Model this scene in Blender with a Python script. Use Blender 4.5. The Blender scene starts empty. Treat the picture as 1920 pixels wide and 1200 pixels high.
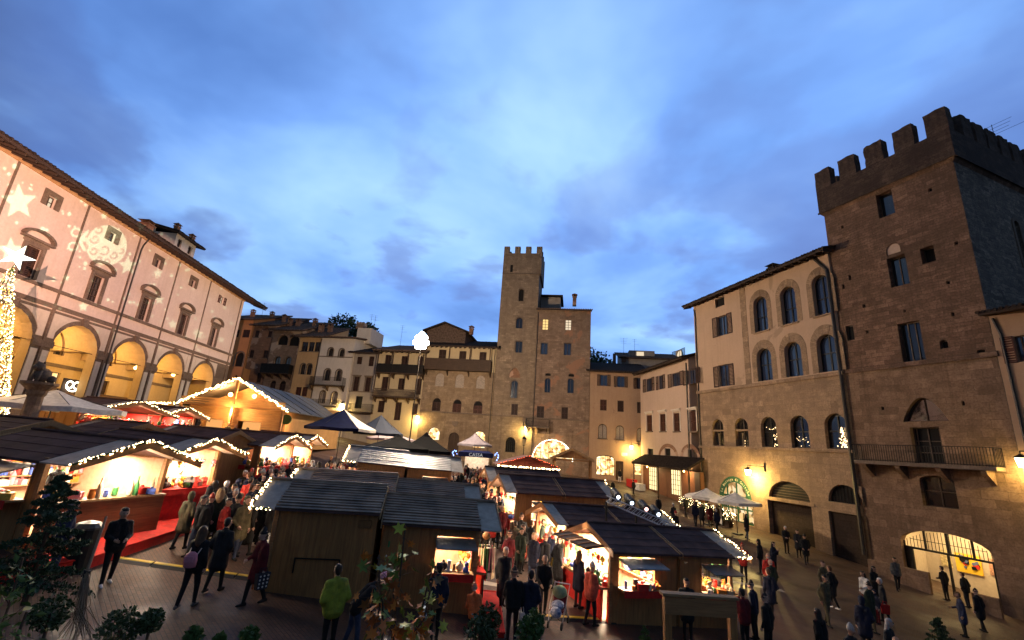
import bpy, bmesh, math, random
import numpy as np
from mathutils import Vector, Matrix
random.seed(7)
R = random.Random(11)
SC = bpy.context.scene
COL = SC.collection

# ------------------------------------------------------------------ camera, sky, exposure
CZ = 5.6
FPX = 853.3
PITCH = math.atan(235.7/FPX)
ROLL = math.atan(205/3080.0)
cam = bpy.data.cameras.new('camera')
cam.lens = 16.0; cam.sensor_width = 36.0; cam.sensor_fit = 'HORIZONTAL'
cam.clip_start = 0.05; cam.clip_end = 3000
co = bpy.data.objects.new('camera', cam); COL.objects.link(co)
_cp, _sp, _cr, _sr = math.cos(PITCH), math.sin(PITCH), math.cos(ROLL), math.sin(ROLL)
_f = Vector((0, _cp, _sp)); _r0 = Vector((1, 0, 0)); _u0 = Vector((0, -_sp, _cp))
_xr = _r0*_cr + _u0*_sr
_yu = -_r0*_sr + _u0*_cr
m = Matrix((( _xr.x, _yu.x, -_f.x), (_xr.y, _yu.y, -_f.y), (_xr.z, _yu.z, -_f.z)))
co.matrix_world = Matrix.Translation((0, 0, CZ)) @ m.to_4x4()
SC.camera = co
SC.render.engine = 'CYCLES'
SC.cycles.use_denoising = True
SC.cycles.max_bounces = 6; SC.cycles.diffuse_bounces = 3; SC.cycles.glossy_bounces = 3
SC.cycles.transmission_bounces = 3; SC.cycles.transparent_max_bounces = 6
SC.cycles.sample_clamp_indirect = 4.0
SC.cycles.caustics_reflective = False; SC.cycles.caustics_refractive = False
SC.view_settings.view_transform = 'Standard'; SC.view_settings.look = 'None'
SC.view_settings.exposure = 0.3; SC.view_settings.gamma = 1.0

class NT:
    def __init__(s, tree): s.t = tree; s.n = tree.nodes; s.l = tree.links
    def add(s, typ, **kw):
        n = s.n.new(typ)
        for k, v in kw.items(): setattr(n, k, v)
        return n
    def link(s, a, b): s.l.new(a, b)
    def val(s, sock, v):
        if hasattr(v, 'is_output'): s.l.new(v, sock)
        elif v is not None: sock.default_value = v
    def math(s, op, a, b=None, c=None, clamp=False):
        n = s.add('ShaderNodeMath', operation=op, use_clamp=clamp)
        s.val(n.inputs[0], a)
        if b is not None: s.val(n.inputs[1], b)
        if c is not None: s.val(n.inputs[2], c)
        return n.outputs[0]
    def vmath(s, op, a, b=None):
        n = s.add('ShaderNodeVectorMath', operation=op)
        s.val(n.inputs[0], a)
        if b is not None: s.val(n.inputs[1], b)
        return n.outputs['Value'] if op in ('DOT_PRODUCT', 'LENGTH', 'DISTANCE') else n.outputs[0]
    def mix(s, fac, a, b, blend='MIX'):
        n = s.add('ShaderNodeMix', data_type='RGBA', blend_type=blend)
        s.val(n.inputs[0], fac); s.val(n.inputs[6], a); s.val(n.inputs[7], b)
        return n.outputs[2]
    def noise(s, vec, scale, detail=4, rough=.55, dist=0.0):
        n = s.add('ShaderNodeTexNoise')
        if vec is not None: s.link(vec, n.inputs['Vector'])
        n.inputs['Scale'].default_value = scale; n.inputs['Detail'].default_value = detail
        n.inputs['Roughness'].default_value = rough; n.inputs['Distortion'].default_value = dist
        return n.outputs[0]
    def ramp(s, fac, stops):
        n = s.add('ShaderNodeValToRGB'); e = n.color_ramp.elements
        while len(e) > 1: e.remove(e[-1])
        e[0].position = stops[0][0]; e[0].color = c4(stops[0][1])
        for p, c in stops[1:]:
            q = e.new(p); q.color = c4(c)
        s.val(n.inputs[0], fac)
        return n.outputs[0]

def c4(c):
    if isinstance(c, (int, float)): return (c, c, c, 1)
    return (c[0], c[1], c[2], 1)

W = bpy.data.worlds.new('World'); SC.world = W; W.use_nodes = True
W.cycles.sampling_method = 'MANUAL'; W.cycles.sample_map_resolution = 512
t = NT(W.node_tree); t.n.clear()
out = t.add('ShaderNodeOutputWorld'); bg = t.add('ShaderNodeBackground')
t.link(bg.outputs[0], out.inputs[0])
tc = t.add('ShaderNodeTexCoord'); gen = tc.outputs['Generated']
sep = t.add('ShaderNodeSeparateXYZ'); t.link(gen, sep.inputs[0])
zz = t.math('MAXIMUM', sep.outputs[2], 0.0)
den = t.math('ADD', zz, 0.22)
cmb = t.add('ShaderNodeCombineXYZ')
t.link(t.math('DIVIDE', sep.outputs[0], den), cmb.inputs[0]); t.link(t.math('DIVIDE', sep.outputs[1], den), cmb.inputs[1])
P = cmb.outputs[0]
mp = t.add('ShaderNodeMapping'); t.link(P, mp.inputs[0]); mp.inputs['Location'].default_value = (3.1, 1.7, 0.4)
mp.inputs['Rotation'].default_value = (0, 0, 0.5); mp.inputs['Scale'].default_value = (1.0, 1.0, 1)
n1 = t.noise(mp.outputs[0], 1.25, 5, .5, .25)
mp2 = t.add('ShaderNodeMapping'); t.link(P, mp2.inputs[0]); mp2.inputs['Location'].default_value = (7.7, 4.2, 1.3)
n2 = t.noise(mp2.outputs[0], 2.0, 5, .5, .15)
sky = t.add('ShaderNodeTexSky'); sky.sky_type = 'NISHITA'; sky.sun_disc = False
sky.sun_elevation = math.radians(-4); sky.sun_rotation = math.radians(20); sky.altitude = 300
clear = t.ramp(n1, [(.34, (.108, .235, .60)), (.45, (.16, .335, .79)), (.53, (.23, .44, .91)), (.63, (.32, .555, .95))])
# grey-blue cloud bodies, denser low in the sky
cl = t.ramp(n2, [(.51, 0), (.58, .7), (.68, .95)])
low = t.ramp(zz, [(.02, .95), (.30, .85), (.62, .35)])
cmask = t.math('MULTIPLY', cl, low, clamp=True)
col = t.mix(cmask, clear, (.11, .17, .43, 1))
# the sky pales towards the last light beyond the far houses
fw = t.vmath('DOT_PRODUCT', gen, (.13, .9, .41))
grad = t.ramp(t.math('MULTIPLY_ADD', fw, .5, .5), [(.40, (.46,.38,.29)), (.72, (.54,.47,.40)), (.80, (.70,.73,.78)), (.86, (.86,.88,.90)), (.92, (1.15,1.12,1.08)), (.97, (1.18,1.14,1.09)), (1.0, (1.2,1.15,1.09))])
col = t.mix(1.0, col, grad, 'MULTIPLY')
col = t.mix(1.0, col, t.ramp(zz, [(.60, (1,1,1)), (.78, (.95,.93,.90)), (.90, (.50,.37,.25)), (1.0, (.42,.29,.17))]), 'MULTIPLY')
skyc = t.mix(1.0, sky.outputs[0], (.06, .06, .06, 1), 'MULTIPLY')
col = t.mix(1.0, col, skyc, 'ADD')
t.link(col, bg.inputs[0]); bg.inputs[1].default_value = 1.0

# ------------------------------------------------------------------ measuring helpers
def ray(px, py):
    x = px-960.0; y = 600.0-py
    X = x*_cr - y*_sr; U = x*_sr + y*_cr
    # image right = rolled axis, so undo the roll
    v = _xr*x + _yu*y + _f*FPX
    return v
def atZ(px, py, z):
    v = ray(px, py); k = (z-CZ)/v.z
    return v.x*k, v.y*k
def atY(px, py, y):
    v = ray(px, py); k = y/v.y
    return v.x*k, CZ+v.z*k
def ground(x, y):
    x = max(-46, min(46, x)); y = max(-8, min(80, y))
    return .3 - .115*x + .03*y + .00125*(x+6)*(y-14) + .10*max(0, -11.5-x)
def onG(px, py, h=0.0):
    v = ray(px, py); k = 2.0/v.y
    lo, hi = 1.0, 300.0
    def g(y):
        q = v*(y/v.y); return CZ+q.z-h-ground(q.x, q.y)
    for _ in range(60):
        mid = (lo+hi)/2
        if g(mid) > 0: lo = mid
        else: hi = mid
    q = v*(lo/v.y)
    return q.x, q.y, CZ+q.z-h
class Fac:
    def __init__(s, p0, hd):
        a = math.radians(hd)
        s.p0 = p0; s.dx = (math.sin(a), math.cos(a)); s.dy = (-s.dx[1], s.dx[0])
        s.rz = math.atan2(s.dx[1], s.dx[0])
    def uv(s, px, py, depth=0.0):
        v = ray(px, py)
        ox = s.p0[0]+s.dy[0]*depth; oy = s.p0[1]+s.dy[1]*depth
        k = (ox*s.dy[0]+oy*s.dy[1])/(v.x*s.dy[0]+v.y*s.dy[1])
        x, y = v.x*k, v.y*k
        return (x-s.p0[0])*s.dx[0]+(y-s.p0[1])*s.dx[1], CZ+v.z*k
    def world(s, u, d, z): return (s.p0[0]+s.dx[0]*u+s.dy[0]*d, s.p0[1]+s.dx[1]*u+s.dy[1]*d, z)
    def box(s, zm, x0, y0, x1, y1, depth=0.0):
        ox, oy, sc = zm
        f = lambda x, y: s.uv(ox+x/sc, oy+y/sc, depth)
        xm, ym = (x0+x1)/2, (y0+y1)/2
        return f(x0, ym)[0], f(x1, ym)[0], f(xm, y1)[1], f(xm, y0)[1]
_a = math.radians(-3.9)
LOG = Fac((-32*math.cos(_a), 32*math.sin(_a)), -3.9)
FAR = Fac((0, 68), 98.4)
RM = Fac((20.4, 51), 164.5)
RS = Fac((18.5, 64.7), 172)
TW = Fac((25, 34.7), 158.8)

# ------------------------------------------------------------------ mesh building
class MB:
    def __init__(s): s.v = []; s.f = []; s.m = []; s.k = 0
    def add(s, vs, fs, k=None):
        o = len(s.v); s.v.extend([tuple(p) for p in vs]); kk = s.k if k is None else k
        for f in fs: s.f.append([i+o for i in f]); s.m.append(kk)
        return s
    def box(s, x0, x1, y0, y1, z0, z1, k=None):
        return s.add([(x0,y0,z0),(x1,y0,z0),(x1,y1,z0),(x0,y1,z0),(x0,y0,z1),(x1,y0,z1),(x1,y1,z1),(x0,y1,z1)],
                     [(0,3,2,1),(4,5,6,7),(0,1,5,4),(1,2,6,5),(2,3,7,6),(3,0,4,7)], k)
    def hexa(s, p, k=None):   # bottom ring of four, top ring of four
        return s.add(p, [(0,3,2,1),(4,5,6,7),(0,1,5,4),(1,2,6,5),(2,3,7,6),(3,0,4,7)], k)
    def slab(s, q, th, k=None):   # quad q given counter-clockwise from above, thickened downward along z
        return s.hexa([(a[0],a[1],a[2]-th) for a in q]+list(q), k)
    def quad(s, a, b, c, d, k=None): return s.add([a,b,c,d], [(0,1,2,3)], k)
    def cyl(s, p0, p1, r0, r1=None, n=8, cap=True, k=None):
        if r1 is None: r1 = r0
        a, b = Vector(p0), Vector(p1); d = (b-a)
        if d.length < 1e-6: return s
        d.normalize(); e = d.orthogonal().normalized(); g = d.cross(e)
        vs = []
        for c, r in ((a, r0), (b, r1)):
            for i in range(n):
                t_ = 2*math.pi*i/n; vs.append(c+(e*math.cos(t_)+g*math.sin(t_))*r)
        fs = [(i, (i+1)%n, n+(i+1)%n, n+i) for i in range(n)]
        if cap: fs += [tuple(range(n-1,-1,-1)), tuple(range(n, 2*n))]
        return s.add(vs, fs, k)
    def tube(s, path, r, n=6, k=None):
        for a, b in zip(path[:-1], path[1:]): s.cyl(a, b, r, r, n, True, k)
        return s
    def ball(s, c, r, n=8, m_=5, sc=(1,1,1), k=None):
        vs = [(c[0], c[1], c[2]-r*sc[2])]
        for j in range(1, m_):
            th = -math.pi/2+math.pi*j/m_
            for i in range(n):
                ph = 2*math.pi*i/n
                vs.append((c[0]+r*sc[0]*math.cos(th)*math.cos(ph), c[1]+r*sc[1]*math.cos(th)*math.sin(ph), c[2]+r*sc[2]*math.sin(th)))
        vs.append((c[0], c[1], c[2]+r*sc[2])); L = len(vs)-1
        fs = [(0, 1+(i+1)%n, 1+i) for i in range(n)]
        for j in range(m_-2):
            for i in range(n):
                a = 1+j*n+i; b = 1+j*n+(i+1)%n; fs.append((a, b, b+n, a+n))
        o = 1+(m_-2)*n
        fs += [(o+i, o+(i+1)%n, L) for i in range(n)]
        return s.add(vs, fs, k)
    def octa(s, c, r, k=None):
        x, y, z = c
        return s.add([(x+r,y,z),(x,y+r,z),(x-r,y,z),(x,y-r,z),(x,y,z+r),(x,y,z-r)],
                     [(0,1,4),(1,2,4),(2,3,4),(3,0,4),(1,0,5),(2,1,5),(3,2,5),(0,3,5)], k)
    def lathe(s, prof, n=12, c=(0,0,0), k=None):
        vs = []; 
        for r, z in prof:
            for i in range(n):
                a = 2*math.pi*i/n; vs.append((c[0]+r*math.cos(a), c[1]+r*math.sin(a), c[2]+z))
        fs = []
        for j in range(len(prof)-1):
            for i in range(n):
                fs.append((j*n+i, j*n+(i+1)%n, (j+1)*n+(i+1)%n, (j+1)*n+i))
        fs += [tuple(range(n-1,-1,-1)), tuple(range((len(prof)-1)*n, len(prof)*n))]
        return s.add(vs, fs, k)
    def ext(s, poly, a0, a1, plane='xz', k=None):   # polygon extruded along the missing axis
        n = len(poly)
        def P_(p, a):
            if plane == 'xz': return (p[0], a, p[1])
            if plane == 'yz': return (a, p[0], p[1])
            return (p[0], p[1], a)
        vs = [P_(p, a0) for p in poly]+[P_(p, a1) for p in poly]
        fs = [tuple(range(n)), tuple(range(2*n-1, n-1, -1))]
        fs += [(i, n+i, n+(i+1)%n, (i+1)%n) for i in range(n)]
        return s.add(vs, fs, k)
    def mesh(s, name, smooth=False):
        me = bpy.data.meshes.new(name); me.from_pydata(s.v, [], s.f)
        me.polygons.foreach_set('material_index', s.m)
        if smooth: me.polygons.foreach_set('use_smooth', [True]*len(s.f))
        bm = bmesh.new(); bm.from_mesh(me); bmesh.ops.recalc_face_normals(bm, faces=bm.faces); bm.to_mesh(me); bm.free()
        me.update()
        return me

def obj(name, mb, mats, parent=None, loc=None, rz=0.0, smooth=False, stuff=False):
    me = mb.mesh(name, smooth) if isinstance(mb, MB) else mb
    if mats is not None and len(me.materials) == 0:
        for q in (mats if isinstance(mats, (list, tuple)) else [mats]): me.materials.append(q)
    o = bpy.data.objects.new(name, me); COL.objects.link(o)
    if parent: o.parent = parent
    if loc: o.location = loc
    if rz: o.rotation_euler = (0, 0, rz)
    if stuff: o['kind'] = 'stuff'
    return o
def tag(o, label, cat, group=None, kind=None):
    o['label'] = label; o['category'] = cat
    if group: o['group'] = group
    if kind: o['kind'] = kind
    return o
def thing(name, label, cat, loc=(0,0,0), rz=0.0, group=None):
    o = bpy.data.objects.new(name, None); COL.objects.link(o); o.empty_display_size = .3
    o.location = loc; o.rotation_euler = (0, 0, rz)
    return tag(o, label, cat, group)
def copy_tree(o, parent=None):
    c = o.copy(); COL.objects.link(c)
    if parent: c.parent = parent
    for ch in o.children: copy_tree(ch, c)
    return c

# ------------------------------------------------------------------ materials
MC = {}
def mat(name, col, rough=.8, var=.25, scale=3.0, bump=.0, bscale=25.0, metal=0.0, spec=.3, var2=None):
    if name in MC: return MC[name]
    M = bpy.data.materials.new(name); M.use_nodes = True; t = NT(M.node_tree)
    b = t.n['Principled BSDF']
    b.inputs['Roughness'].default_value = rough; b.inputs['Metallic'].default_value = metal
    b.inputs['Specular IOR Level'].default_value = spec
    tc = t.add('ShaderNodeTexCoord')
    if var > 0:
        n = t.noise(tc.outputs['Object'], scale, 5, .6)
        c0 = tuple(max(0, x*(1-var)) for x in col); c1 = tuple(min(1, x*(1+var)) for x in col)
        if var2: c1 = var2
        t.link(t.ramp(n, [(.32, c0), (.68, c1)]), b.inputs['Base Color'])
        t.link(t.math('MULTIPLY_ADD', n, .3, rough-.15), b.inputs['Roughness'])
    else: b.inputs['Base Color'].default_value = c4(col)
    if bump > 0:
        n = t.noise(tc.outputs['Object'], bscale, 4, .6)
        bp = t.add('ShaderNodeBump'); bp.inputs['Strength'].default_value = bump; bp.inputs['Distance'].default_value = .03
        t.link(n, bp.inputs['Height']); t.link(bp.outputs[0], b.inputs['Normal'])
    MC[name] = M
    return M
def emit(name, col, strength, sample=False):
    if name in MC: return MC[name]
    M = bpy.data.materials.new(name); M.use_nodes = True; t = NT(M.node_tree); t.n.clear()
    o = t.add('ShaderNodeOutputMaterial'); e = t.add('ShaderNodeEmission')
    e.inputs[0].default_value = c4(col); e.inputs[1].default_value = strength
    t.link(e.outputs[0], o.inputs[0])
    M.cycles.emission_sampling = 'AUTO' if sample else 'NONE'
    MC[name] = M
    return M
def masonry(name, cA, cB, mortar, bw=.5, bh=.24, rough=.9, warp=.12, bump=.5, stain=(.10,.07,.05), stain_amt=.5, plaster=None, pl_amt=.0):
    if name in MC: return MC[name]
    M = bpy.data.materials.new(name); M.use_nodes = True; t = NT(M.node_tree)
    b = t.n['Principled BSDF']; b.inputs['Specular IOR Level'].default_value = .2
    tc = t.add('ShaderNodeTexCoord'); ob = tc.outputs['Object']
    sp = t.add('ShaderNodeSeparateXYZ'); t.link(ob, sp.inputs[0])
    cb = t.add('ShaderNodeCombineXYZ')
    t.link(t.math('ADD', sp.outputs[0], sp.outputs[1]), cb.inputs[0]); t.link(sp.outputs[2], cb.inputs[1])
    wn = t.add('ShaderNodeTexNoise'); t.link(ob, wn.inputs[0]); wn.inputs['Scale'].default_value = 1.3; wn.inputs['Detail'].default_value = 3
    wv = t.vmath('MULTIPLY', t.vmath('SUBTRACT', wn.outputs['Color'], (.5,.5,.5)), (warp*3, warp, 0))
    vec = t.vmath('ADD', cb.outputs[0], wv)
    br = t.add('ShaderNodeTexBrick'); t.link(vec, br.inputs[0])
    br.inputs['Scale'].default_value = 1.0; br.inputs['Brick Width'].default_value = bw; br.inputs['Row Height'].default_value = bh
    br.inputs['Mortar Size'].default_value = .012; br.inputs['Mortar Smooth'].default_value = .4
    br.inputs['Color1'].default_value = c4(cA); br.inputs['Color2'].default_value = c4(cB); br.inputs['Mortar'].default_value = c4(mortar)
    big = t.noise(ob, .55, 6, .62, .4); fine = t.noise(ob, 9, 5, .65)
    br2 = t.add('ShaderNodeTexBrick'); t.link(vec, br2.inputs[0]); br2.inputs['Scale'].default_value = 1.0
    br2.inputs['Brick Width'].default_value = bw*1.55; br2.inputs['Row Height'].default_value = bh*1.45; br2.inputs['Mortar Size'].default_value = .02; br2.inputs['Mortar Smooth'].default_value = .5
    br2.inputs['Color1'].default_value = c4(tuple(x*1.18 for x in cA)); br2.inputs['Color2'].default_value = c4(tuple(x*.72 for x in cB)); br2.inputs['Mortar'].default_value = c4(mortar)
    pmk = t.ramp(t.noise(ob, .38, 5, .6, .5), [(.47, 0), (.53, 1)])
    bcol = t.mix(pmk, br.outputs[0], br2.outputs[0])
    lv = t.noise(ob, 1.7, 3, .6); bcol = t.mix(t.ramp(lv, [(.35, .5), (.65, 0)]), bcol, c4(tuple(x*.62 for x in cB)))
    mps = t.add('ShaderNodeMapping'); t.link(ob, mps.inputs[0]); mps.inputs['Scale'].default_value = (1.3, 1.3, .09)
    strk = t.noise(mps.outputs[0], 1.4, 5, .62)
    bcol = t.mix(t.ramp(strk, [(.52, 0), (.75, .55)]), bcol, c4(stain))
    col = t.mix(t.ramp(fine, [(.3, .55), (.75, 0)]), bcol, c4(stain), 'MULTIPLY')
    col = t.mix(t.math('MULTIPLY', t.ramp(big, [(.42, 0), (.62, 1)]), stain_amt), col, c4(stain))
    if plaster:
        pm = t.ramp(t.noise(ob, .32, 7, .6, .5), [(.5-pl_amt*.2, 1), (.5-pl_amt*.2+.03, 0)])
        col = t.mix(pm, col, c4(plaster))
    t.link(col, b.inputs['Base Color']); b.inputs['Roughness'].default_value = rough
    h = t.math('ADD', t.math('MULTIPLY', br.outputs['Fac'], -.8), t.math('MULTIPLY', fine, .9))
    bp = t.add('ShaderNodeBump'); bp.inputs['Strength'].default_value = bump; bp.inputs['Distance'].default_value = .05
    t.link(h, bp.inputs['Height']); t.link(bp.outputs[0], b.inputs['Normal'])
    MC[name] = M
    return M
def plaster(name, col, worn=None, amt=.35, rough=.9, under=None):
    if name in MC: return MC[name]
    M = bpy.data.materials.new(name); M.use_nodes = True; t = NT(M.node_tree)
    b = t.n['Principled BSDF']; b.inputs['Roughness'].default_value = rough; b.inputs['Specular IOR Level'].default_value = .2
    tc = t.add('ShaderNodeTexCoord'); ob = tc.outputs['Object']
    big = t.noise(ob, .5, 6, .6, .3); fine = t.noise(ob, 5, 6, .65)
    w = worn or tuple(x*.6 for x in col)
    c = t.mix(t.math('MULTIPLY', t.ramp(big, [(.38, 0), (.66, 1)]), amt), c4(col), c4(w))
    mpv = t.add('ShaderNodeMapping'); t.link(ob, mpv.inputs[0]); mpv.inputs['Scale'].default_value = (1.6, 1.6, .12)
    streak = t.noise(mpv.outputs[0], 1.6, 5, .6)
    c = t.mix(t.math('MULTIPLY', t.ramp(streak, [(.5, 0), (.72, 1)]), amt*.7), c, c4(tuple(x*.8 for x in w)))
    c = t.mix(t.ramp(fine, [(.35, .25), (.7, 0)]), c, c4(tuple(x*.7 for x in w)))
    if under:
        pm = t.ramp(t.noise(ob, .28, 8, .62, .6), [(.36, 1), (.38, 0)])
        c = t.mix(pm, c, c4(under))
    t.link(c, b.inputs['Base Color'])
    bp = t.add('ShaderNodeBump'); bp.inputs['Strength'].default_value = .25; bp.inputs['Distance'].default_value = .03
    t.link(fine, bp.inputs['Height']); t.link(bp.outputs[0], b.inputs['Normal'])
    MC[name] = M
    return M
def wood(name, col, rough=.65, along='x', plank=0):
    if name in MC: return MC[name]
    M = bpy.data.materials.new(name); M.use_nodes = True; t = NT(M.node_tree)
    b = t.n['Principled BSDF']; b.inputs['Specular IOR Level'].default_value = .3
    tc = t.add('ShaderNodeTexCoord')
    mpv = t.add('ShaderNodeMapping'); t.link(tc.outputs['Object'], mpv.inputs[0])
    sc = {'x': (.6, 9, 9), 'y': (9, .6, 9), 'z': (9, 9, .6)}[along]
    mpv.inputs['Scale'].default_value = sc
    g = t.noise(mpv.outputs[0], 2.0, 6, .65, .6); big = t.noise(tc.outputs['Object'], 1.2, 3, .5)
    c = t.ramp(g, [(.28, tuple(x*.55 for x in col)), (.5, col), (.75, tuple(min(1, x*1.35) for x in col))])
    c = t.mix(t.ramp(big, [(.4, .35), (.65, 0)]), c, c4(tuple(x*.5 for x in col)))
    t.link(c, b.inputs['Base Color']); b.inputs['Roughness'].default_value = rough
    bp = t.add('ShaderNodeBump'); bp.inputs['Strength'].default_value = .2; bp.inputs['Distance'].default_value = .01
    t.link(g, bp.inputs['Height']); t.link(bp.outputs[0], b.inputs['Normal'])
    MC[name] = M
    return M

m_stone_far = masonry('far tower stone', (.42,.31,.215), (.34,.25,.17), (.25,.18,.13), .45, .22, stain=(.13,.09,.065), stain_amt=.4)
m_stone_pal = masonry('far palace stone', (.42,.29,.205), (.34,.23,.165), (.27,.19,.14), .42, .2, stain=(.13,.08,.05), stain_amt=.35, plaster=(.30,.16,.10), pl_amt=.5)
m_stone_rm = masonry('right palace stone', (.47,.32,.20), (.37,.25,.16), (.3,.205,.135), .75, .36, stain=(.20,.135,.09), stain_amt=.35)
m_stone_tw = masonry('near tower stone', (.36,.215,.14), (.24,.14,.092), (.17,.11,.075), .5, .2, warp=.2, stain=(.085,.052,.032), stain_amt=.55, bump=.8)
m_stone_tw2 = masonry('near tower ashlar', (.38,.24,.155), (.285,.18,.115), (.21,.14,.095), .75, .34, stain=(.11,.068,.04), stain_amt=.45, bump=.5)
m_rubble = masonry('near tower rubble side', (.46,.36,.28), (.25,.20,.155), (.17,.135,.11), .42, .17, warp=.5, stain=(.09,.072,.06), stain_amt=.45, bump=1.0)
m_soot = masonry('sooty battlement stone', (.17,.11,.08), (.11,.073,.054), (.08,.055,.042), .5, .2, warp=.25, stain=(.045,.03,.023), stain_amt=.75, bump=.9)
m_stone_bal = masonry('balcony house stone', (.44,.32,.21), (.36,.255,.165), (.27,.19,.125), .55, .26, stain=(.15,.095,.055), stain_amt=.4)
m_brickred = masonry('red worn brick house', (.42,.22,.13), (.33,.17,.10), (.28,.18,.12), .36, .14, stain=(.2,.11,.075), stain_amt=.4, plaster=(.42,.26,.18), pl_amt=.4)
m_brickbrown = masonry('brown brick house', (.38,.25,.175), (.30,.195,.135), (.25,.17,.12), .36, .15, stain=(.18,.12,.085), stain_amt=.4, plaster=(.42,.3,.22), pl_amt=.4)
m_pl_log = plaster('cream palace plaster', (.72,.58,.49), (.5,.36,.27), .3)
m_pl_panel = plaster('pale panel plaster', (.68,.58,.47), (.5,.4,.3), .3)
m_pietra = masonry('grey brown trim stone', (.27,.20,.15), (.23,.17,.125), (.2,.15,.11), 1.6, .5, stain=(.15,.11,.08), stain_amt=.3, bump=.25)
m_pl_arc = plaster('arcade yellow plaster', (.62,.46,.24), (.48,.33,.16), .35)
m_pl_orange = plaster('orange plaster', (.56,.35,.17), (.36,.2,.085), .4)
m_pl_orange2 = plaster('deep orange plaster', (.42,.20,.085), (.30,.14,.06), .45)
m_pl_white = plaster('white plaster', (.66,.57,.48), (.42,.33,.26), .3)
m_pl_grey = plaster('grey plaster', (.37,.31,.26), (.2,.16,.13), .35)
m_pl_yellow = plaster('yellow plaster', (.52,.40,.24), (.40,.3,.18), .35)
m_pl_pink = plaster('pink plaster', (.52,.37,.28), (.42,.29,.21), .35)
m_pl_rm = plaster('patched pink plaster', (.48,.325,.22), (.39,.26,.175), .45, under=(.33,.225,.15))
m_pl_orange3 = plaster('warm house plaster', (.42,.27,.17), (.32,.2,.13), .5, under=(.28,.17,.12))
m_tile = mat('roof tile', (.115,.075,.055), .95, .5, 4, .4, 20, spec=.08)
m_tile_d = mat('dark roof tile', (.035,.026,.022), .95, .5, 4, .4, 20, spec=.08)
m_soffit = wood('soffit timber', (.05,.03,.02), .8)
m_woodd = wood('dark timber', (.06,.034,.02), .7)
m_woodd_z = wood('dark timber upright', (.065,.037,.022), .7, 'z')
m_iron = mat('black iron', (.02,.018,.016), .5, .2, 6, metal=.6)
m_lead = mat('lead downpipe', (.05,.042,.036), .5, .3, 3, metal=.3)
m_shut_r = wood('red brown shutter paint', (.09,.03,.017), .6, 'x')
m_shut_b = wood('brown shutter paint', (.05,.022,.014), .6, 'x')
m_frame = wood('window frame paint', (.075,.045,.028), .5, 'z')
m_framew = mat('white window frame', (.5,.46,.40), .5, .15, 6)
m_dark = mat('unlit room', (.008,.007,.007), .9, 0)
m_curtain = mat('curtain cloth', (.32,.26,.21), .9, .25, 8)
def glass_mat(name, tint, rough=.06, amt=1.0):
    if name in MC: return MC[name]
    M = bpy.data.materials.new(name); M.use_nodes = True; t = NT(M.node_tree)
    b = t.n['Principled BSDF']; b.inputs['Base Color'].default_value = c4(tint); b.inputs['Roughness'].default_value = rough
    b.inputs['Specular IOR Level'].default_value = amt; b.inputs['IOR'].default_value = 1.6
    tc = t.add('ShaderNodeTexCoord'); n = t.noise(tc.outputs['Object'], 1.1, 2, .5)
    bp = t.add('ShaderNodeBump'); bp.inputs['Strength'].default_value = .06; bp.inputs['Distance'].default_value = .1
    t.link(n, bp.inputs['Height']); t.link(bp.outputs[0], b.inputs['Normal'])
    MC[name] = M
    return M
m_glass = glass_mat('window glass', (.012,.013,.016), .05, .9)
m_glass2 = glass_mat('reflecting window glass', (.02,.03,.06), .05, 1.0)
m_glasslit = emit('lit window', (1.0,.66,.25), 1.0)
m_glasswhite = emit('palely lit window', (1.0,.80,.55), .75)
def interior(name, cols, strength, scale=3.0):
    if name in MC: return MC[name]
    M = bpy.data.materials.new(name); M.use_nodes = True; t = NT(M.node_tree); t.n.clear()
    o = t.add('ShaderNodeOutputMaterial'); e = t.add('ShaderNodeEmission'); tc = t.add('ShaderNodeTexCoord')
    vo = t.add('ShaderNodeTexVoronoi'); t.link(tc.outputs['Object'], vo.inputs[0]); vo.inputs['Scale'].default_value = scale
    sp = t.add('ShaderNodeSeparateColor'); t.link(vo.outputs['Color'], sp.inputs[0])
    n = t.noise(tc.outputs['Object'], 1.3, 3, .5)
    t.link(t.ramp(t.math('MULTIPLY_ADD', sp.outputs[0], .6, t.math('MULTIPLY', n, .45)), cols), e.inputs[0]); e.inputs[1].default_value = strength
    t.link(e.outputs[0], o.inputs[0]); M.cycles.emission_sampling = 'NONE'; MC[name] = M
    return M
m_shoplit = interior('shop light', [(.15,(.10,.035,.01)),(.32,(.45,.2,.05)),(.55,(1.0,.62,.24)),(.8,(1.0,.86,.55))], 1.7)
m_bulb = emit('fairy bulb', (1.0,.72,.36), 14.0)
m_bulbw = emit('white fairy bulb', (1.0,.86,.6), 10.0)
m_bulbr = emit('red fairy bulb', (1.0,.12,.05), 4.0)
m_bulbb = emit('blue fairy bulb', (.2,.35,1.0), 6.0)
m_lampglow = emit('lamp globe', (1.0,.62,.2), 14.0)
m_lampwhite = emit('white lamp', (1.0,.93,.75), 30.0)
m_neon = emit('white neon', (1.0,.86,.66), 5.0)
LIGHTS = []
def lamp(kind, loc, energy, col, size=.2, rot=None, name='lamp', spot=None, parent=None, sy=None):
    l = bpy.data.lights.new(name, kind); l.energy = energy; l.color = col
    if kind == 'AREA':
        l.size = size
        if sy: l.shape = 'RECTANGLE'; l.size_y = sy
    else: l.shadow_soft_size = size
    if spot: l.spot_size = spot[0]; l.spot_blend = spot[1]
    o = bpy.data.objects.new(name, l); COL.objects.link(o); o.location = loc
    if rot: o.rotation_euler = rot
    if parent: o.parent = parent
    return o
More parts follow.
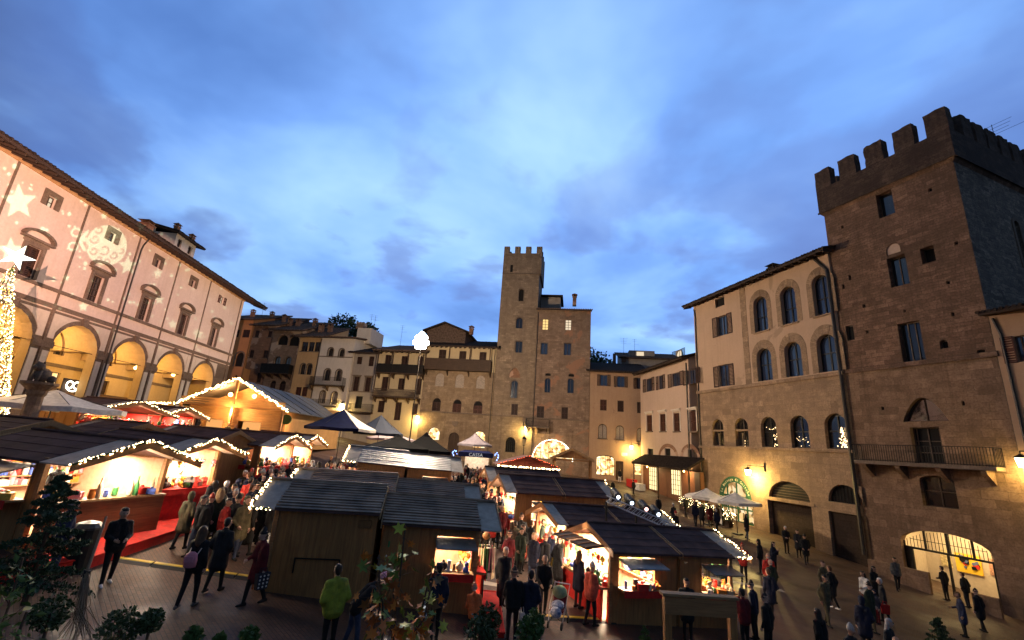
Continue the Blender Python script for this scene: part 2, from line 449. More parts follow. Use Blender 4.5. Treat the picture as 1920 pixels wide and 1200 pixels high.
# ------------------------------------------------------------------ building kit
def arch_pts(u0, u1, zs, z1, kind='semi', n=10):
    c = (u0+u1)/2; r = (u1-u0)/2; h = z1-zs; pts = []
    if kind == 'pt':
        for i in range(n+1):
            a = i/n; x = u0+(c-u0)*a; pts.append((x, zs+h*math.sin(a*math.pi/2)**.85))
        return pts+[(2*c-x, z) for x, z in reversed(pts[:-1])]
    for i in range(n+1):
        a = math.pi*(1-i/n); pts.append((c+r*math.cos(a), zs+h*math.sin(a)))
    return pts
def spring(op):
    u0, u1, z0, z1, kind = op[:5]
    if kind == 'semi': return max(z0+.05, z1-(u1-u0)/2)
    if kind == 'seg': return z1-(u1-u0)*.18
    if kind == 'pt': return max(z0+.02, z1-(u1-u0)*.62)
    return z1
def outline(op, n=10):
    u0, u1, z0, z1, kind = op[:5]
    if not kind: return [(u0, z0), (u1, z0), (u1, z1), (u0, z1)]
    a = arch_pts(u0, u1, spring(op), z1, kind, n)
    return [(u0, z0), (u1, z0)]+list(reversed(a))
def wall_grid(mb, u0, u1, z0, z1, ops, y=0.0, rd=.25, k=0, kr=None, top=None):
    us = sorted(set([u0, u1]+[min(max(x, u0), u1) for o in ops for x in o[:2]]))
    zs = sorted(set([z0, z1]+[min(max(x, z0), z1) for o in ops for x in o[2:4]]))
    for a, b in zip(us[:-1], us[1:]):
        for c, d in zip(zs[:-1], zs[1:]):
            if b-a < 1e-5 or d-c < 1e-5: continue
            um, zm = (a+b)/2, (c+d)/2
            if any(o[0] < um < o[1] and o[2] < zm < o[3] for o in ops): continue
            mb.quad((a,y,c), (b,y,c), (b,y,d), (a,y,d), k)
    for o in ops:
        if o[4]:
            s = spring(o); A = arch_pts(o[0], o[1], s, o[3], o[4]); h = len(A)//2
            for i in range(h): mb.add([(o[0],y,o[3]), (A[i][0],y,A[i][1]), (A[i+1][0],y,A[i+1][1])], [(0,1,2)], k)
            for i in range(h, len(A)-1): mb.add([(o[1],y,o[3]), (A[i][0],y,A[i][1]), (A[i+1][0],y,A[i+1][1])], [(0,1,2)], k)
        P_ = outline(o); r = o[5] if len(o) > 5 and o[5] else rd
        for p, q in zip(P_, P_[1:]+P_[:1]):
            mb.quad((p[0],y,p[1]), (q[0],y,q[1]), (q[0],y+r,q[1]), (p[0],y+r,p[1]), k if kr is None else kr)
SHC = {}
def shutter_mesh(w, h):
    key = (round(w, 1), round(h, 1))
    if key in SHC: return SHC[key]
    mb = MB(); t_ = .05; f = .06
    mb.box(0, f, 0, t_, 0, h); mb.box(w-f, w, 0, t_, 0, h)
    mb.box(f, w-f, 0, t_, 0, f); mb.box(f, w-f, 0, t_, h-f, h); mb.box(f, w-f, 0, t_, h/2-.03, h/2+.03)
    n = max(4, int(h/.14))
    for i in range(n):
        z = f+(h-2*f)*(i+.5)/n
        mb.hexa([(f,.012,z-.045),(w-f,.012,z-.045),(w-f,.03,z-.045),(f,.03,z-.045),(f,.03,z+.04),(w-f,.03,z+.04),(w-f,.045,z+.04),(f,.045,z+.04)])
    SHC[key] = mb.mesh('shutter')
    return SHC[key]

class Bld:
    def __init__(s, name, label, cat, F, u0, u1, zb, group=None, depth=0.0):
        s.F = F; s.u0, s.u1, s.zb = u0, u1, zb; s.uc = (u0+u1)/2; s.dep = depth
        s.root = thing(name, label, cat, F.world(s.uc, depth, zb), F.rz, group)
        s.ops = []
    def L(s, u, z): return u-s.uc, z-s.zb
    def bx(s, zm, x0, y0, x1, y1, shrink=0.0):
        a, b, c, d = s.F.box(zm, x0, y0, x1, y1, s.dep)
        w = (b-a)*shrink/2
        return a+w, b-w, c, d
    def win(s, box, arch=None, kind='glass', **kw):
        s.ops.append((box, arch, kind, kw)); return box
    def walls(s, segs, depth=8.0, rd=.25, top=None, sides=True, side_mat=None):
        # segs: list of (z0, z1, material, y) from the bottom up
        for z0, z1, m_, y in segs:
            mb = MB(); ops = []
            for box, arch, kind, kw in s.ops:
                if kind == 'none': continue
                zc = (box[2]+box[3])/2
                if z0 <= zc < z1: ops.append((box[0]-s.uc, box[1]-s.uc, max(box[2], z0+.01)-s.zb, min(box[3], z1-.01)-s.zb, arch, kw.get('rd', rd)))
            a, b = s.u0-s.uc, s.u1-s.uc
            wall_grid(mb, a, b, z0-s.zb, z1-s.zb, ops, y, rd)
            if sides:
                for x in (a, b): mb.quad((x,y,z0-s.zb), (x,y+depth,z0-s.zb), (x,y+depth,z1-s.zb), (x,y,z1-s.zb), 1 if side_mat else 0)
                mb.quad((a,y+depth,z0-s.zb), (b,y+depth,z0-s.zb), (b,y+depth,z1-s.zb), (a,y+depth,z1-s.zb))
                mb.quad((a,y,z1-s.zb), (b,y,z1-s.zb), (b,y+depth,z1-s.zb), (a,y+depth,z1-s.zb))
            obj('wall', mb, [m_]+([side_mat] if side_mat else []), s.root)
        for box, arch, kind, kw in s.ops: s._window(box, arch, kind, kw, kw.get('rd', rd))
    def _window(s, box, arch, kind, kw, rd):
        u0, u1 = box[0]-s.uc, box[1]-s.uc; z0, z1 = box[2]-s.zb, box[3]-s.zb
        y = kw.get('y', 0.0); op = (u0, u1, z0, z1, arch)
        w, h = u1-u0, z1-z0
        if kind != 'none':
            P_ = outline(op); yp = y+rd-.02
            pane = MB(); pane.add([(p[0], yp, p[1]) for p in P_], [tuple(range(len(P_)))])
            pm = {'glass': m_glass, 'glass2': m_glass2, 'dark': m_dark, 'lit': m_glasslit, 'litw': m_glasswhite, 'curtain': m_curtain,
                  'shut': m_dark, 'open': m_glass2, 'door': kw.get('mat', m_woodd_z), 'blind': kw.get('mat'), 'shop': kw.get('mat', m_shoplit)}[kind]
            if kind == 'blind':
                obj('blocked_arch', pane, pm, s.root)
            else:
                fm = kw.get('fm', m_frame); fb = MB(); t_ = kw.get('ft', .06); yf0, yf1 = yp-.06, yp-.012
                fb.box(u0, u0+t_, yf0, yf1, z0, z1 if not arch else spring(op)); fb.box(u1-t_, u1, yf0, yf1, z0, z1 if not arch else spring(op))
                fb.box(u0+t_, u1-t_, yf0, yf1, z0, z0+t_)
                if not arch: fb.box(u0+t_, u1-t_, yf0, yf1, z1-t_, z1)
                else:
                    A = arch_pts(u0, u1, spring(op), z1, arch); cx = (u0+u1)/2; cz = spring(op)
                    B_ = [(cx+(a[0]-cx)*(1-2*t_/w), cz+(a[1]-cz)*(1-1.6*t_/max(.2, z1-cz))) for a in A]
                    for i in range(len(A)-1):
                        fb.hexa([(A[i][0],yf0,A[i][1]),(A[i][0],yf1,A[i][1]),(B_[i][0],yf1,B_[i][1]),(B_[i][0],yf0,B_[i][1]),
                                 (A[i+1][0],yf0,A[i+1][1]),(A[i+1][0],yf1,A[i+1][1]),(B_[i+1][0],yf1,B_[i+1][1]),(B_[i+1][0],yf0,B_[i+1][1])])
                for q in kw.get('mv', ([.5] if kind in ('glass', 'glass2', 'lit', 'litw', 'curtain', 'open', 'door') else [])):
                    x = u0+w*q; zt = z1-.03 if not arch else spring(op)+(z1-spring(op))*math.sqrt(max(0, 1-(2*q-1)**2))*.97
                    fb.box(x-t_*.5, x+t_*.5, yf0-.004, yf1-.004, z0+t_, zt)
                for q in kw.get('mh', []):
                    z = z0+h*q; fb.box(u0+t_*.5, u1-t_*.5, yf0-.008, yf1-.008, z-t_*.4, z+t_*.4)
                wo = obj('door' if kind == 'door' else 'window', fb, fm, s.root)
                obj('pane' if kind != 'door' else 'door_leaf', pane, pm, wo)
                if kind == 'shut':
                    zt = z1 if not arch else spring(op)
                    for sgn in (0, 1):
                        me = shutter_mesh(w/2-.01, zt-z0-.02)
                        so = obj('shutter', me, kw.get('sm', m_shut_r), wo, (u0+.005+sgn*w/2, y+rd*.35, z0+.01))
        if kind == 'open' or kw.get('leaves'):
            ws = w*kw.get('lw', .5)
            for x, wi in ((u0-ws-.01, ws), (u1+.01, ws)):
                obj('shutter', shutter_mesh(wi, h+.04), kw.get('sm', m_shut_b), s.root, (x, y-.07, z0-.02))
        if kw.get('sill'):
            mb = MB(); e = .12; mb.box(u0-e, u1+e, y-.14, y+.1, z0-.13, z0-.003); obj('sill', mb, kw.get('sillm', m_pietra), s.root)
        if kw.get('sur'):
            wd, sm_ = kw['sur']; pr = kw.get('pr', .07); mb = MB(); zs_ = spring(op)
            for q0, q1 in ((u0-wd, u0), (u1, u1+wd)): mb = MB(); mb.box(q0, q1, y-pr, y+.05, z0, zs_); obj('window_jamb', mb, sm_, s.root)
            if not arch: mb = MB(); mb.box(u0-wd, u1+wd, y-pr, y+.05, zs_+.003, zs_+wd); obj('window_lintel', mb, sm_, s.root)
            if arch:
                n = kw.get('nv', 11); A = arch_pts(u0, u1, zs_, z1, arch, n); B2 = arch_pts(u0-wd, u1+wd, zs_, z1+wd*kw.get('crown', 1.0), arch, n)
                for i in range(len(A)-1):
                    vb = MB(); j = R.uniform(-.015, .02); g = .06
                    def lp(p, q, f_): return (p[0]+(q[0]-p[0])*f_, p[1]+(q[1]-p[1])*f_)
                    a0, a1 = lp(A[i], A[i+1], g), lp(A[i], A[i+1], 1-g); b0, b1 = lp(B2[i], B2[i+1], g*.6), lp(B2[i], B2[i+1], 1-g*.6)
                    vb.hexa([(a0[0],y-pr-j,a0[1]),(a1[0],y-pr-j,a1[1]),(a1[0],y+.05,a1[1]),(a0[0],y+.05,a0[1]),
                             (b0[0],y-pr-j,b0[1]),(b1[0],y-pr-j,b1[1]),(b1[0],y+.05,b1[1]),(b0[0],y+.05,b0[1])])
                    obj('voussoir', vb, sm_, s.root)
        if kw.get('cornice'):
            mb = MB(); zt = z1+kw['cornice']; mb.box(u0-.28, u1+.28, y-.22, y+.02, zt, zt+.16); mb.box(u0-.2, u1+.2, y-.12, y+.02, zt-.12, zt-.003)
            mb.box(u0-.16, u0-.003, y-.05, y+.02, z0, zt-.13); mb.box(u1+.003, u1+.16, y-.05, y+.02, z0, zt-.13)
            obj('window_cornice', mb, kw.get('cm', m_pietra), s.root)
    def band(s, name, z0, z1, pr=.1, u0=None, u1=None, m_=None, y=0.0):
        a = (s.u0 if u0 is None else u0)-s.uc; b = (s.u1 if u1 is None else u1)-s.uc
        mb = MB(); mb.box(a, b, y-pr, y+.03, z0-s.zb, z1-s.zb); return obj(name, mb, m_ or m_pietra, s.root)
    def roof(s, zt, over=1.0, depth=9.0, slope=.32, u0=None, u1=None, ou=.5, tile=None, th=.16, rafters=0, y=0.0, sp=.26, both=False):
        tile = tile or m_tile; a = (s.u0 if u0 is None else u0)-s.uc-ou; b = (s.u1 if u1 is None else u1)-s.uc+ou
        z = zt-s.zb; y0 = y-over; mb = MB(); hd = depth/2 if both else depth
        za = z-over*slope; zc = z+(hd)*slope
        mb.slab([(a,y0,za+th),(b,y0,za+th),(b,y+hd,zc+th),(a,y+hd,zc+th)], th)
        if both: mb.slab([(a,y+hd+.002,zc+th),(b,y+hd+.002,zc+th),(b,y+depth+over,za+th),(a,y+depth+over,za+th)], th)
        rf = obj('roof', mb, m_soffit, s.root)
        wm_ = [c for c in s.root.children if 'wall' in c.name]
        if wm_ and hd > 2:
            gb_ = MB(); x0_, x1_ = (s.u0 if u0 is None else u0)-s.uc+.01, (s.u1 if u1 is None else u1)-s.uc-.01
            for x_ in (x0_, x1_): gb_.ext([(y+.02, z-.01), (y+hd, z-.01), (y+hd, zc-.01)]+([(y+depth, z-.01)] if both else []), x_-.005, x_+.005, 'yz')
            if not both: gb_.quad((x0_,y+hd-.02,z), (x1_,y+hd-.02,z), (x1_,y+hd-.02,zc), (x0_,y+hd-.02,zc))
            obj('gable_wall', gb_, wm_[-1].data.materials[0], s.root)
        tb = MB(); n = int((b-a)/sp)
        for i in range(n+1):
            x = a+(b-a)*i/n; j = R.uniform(-.05, .03); k = R.uniform(-.012, .02)
            tb.cyl((x, y0-.06+j, za+th+.03+k), (x, y+hd, zc+th+.03+k), .095, .085, 6)
            if both: tb.cyl((x, y+hd, zc+th+.03+k), (x, y+depth+over, za+th+.03), .085, .09, 5)
        tb.slab([(a,y0-.02,za+th+.045),(b,y0-.02,za+th+.045),(b,y+hd,zc+th+.045),(a,y+hd,zc+th+.045)], .035)
        obj('roof_tiles', tb, tile, s.root, stuff=True)
        if rafters:
            me = None; n = int((b-a)/rafters)
            for i in range(n):
                x = a+.1+(b-a-.2)*i/max(1, n-1)
                if me is None:
                    rb = MB(); rb.hexa([(-.06,y0+.1,za-.16),(.06,y0+.1,za-.16),(.06,y,z-.17),(-.06,y,z-.17),(-.06,y0+.1,za-.004),(.06,y0+.1,za-.004),(.06,y,z-.004),(-.06,y,z-.004)])
                    me = rb.mesh('rafter')
                obj('rafter', me, m_soffit, s.root, (x, 0, 0))
        return rf
    def pipe(s, pts, r=.055, m_=None, y=-.08):
        mb = MB(); L_ = [(u-s.uc, y, z-s.zb) for u, z in pts]; mb.tube(L_, r, 6); return obj('downpipe', mb, m_ or m_lead, s.root)
    def chimney(s, u, y, z, w=.55, h=1.1, m_=None, cap=True):
        mb = MB(); x, zz_ = u-s.uc, z-s.zb
        mb.box(x-w/2, x+w/2, y-w/2, y+w/2, zz_, zz_+h)
        if cap:
            mb.box(x-w*.62, x+w*.62, y-w*.62, y+w*.62, zz_+h, zz_+h+.1)
            for dx in (-.4, .4):
                for dy in (-.4, .4): mb.box(x+dx*w-.05, x+dx*w+.05, y+dy*w-.05, y+dy*w+.05, zz_+h+.1, zz_+h+.35)
            mb.add([(x-w*.75,y-w*.75,zz_+h+.35),(x+w*.75,y-w*.75,zz_+h+.35),(x+w*.75,y+w*.75,zz_+h+.35),(x-w*.75,y+w*.75,zz_+h+.35),(x,y,zz_+h+.65)], [(3,2,1,0),(0,1,4),(1,2,4),(2,3,4),(3,0,4)])
        return obj('chimney', mb, m_ or m_brickred, s.root)
    def antenna(s, u, y, z, h=2.5, n=4, w=.9):
        mb = MB(); x, zz_ = u-s.uc, z-s.zb; mb.cyl((x,y,zz_), (x,y,zz_+h), .022, .022, 5)
        for i in range(n):
            q = zz_+h-.1-i*.28; mb.cyl((x-w/2*(1-i*.1),y,q), (x+w/2*(1-i*.1),y,q+.02), .012, .012, 4)
        mb.cyl((x,y-.1,zz_+h*.7), (x+w*.9,y,zz_+h*.72), .012, .012, 4)
        return obj('antenna', mb, m_iron, s.root)
    def balcony(s, u0, u1, z0, h=.95, pr=.9, kind='iron', slab=.12, brackets=0, bm=None, y=0.0, smat=None):
        a, b, z = u0-s.uc, u1-s.uc, z0-s.zb
        mb = MB(); mb.box(a, b, y-pr, y-.002, z-slab, z); sl = obj('balcony', mb, smat or bm or m_woodd, s.root)
        rb = MB(); m_ = bm or m_iron
        if kind == 'iron':
            for p, q in (((a,y-pr+.04),(b,y-pr+.04)), ((a+.02,y-pr+.04),(a+.02,y-.02)), ((b-.02,y-pr+.04),(b-.02,y-.02))):
                for zz_ in (z+.06, z+h): rb.cyl((p[0],p[1],zz_), (q[0],q[1],zz_), .022, .022, 5)
                d = math.hypot(q[0]-p[0], q[1]-p[1]); n = max(2, int(d/.14))
                for i in range(n+1):
                    x, yy = p[0]+(q[0]-p[0])*i/n, p[1]+(q[1]-p[1])*i/n
                    rb.box(x-.012, x+.012, yy-.012, yy+.012, z+.003, z+h)
            obj('railing', rb, m_, sl)
        else:
            rb.box(a, b, y-pr, y-pr+.06, z+.003, z+h) if kind == 'board' else None
            if kind == 'board':
                for x in (a, b-.06): rb.box(x, x+.06, y-pr+.062, y-.004, z+.003, z+h)
                n = int((b-a)/.8)
                for i in range(n+1): x = a+(b-a-.1)*i/n; rb.box(x, x+.1, y-pr-.035, y-pr-.003, z+.003, z+h)
                rb.box(a-.03, b+.03, y-pr-.06, y-pr+.1, z+h+.002, z+h+.07)
                obj('parapet', rb, m_, sl)
            else:
                rb.box(a, b, y-pr, y-pr+.09, z+h-.09, z+h); rb.box(a, b, y-pr, y-pr+.09, z+.003, z+.09)
                n = int((b-a)/.17)
                for i in range(n+1):
                    x = a+(b-a-.06)*i/n; rb.box(x, x+.06, y-pr+.015, y-pr+.075, z+.092, z+h-.092)
                obj('balustrade', rb, m_, sl)
        for i in range(brackets):
            x = a+.15+(b-a-.3)*i/max(1, brackets-1); kb = MB()
            kb.ext([(y-.003, z-slab-.003), (y-pr+.1, z-slab-.003), (y-pr+.1, z-slab-.12), (y-.003, z-slab-.75)], x-.07, x+.07, 'yz')
            obj('bracket', kb, smat or bm or m_woodd, s.root)
        return sl

Q1=(0,220,6.667); Q2=(0,380,6.667); Q3=(0,540,6.667); Q4=(200,380,6.667); Q5=(200,540,5.557)
QF=(400,540,4.2857); QG=(640,560,4.0); QT=(900,440,6.667); QU=(900,620,5.22)
QH=(1100,620,6.668); QI=(1090,780,6.668); QR=(1280,430,4.8); QS=(1280,660,4.445)
QA=(1520,190,4.285); QB=(1560,440,4.617); QC=(1580,680,5.0); QD=(1560,900,4.0); QE=(1320,860,5.0)

# ------------------------------------------------------------------ ground
def ground_mat():
    M = bpy.data.materials.new('wet brick paving'); M.use_nodes = True; t = NT(M.node_tree); b = t.n['Principled BSDF']
    tc = t.add('ShaderNodeTexCoord'); ob = tc.outputs['Object']
    mp = t.add('ShaderNodeMapping'); t.link(ob, mp.inputs[0]); mp.inputs['Rotation'].default_value = (0, 0, .75)
    br = t.add('ShaderNodeTexBrick'); t.link(mp.outputs[0], br.inputs[0])
    br.inputs['Scale'].default_value = 1; br.inputs['Brick Width'].default_value = .24; br.inputs['Row Height'].default_value = .09
    br.inputs['Mortar Size'].default_value = .008
    br.inputs['Color1'].default_value = c4((.135,.066,.042)); br.inputs['Color2'].default_value = c4((.085,.044,.031)); br.inputs['Mortar'].default_value = c4((.04,.03,.026))
    big = t.noise(ob, .35, 6, .6, .4); fine = t.noise(ob, 7, 5, .6)
    c = t.mix(t.ramp(big, [(.38, .55), (.66, 0)]), br.outputs[0], c4((.045,.033,.029)))
    c = t.mix(t.ramp(fine, [(.3, .4), (.7, 0)]), c, c4((.05,.036,.03)))
    t.link(c, b.inputs['Base Color'])
    t.link(t.ramp(big, [(.35, .40), (.65, .75)]), b.inputs['Roughness']); b.inputs['Specular IOR Level'].default_value = .28
    h = t.math('ADD', t.math('MULTIPLY', br.outputs['Fac'], -.6), t.math('MULTIPLY', fine, .5))
    bp = t.add('ShaderNodeBump'); bp.inputs['Strength'].default_value = .55; bp.inputs['Distance'].default_value = .02
    t.link(h, bp.inputs['Height']); t.link(bp.outputs[0], b.inputs['Normal'])
    return M
mb = MB(); xs = [-400,-200,-100]+[-46+2*i for i in range(47)]+[100,200,400]; ys = [-150,-60]+[-8+2*i for i in range(45)]+[120,200,400]
for y in ys:
    for x in xs: mb.v.append((x, y, ground(x, y)))
nx = len(xs)
for j in range(len(ys)-1):
    for i in range(nx-1): mb.f.append([j*nx+i, j*nx+i+1, (j+1)*nx+i+1, (j+1)*nx+i]); mb.m.append(0)
go = obj('ground', mb, ground_mat(), smooth=True); go['kind'] = 'structure'
m_strip = mat('pale travertine strip', (.40,.33,.25), .5, .3, 3, .3, 20)
def strip(p, q, w, n=30, m_=None, name='stone_strip', h=.006):
    a, b = Vector((p[0], p[1])), Vector((q[0], q[1])); d = (b-a).normalized(); e = Vector((-d.y, d.x))*w/2
    mb = MB(); n = max(2, int((b-a).length/.5))
    for i in range(n+1):
        c = a+(b-a)*i/n
        for s in (-1, 1): x, y = c.x+e.x*s, c.y+e.y*s; mb.v.append((x, y, ground(x, y)+h))
    for i in range(n): mb.f.append([2*i, 2*i+1, 2*i+3, 2*i+2]); mb.m.append(0)
    o = obj(name, mb, m_ or m_strip); o['kind'] = 'structure'; return o
s1a = onG(310, 993); s1b = onG(500, 1023)
strip(s1a[:2], (s1b[0]+9.5, s1b[1]+.6), .38)
for yy in (24.5, 33.5, 43): strip((-11, yy), (14, yy), .4)


# ------------------------------------------------------------------ 1 arcaded palace (left)
zl = 7.0
B = Bld('arcaded_palace', 'long cream arcaded palace on the left with projected stars on its wall', 'palace', LOG, 14.0, 61.3, zl)
bay = 5.87; cs = [38.45+bay*k for k in range(-4, 4)]
cs[-1] = 56.25
for c in cs: B.ops.append(((c-2.12, c+2.12, zl-2.0, 12.68), 'semi', 'none', {}))
segs_low = MB(); uc = B.uc
wall_grid(segs_low, 14-uc, 61.3-uc, -3, 13.2-zl, [(c-2.12-uc, c+2.12-uc, -3+.01, 12.68-zl, 'semi', .7) for c in cs], 0, .7, 0, 1)
for x in (61.3-uc,): segs_low.quad((x,0,-3), (x,12,-3), (x,12,22.3-zl), (x,0,22.3-zl))
obj('arcade_wall', segs_low, [m_pietra, m_pl_arc], B.root)
B.ops = []
for k, c in enumerate(cs):
    B.win((c-.58, c+.58, 14.8, 17.0), None, 'glass' if k in (2, 4, 5, 7) else 'shut', mv=[.5], mh=[.25,.5,.75], sm=m_shut_b, rd=.3, sur=(.26, m_pietra), pr=.12)
    if k < 7: B.win((c-.36, c+.36, 20.15, 20.98), None, 'glass2' if k > 3 else 'litw', mv=[.5], mh=[.5], rd=.3, sur=(.36, m_pietra), pr=.09)
    else: B.win((c-.38, c+.38, 20.1, 21.0), None, 'litw', mv=[.5], mh=[.5], leaves=True, lw=.62, sm=m_shut_r)
up = MB(); ops = [(b[0]-uc, b[1]-uc, b[2]-zl, b[3]-zl, a, .3) for b, a, k_, w_ in B.ops]
wall_grid(up, 14-uc, 61.3-uc, 13.2-zl, 22.3-zl, ops, 0, .3)
up.quad((14-uc,0,13.2-zl), (14-uc,12,13.2-zl), (14-uc,12,22.3-zl), (14-uc,0,22.3-zl)); up.quad((14-uc,12,-3), (61.3-uc,12,-3), (61.3-uc,12,22.3-zl), (14-uc,12,22.3-zl))
obj('upper_wall', up, m_pl_log, B.root)
for box, arch, kind, kw in B.ops: B._window(box, arch, kind, kw, .3)
for c in cs:   # segmental pediments over the piano nobile windows
    x = c-uc; z = 17.42-zl; mb = MB(); mb.box(x-1.22, x+1.22, -.3, 0, z, z+.14); mb.box(x-.95, x+.95, -.14, 0, z-.2, z-.003)
    mb.box(x-1.12, x+1.12, -.2, 0, z+.143, z+.2)
    A = arch_pts(x-1.25, x+1.25, z+.2, z+.86, 'semi', 10); A2 = [(x+(p[0]-x)*.86, z+.2+(p[1]-z-.2)*.74) for p in A]
    for i in range(10):
        mb.hexa([(A2[i][0],-.3,A2[i][1]),(A2[i+1][0],-.3,A2[i+1][1]),(A2[i+1][0],0,A2[i+1][1]),(A2[i][0],0,A2[i][1]),(A[i][0],-.3,A[i][1]),(A[i+1][0],-.3,A[i+1][1]),(A[i+1][0],0,A[i+1][1]),(A[i][0],0,A[i][1])])
    obj('pediment', mb, m_pietra, B.root)
B.band('string_course', 13.3, 13.62, .09); B.band('string_course', 14.5, 14.74, .16)
B.band('eaves_cornice', 21.95, 22.3, .12, m_=m_pl_orange)
edges = [14.0]+[(a+b)/2 for a, b in zip(cs[:-1], cs[1:])]+[60.6]
for e in edges:
    mb = MB(); x = e-uc; mb.box(x-.07, x+.07, -.07, 0, 13.62-zl, 14.5-zl); mb.box(x-.07, x+.07, -.07, 0, 14.74-zl, 21.95-zl); mb.box(x-.09, x+.09, -.12, 0, -3, 13.3-zl)
    obj('pilaster_strip', mb, m_pietra, B.root)
for e in edges[1:-1]:
    pb = MB(); x = e-uc
    for s in (-1, 1):
        a, b = sorted((x+s*.2, x+s*.72))
        pb.box(a, b, -.05, 0, 11.15-zl, 13.0-zl); pb.box(a, b, -.05, 0, -2.6, 10.2-zl)
    obj('plaster_panel', pb, m_pl_panel, B.root)
    ib = MB(); ib.box(x-.86, x+.86, -.14, 0, 10.42-zl, 10.9-zl); obj('impost', ib, m_pietra, B.root)
for c in cs:   # spandrel panels on both sides of each arch
    for s in (-1, 1):
        pts = [(c+s*(2.12+.34)*math.cos(a)-uc, 10.56+(2.12+.34)*math.sin(a)-zl) for a in [math.radians(d) for d in range(22, 78, 8)]]
        x1 = c+s*2.22-uc; poly = pts+[(c+s*.4-uc, 13.0-zl), (x1, 13.0-zl), (x1, 11.6-zl)]
        mb = MB(); mb.ext(poly, -.05, 0, 'xz'); obj('plaster_panel', mb, m_pl_panel, B.root)
    kb = MB(); x = c-uc; kb.ext([(x-.16, 12.7-zl), (x+.16, 12.7-zl), (x+.26, 13.25-zl), (x-.26, 13.25-zl)], -.16, 0, 'xz'); obj('keystone', kb, m_pietra, B.root)
# arcade interior: vaults, back wall with doors, small windows, tie rods
for k, c in enumerate(cs):
    vb = MB(); A = arch_pts(c-2.55-uc, c+2.55-uc, 10.9-zl, 13.0-zl, 'semi', 14)
    for i in range(14): vb.quad((A[i][0],.7,A[i][1]), (A[i+1][0],.7,A[i+1][1]), (A[i+1][0],6.2,A[i+1][1]), (A[i][0],6.2,A[i][1]))
    obj('vault', vb, m_pl_arc, B.root)
    rb = MB(); A = arch_pts(c-2.3-uc, c+2.3-uc, 10.9-zl, 12.9-zl, 'semi', 14); A2 = arch_pts(c-2.6-uc, c+2.6-uc, 10.9-zl, 13.02-zl, 'semi', 14)
    for i in range(14):
        rb.hexa([(A[i][0],3.0,A[i][1]),(A[i+1][0],3.0,A[i+1][1]),(A[i+1][0],3.6,A[i+1][1]),(A[i][0],3.6,A[i][1]),(A2[i][0],3.0,A2[i][1]),(A2[i+1][0],3.0,A2[i+1][1]),(A2[i+1][0],3.6,A2[i+1][1]),(A2[i][0],3.6,A2[i][1])])
    obj('vault_rib', rb, m_pl_arc, B.root)
    tb = MB(); tb.cyl((c-2.12-uc,.35,10.75-zl), (c+2.12-uc,.35,10.75-zl), .025); obj('tie_rod', tb, m_iron, B.root)
bw = MB(); dops = []
for k, c in enumerate(cs): dops += [(c-.35-uc, c+.35-uc, 10.95-zl, 11.75-zl, None, .25), (c-1.1-uc, c+.9-uc, -1.5, 9.4-zl, None, .3)]
wall_grid(bw, 14-uc, 61.3-uc, -3, 13.05-zl, dops, 6.2, .25)
for s, x in ((0, 14-uc), (1, 61.2-uc)): bw.quad((x,.7,-3), (x,6.2,-3), (x,6.2,13.05-zl), (x,.7,13.05-zl))
obj('arcade_back_wall', bw, m_pl_arc, B.root)
fb = MB(); fb.box(14-uc, 61.3-uc, .7, 6.4, -.4, -.2); obj('arcade_floor', fb, m_pietra, B.root)
sb = MB(); sb.box(14-uc, 61.2-uc, 6.1, 6.2, 9.85-zl, 10.15-zl); obj('arcade_string_course', sb, m_pietra, B.root)
for k, c in enumerate(cs):
    for box, kind, kw in (((c-.35, c+.35, 10.95, 11.75), 'dark', {'sur': (.18, m_pietra), 'pr': .05}), ((c-1.1, c+.9, zl-1.5, 9.4), 'shop' if k in (4, 5) else 'door', {'mv': [.33,.66], 'mh': [.75]})):
        kw = dict(kw); kw['y'] = 6.2; B._window(box, None, kind, kw, .25)
pu = B.F.uv(238.5, 540)[0]
B.pipe([(pu+.55, 22.2), (pu+.1, 21.3), (pu, 20.8), (pu, 7.0)], .07, y=-.2)
# great dark eaves with tiles
B.roof(22.32, over=1.9, depth=11, slope=.30, u0=14, u1=61.3, ou=2.6, tile=m_tile_d, th=.22, rafters=.75, sp=.30)
B.chimney(43.0, 1.0, 23.0, .8, .9)
# lantern globes under the vaults
for (px, py) in ((325, 703), (255, 690)):
    u, z = LOG.uv(px, py, 2.6); lb = MB(); lb.ball((u-uc, 2.6, z-zl), .2, 10, 7, (1,1,.75)); lb.cyl((u-uc,2.6,z-zl+.14), (u-uc,2.6,z-zl+1.0), .015, .015, 4)
    obj('globe_lamp', lb, m_lampglow, B.root)
for c in cs[1:]: lamp('POINT', LOG.world(c, 3.0, 11.2), 340, (1.0,.60,.19), .15, name='arcade lamp')
# neon pretzel
pu, pz = LOG.uv(137, 724, .9)
pr = thing('pretzel_sign', 'glowing white pretzel shaped neon sign under the second arch of the palace', 'neon sign', LOG.world(pu, .9, pz), LOG.rz)
mb = MB(); pts = []
for s_ in (-1, 1): mb.tube([(s_*.33+.30*math.cos(6.283*i/20), 0, .08+.27*math.sin(6.283*i/20)) for i in range(21)], .05, 6)
mb.tube([(.66*math.cos(math.pi+math.pi*i/14), -.02, .02+.44*math.sin(math.pi+math.pi*i/14)) for i in range(15)], .05, 6)
obj('neon_tube', mb, m_neon, pr)
mb = MB(); mb.box(-.9, .9, .12, .16, -.55, .55); mb.cyl((1.05,.1,-.9), (1.05,.1,.7), .03); obj('backing_board', mb, m_woodd, pr)
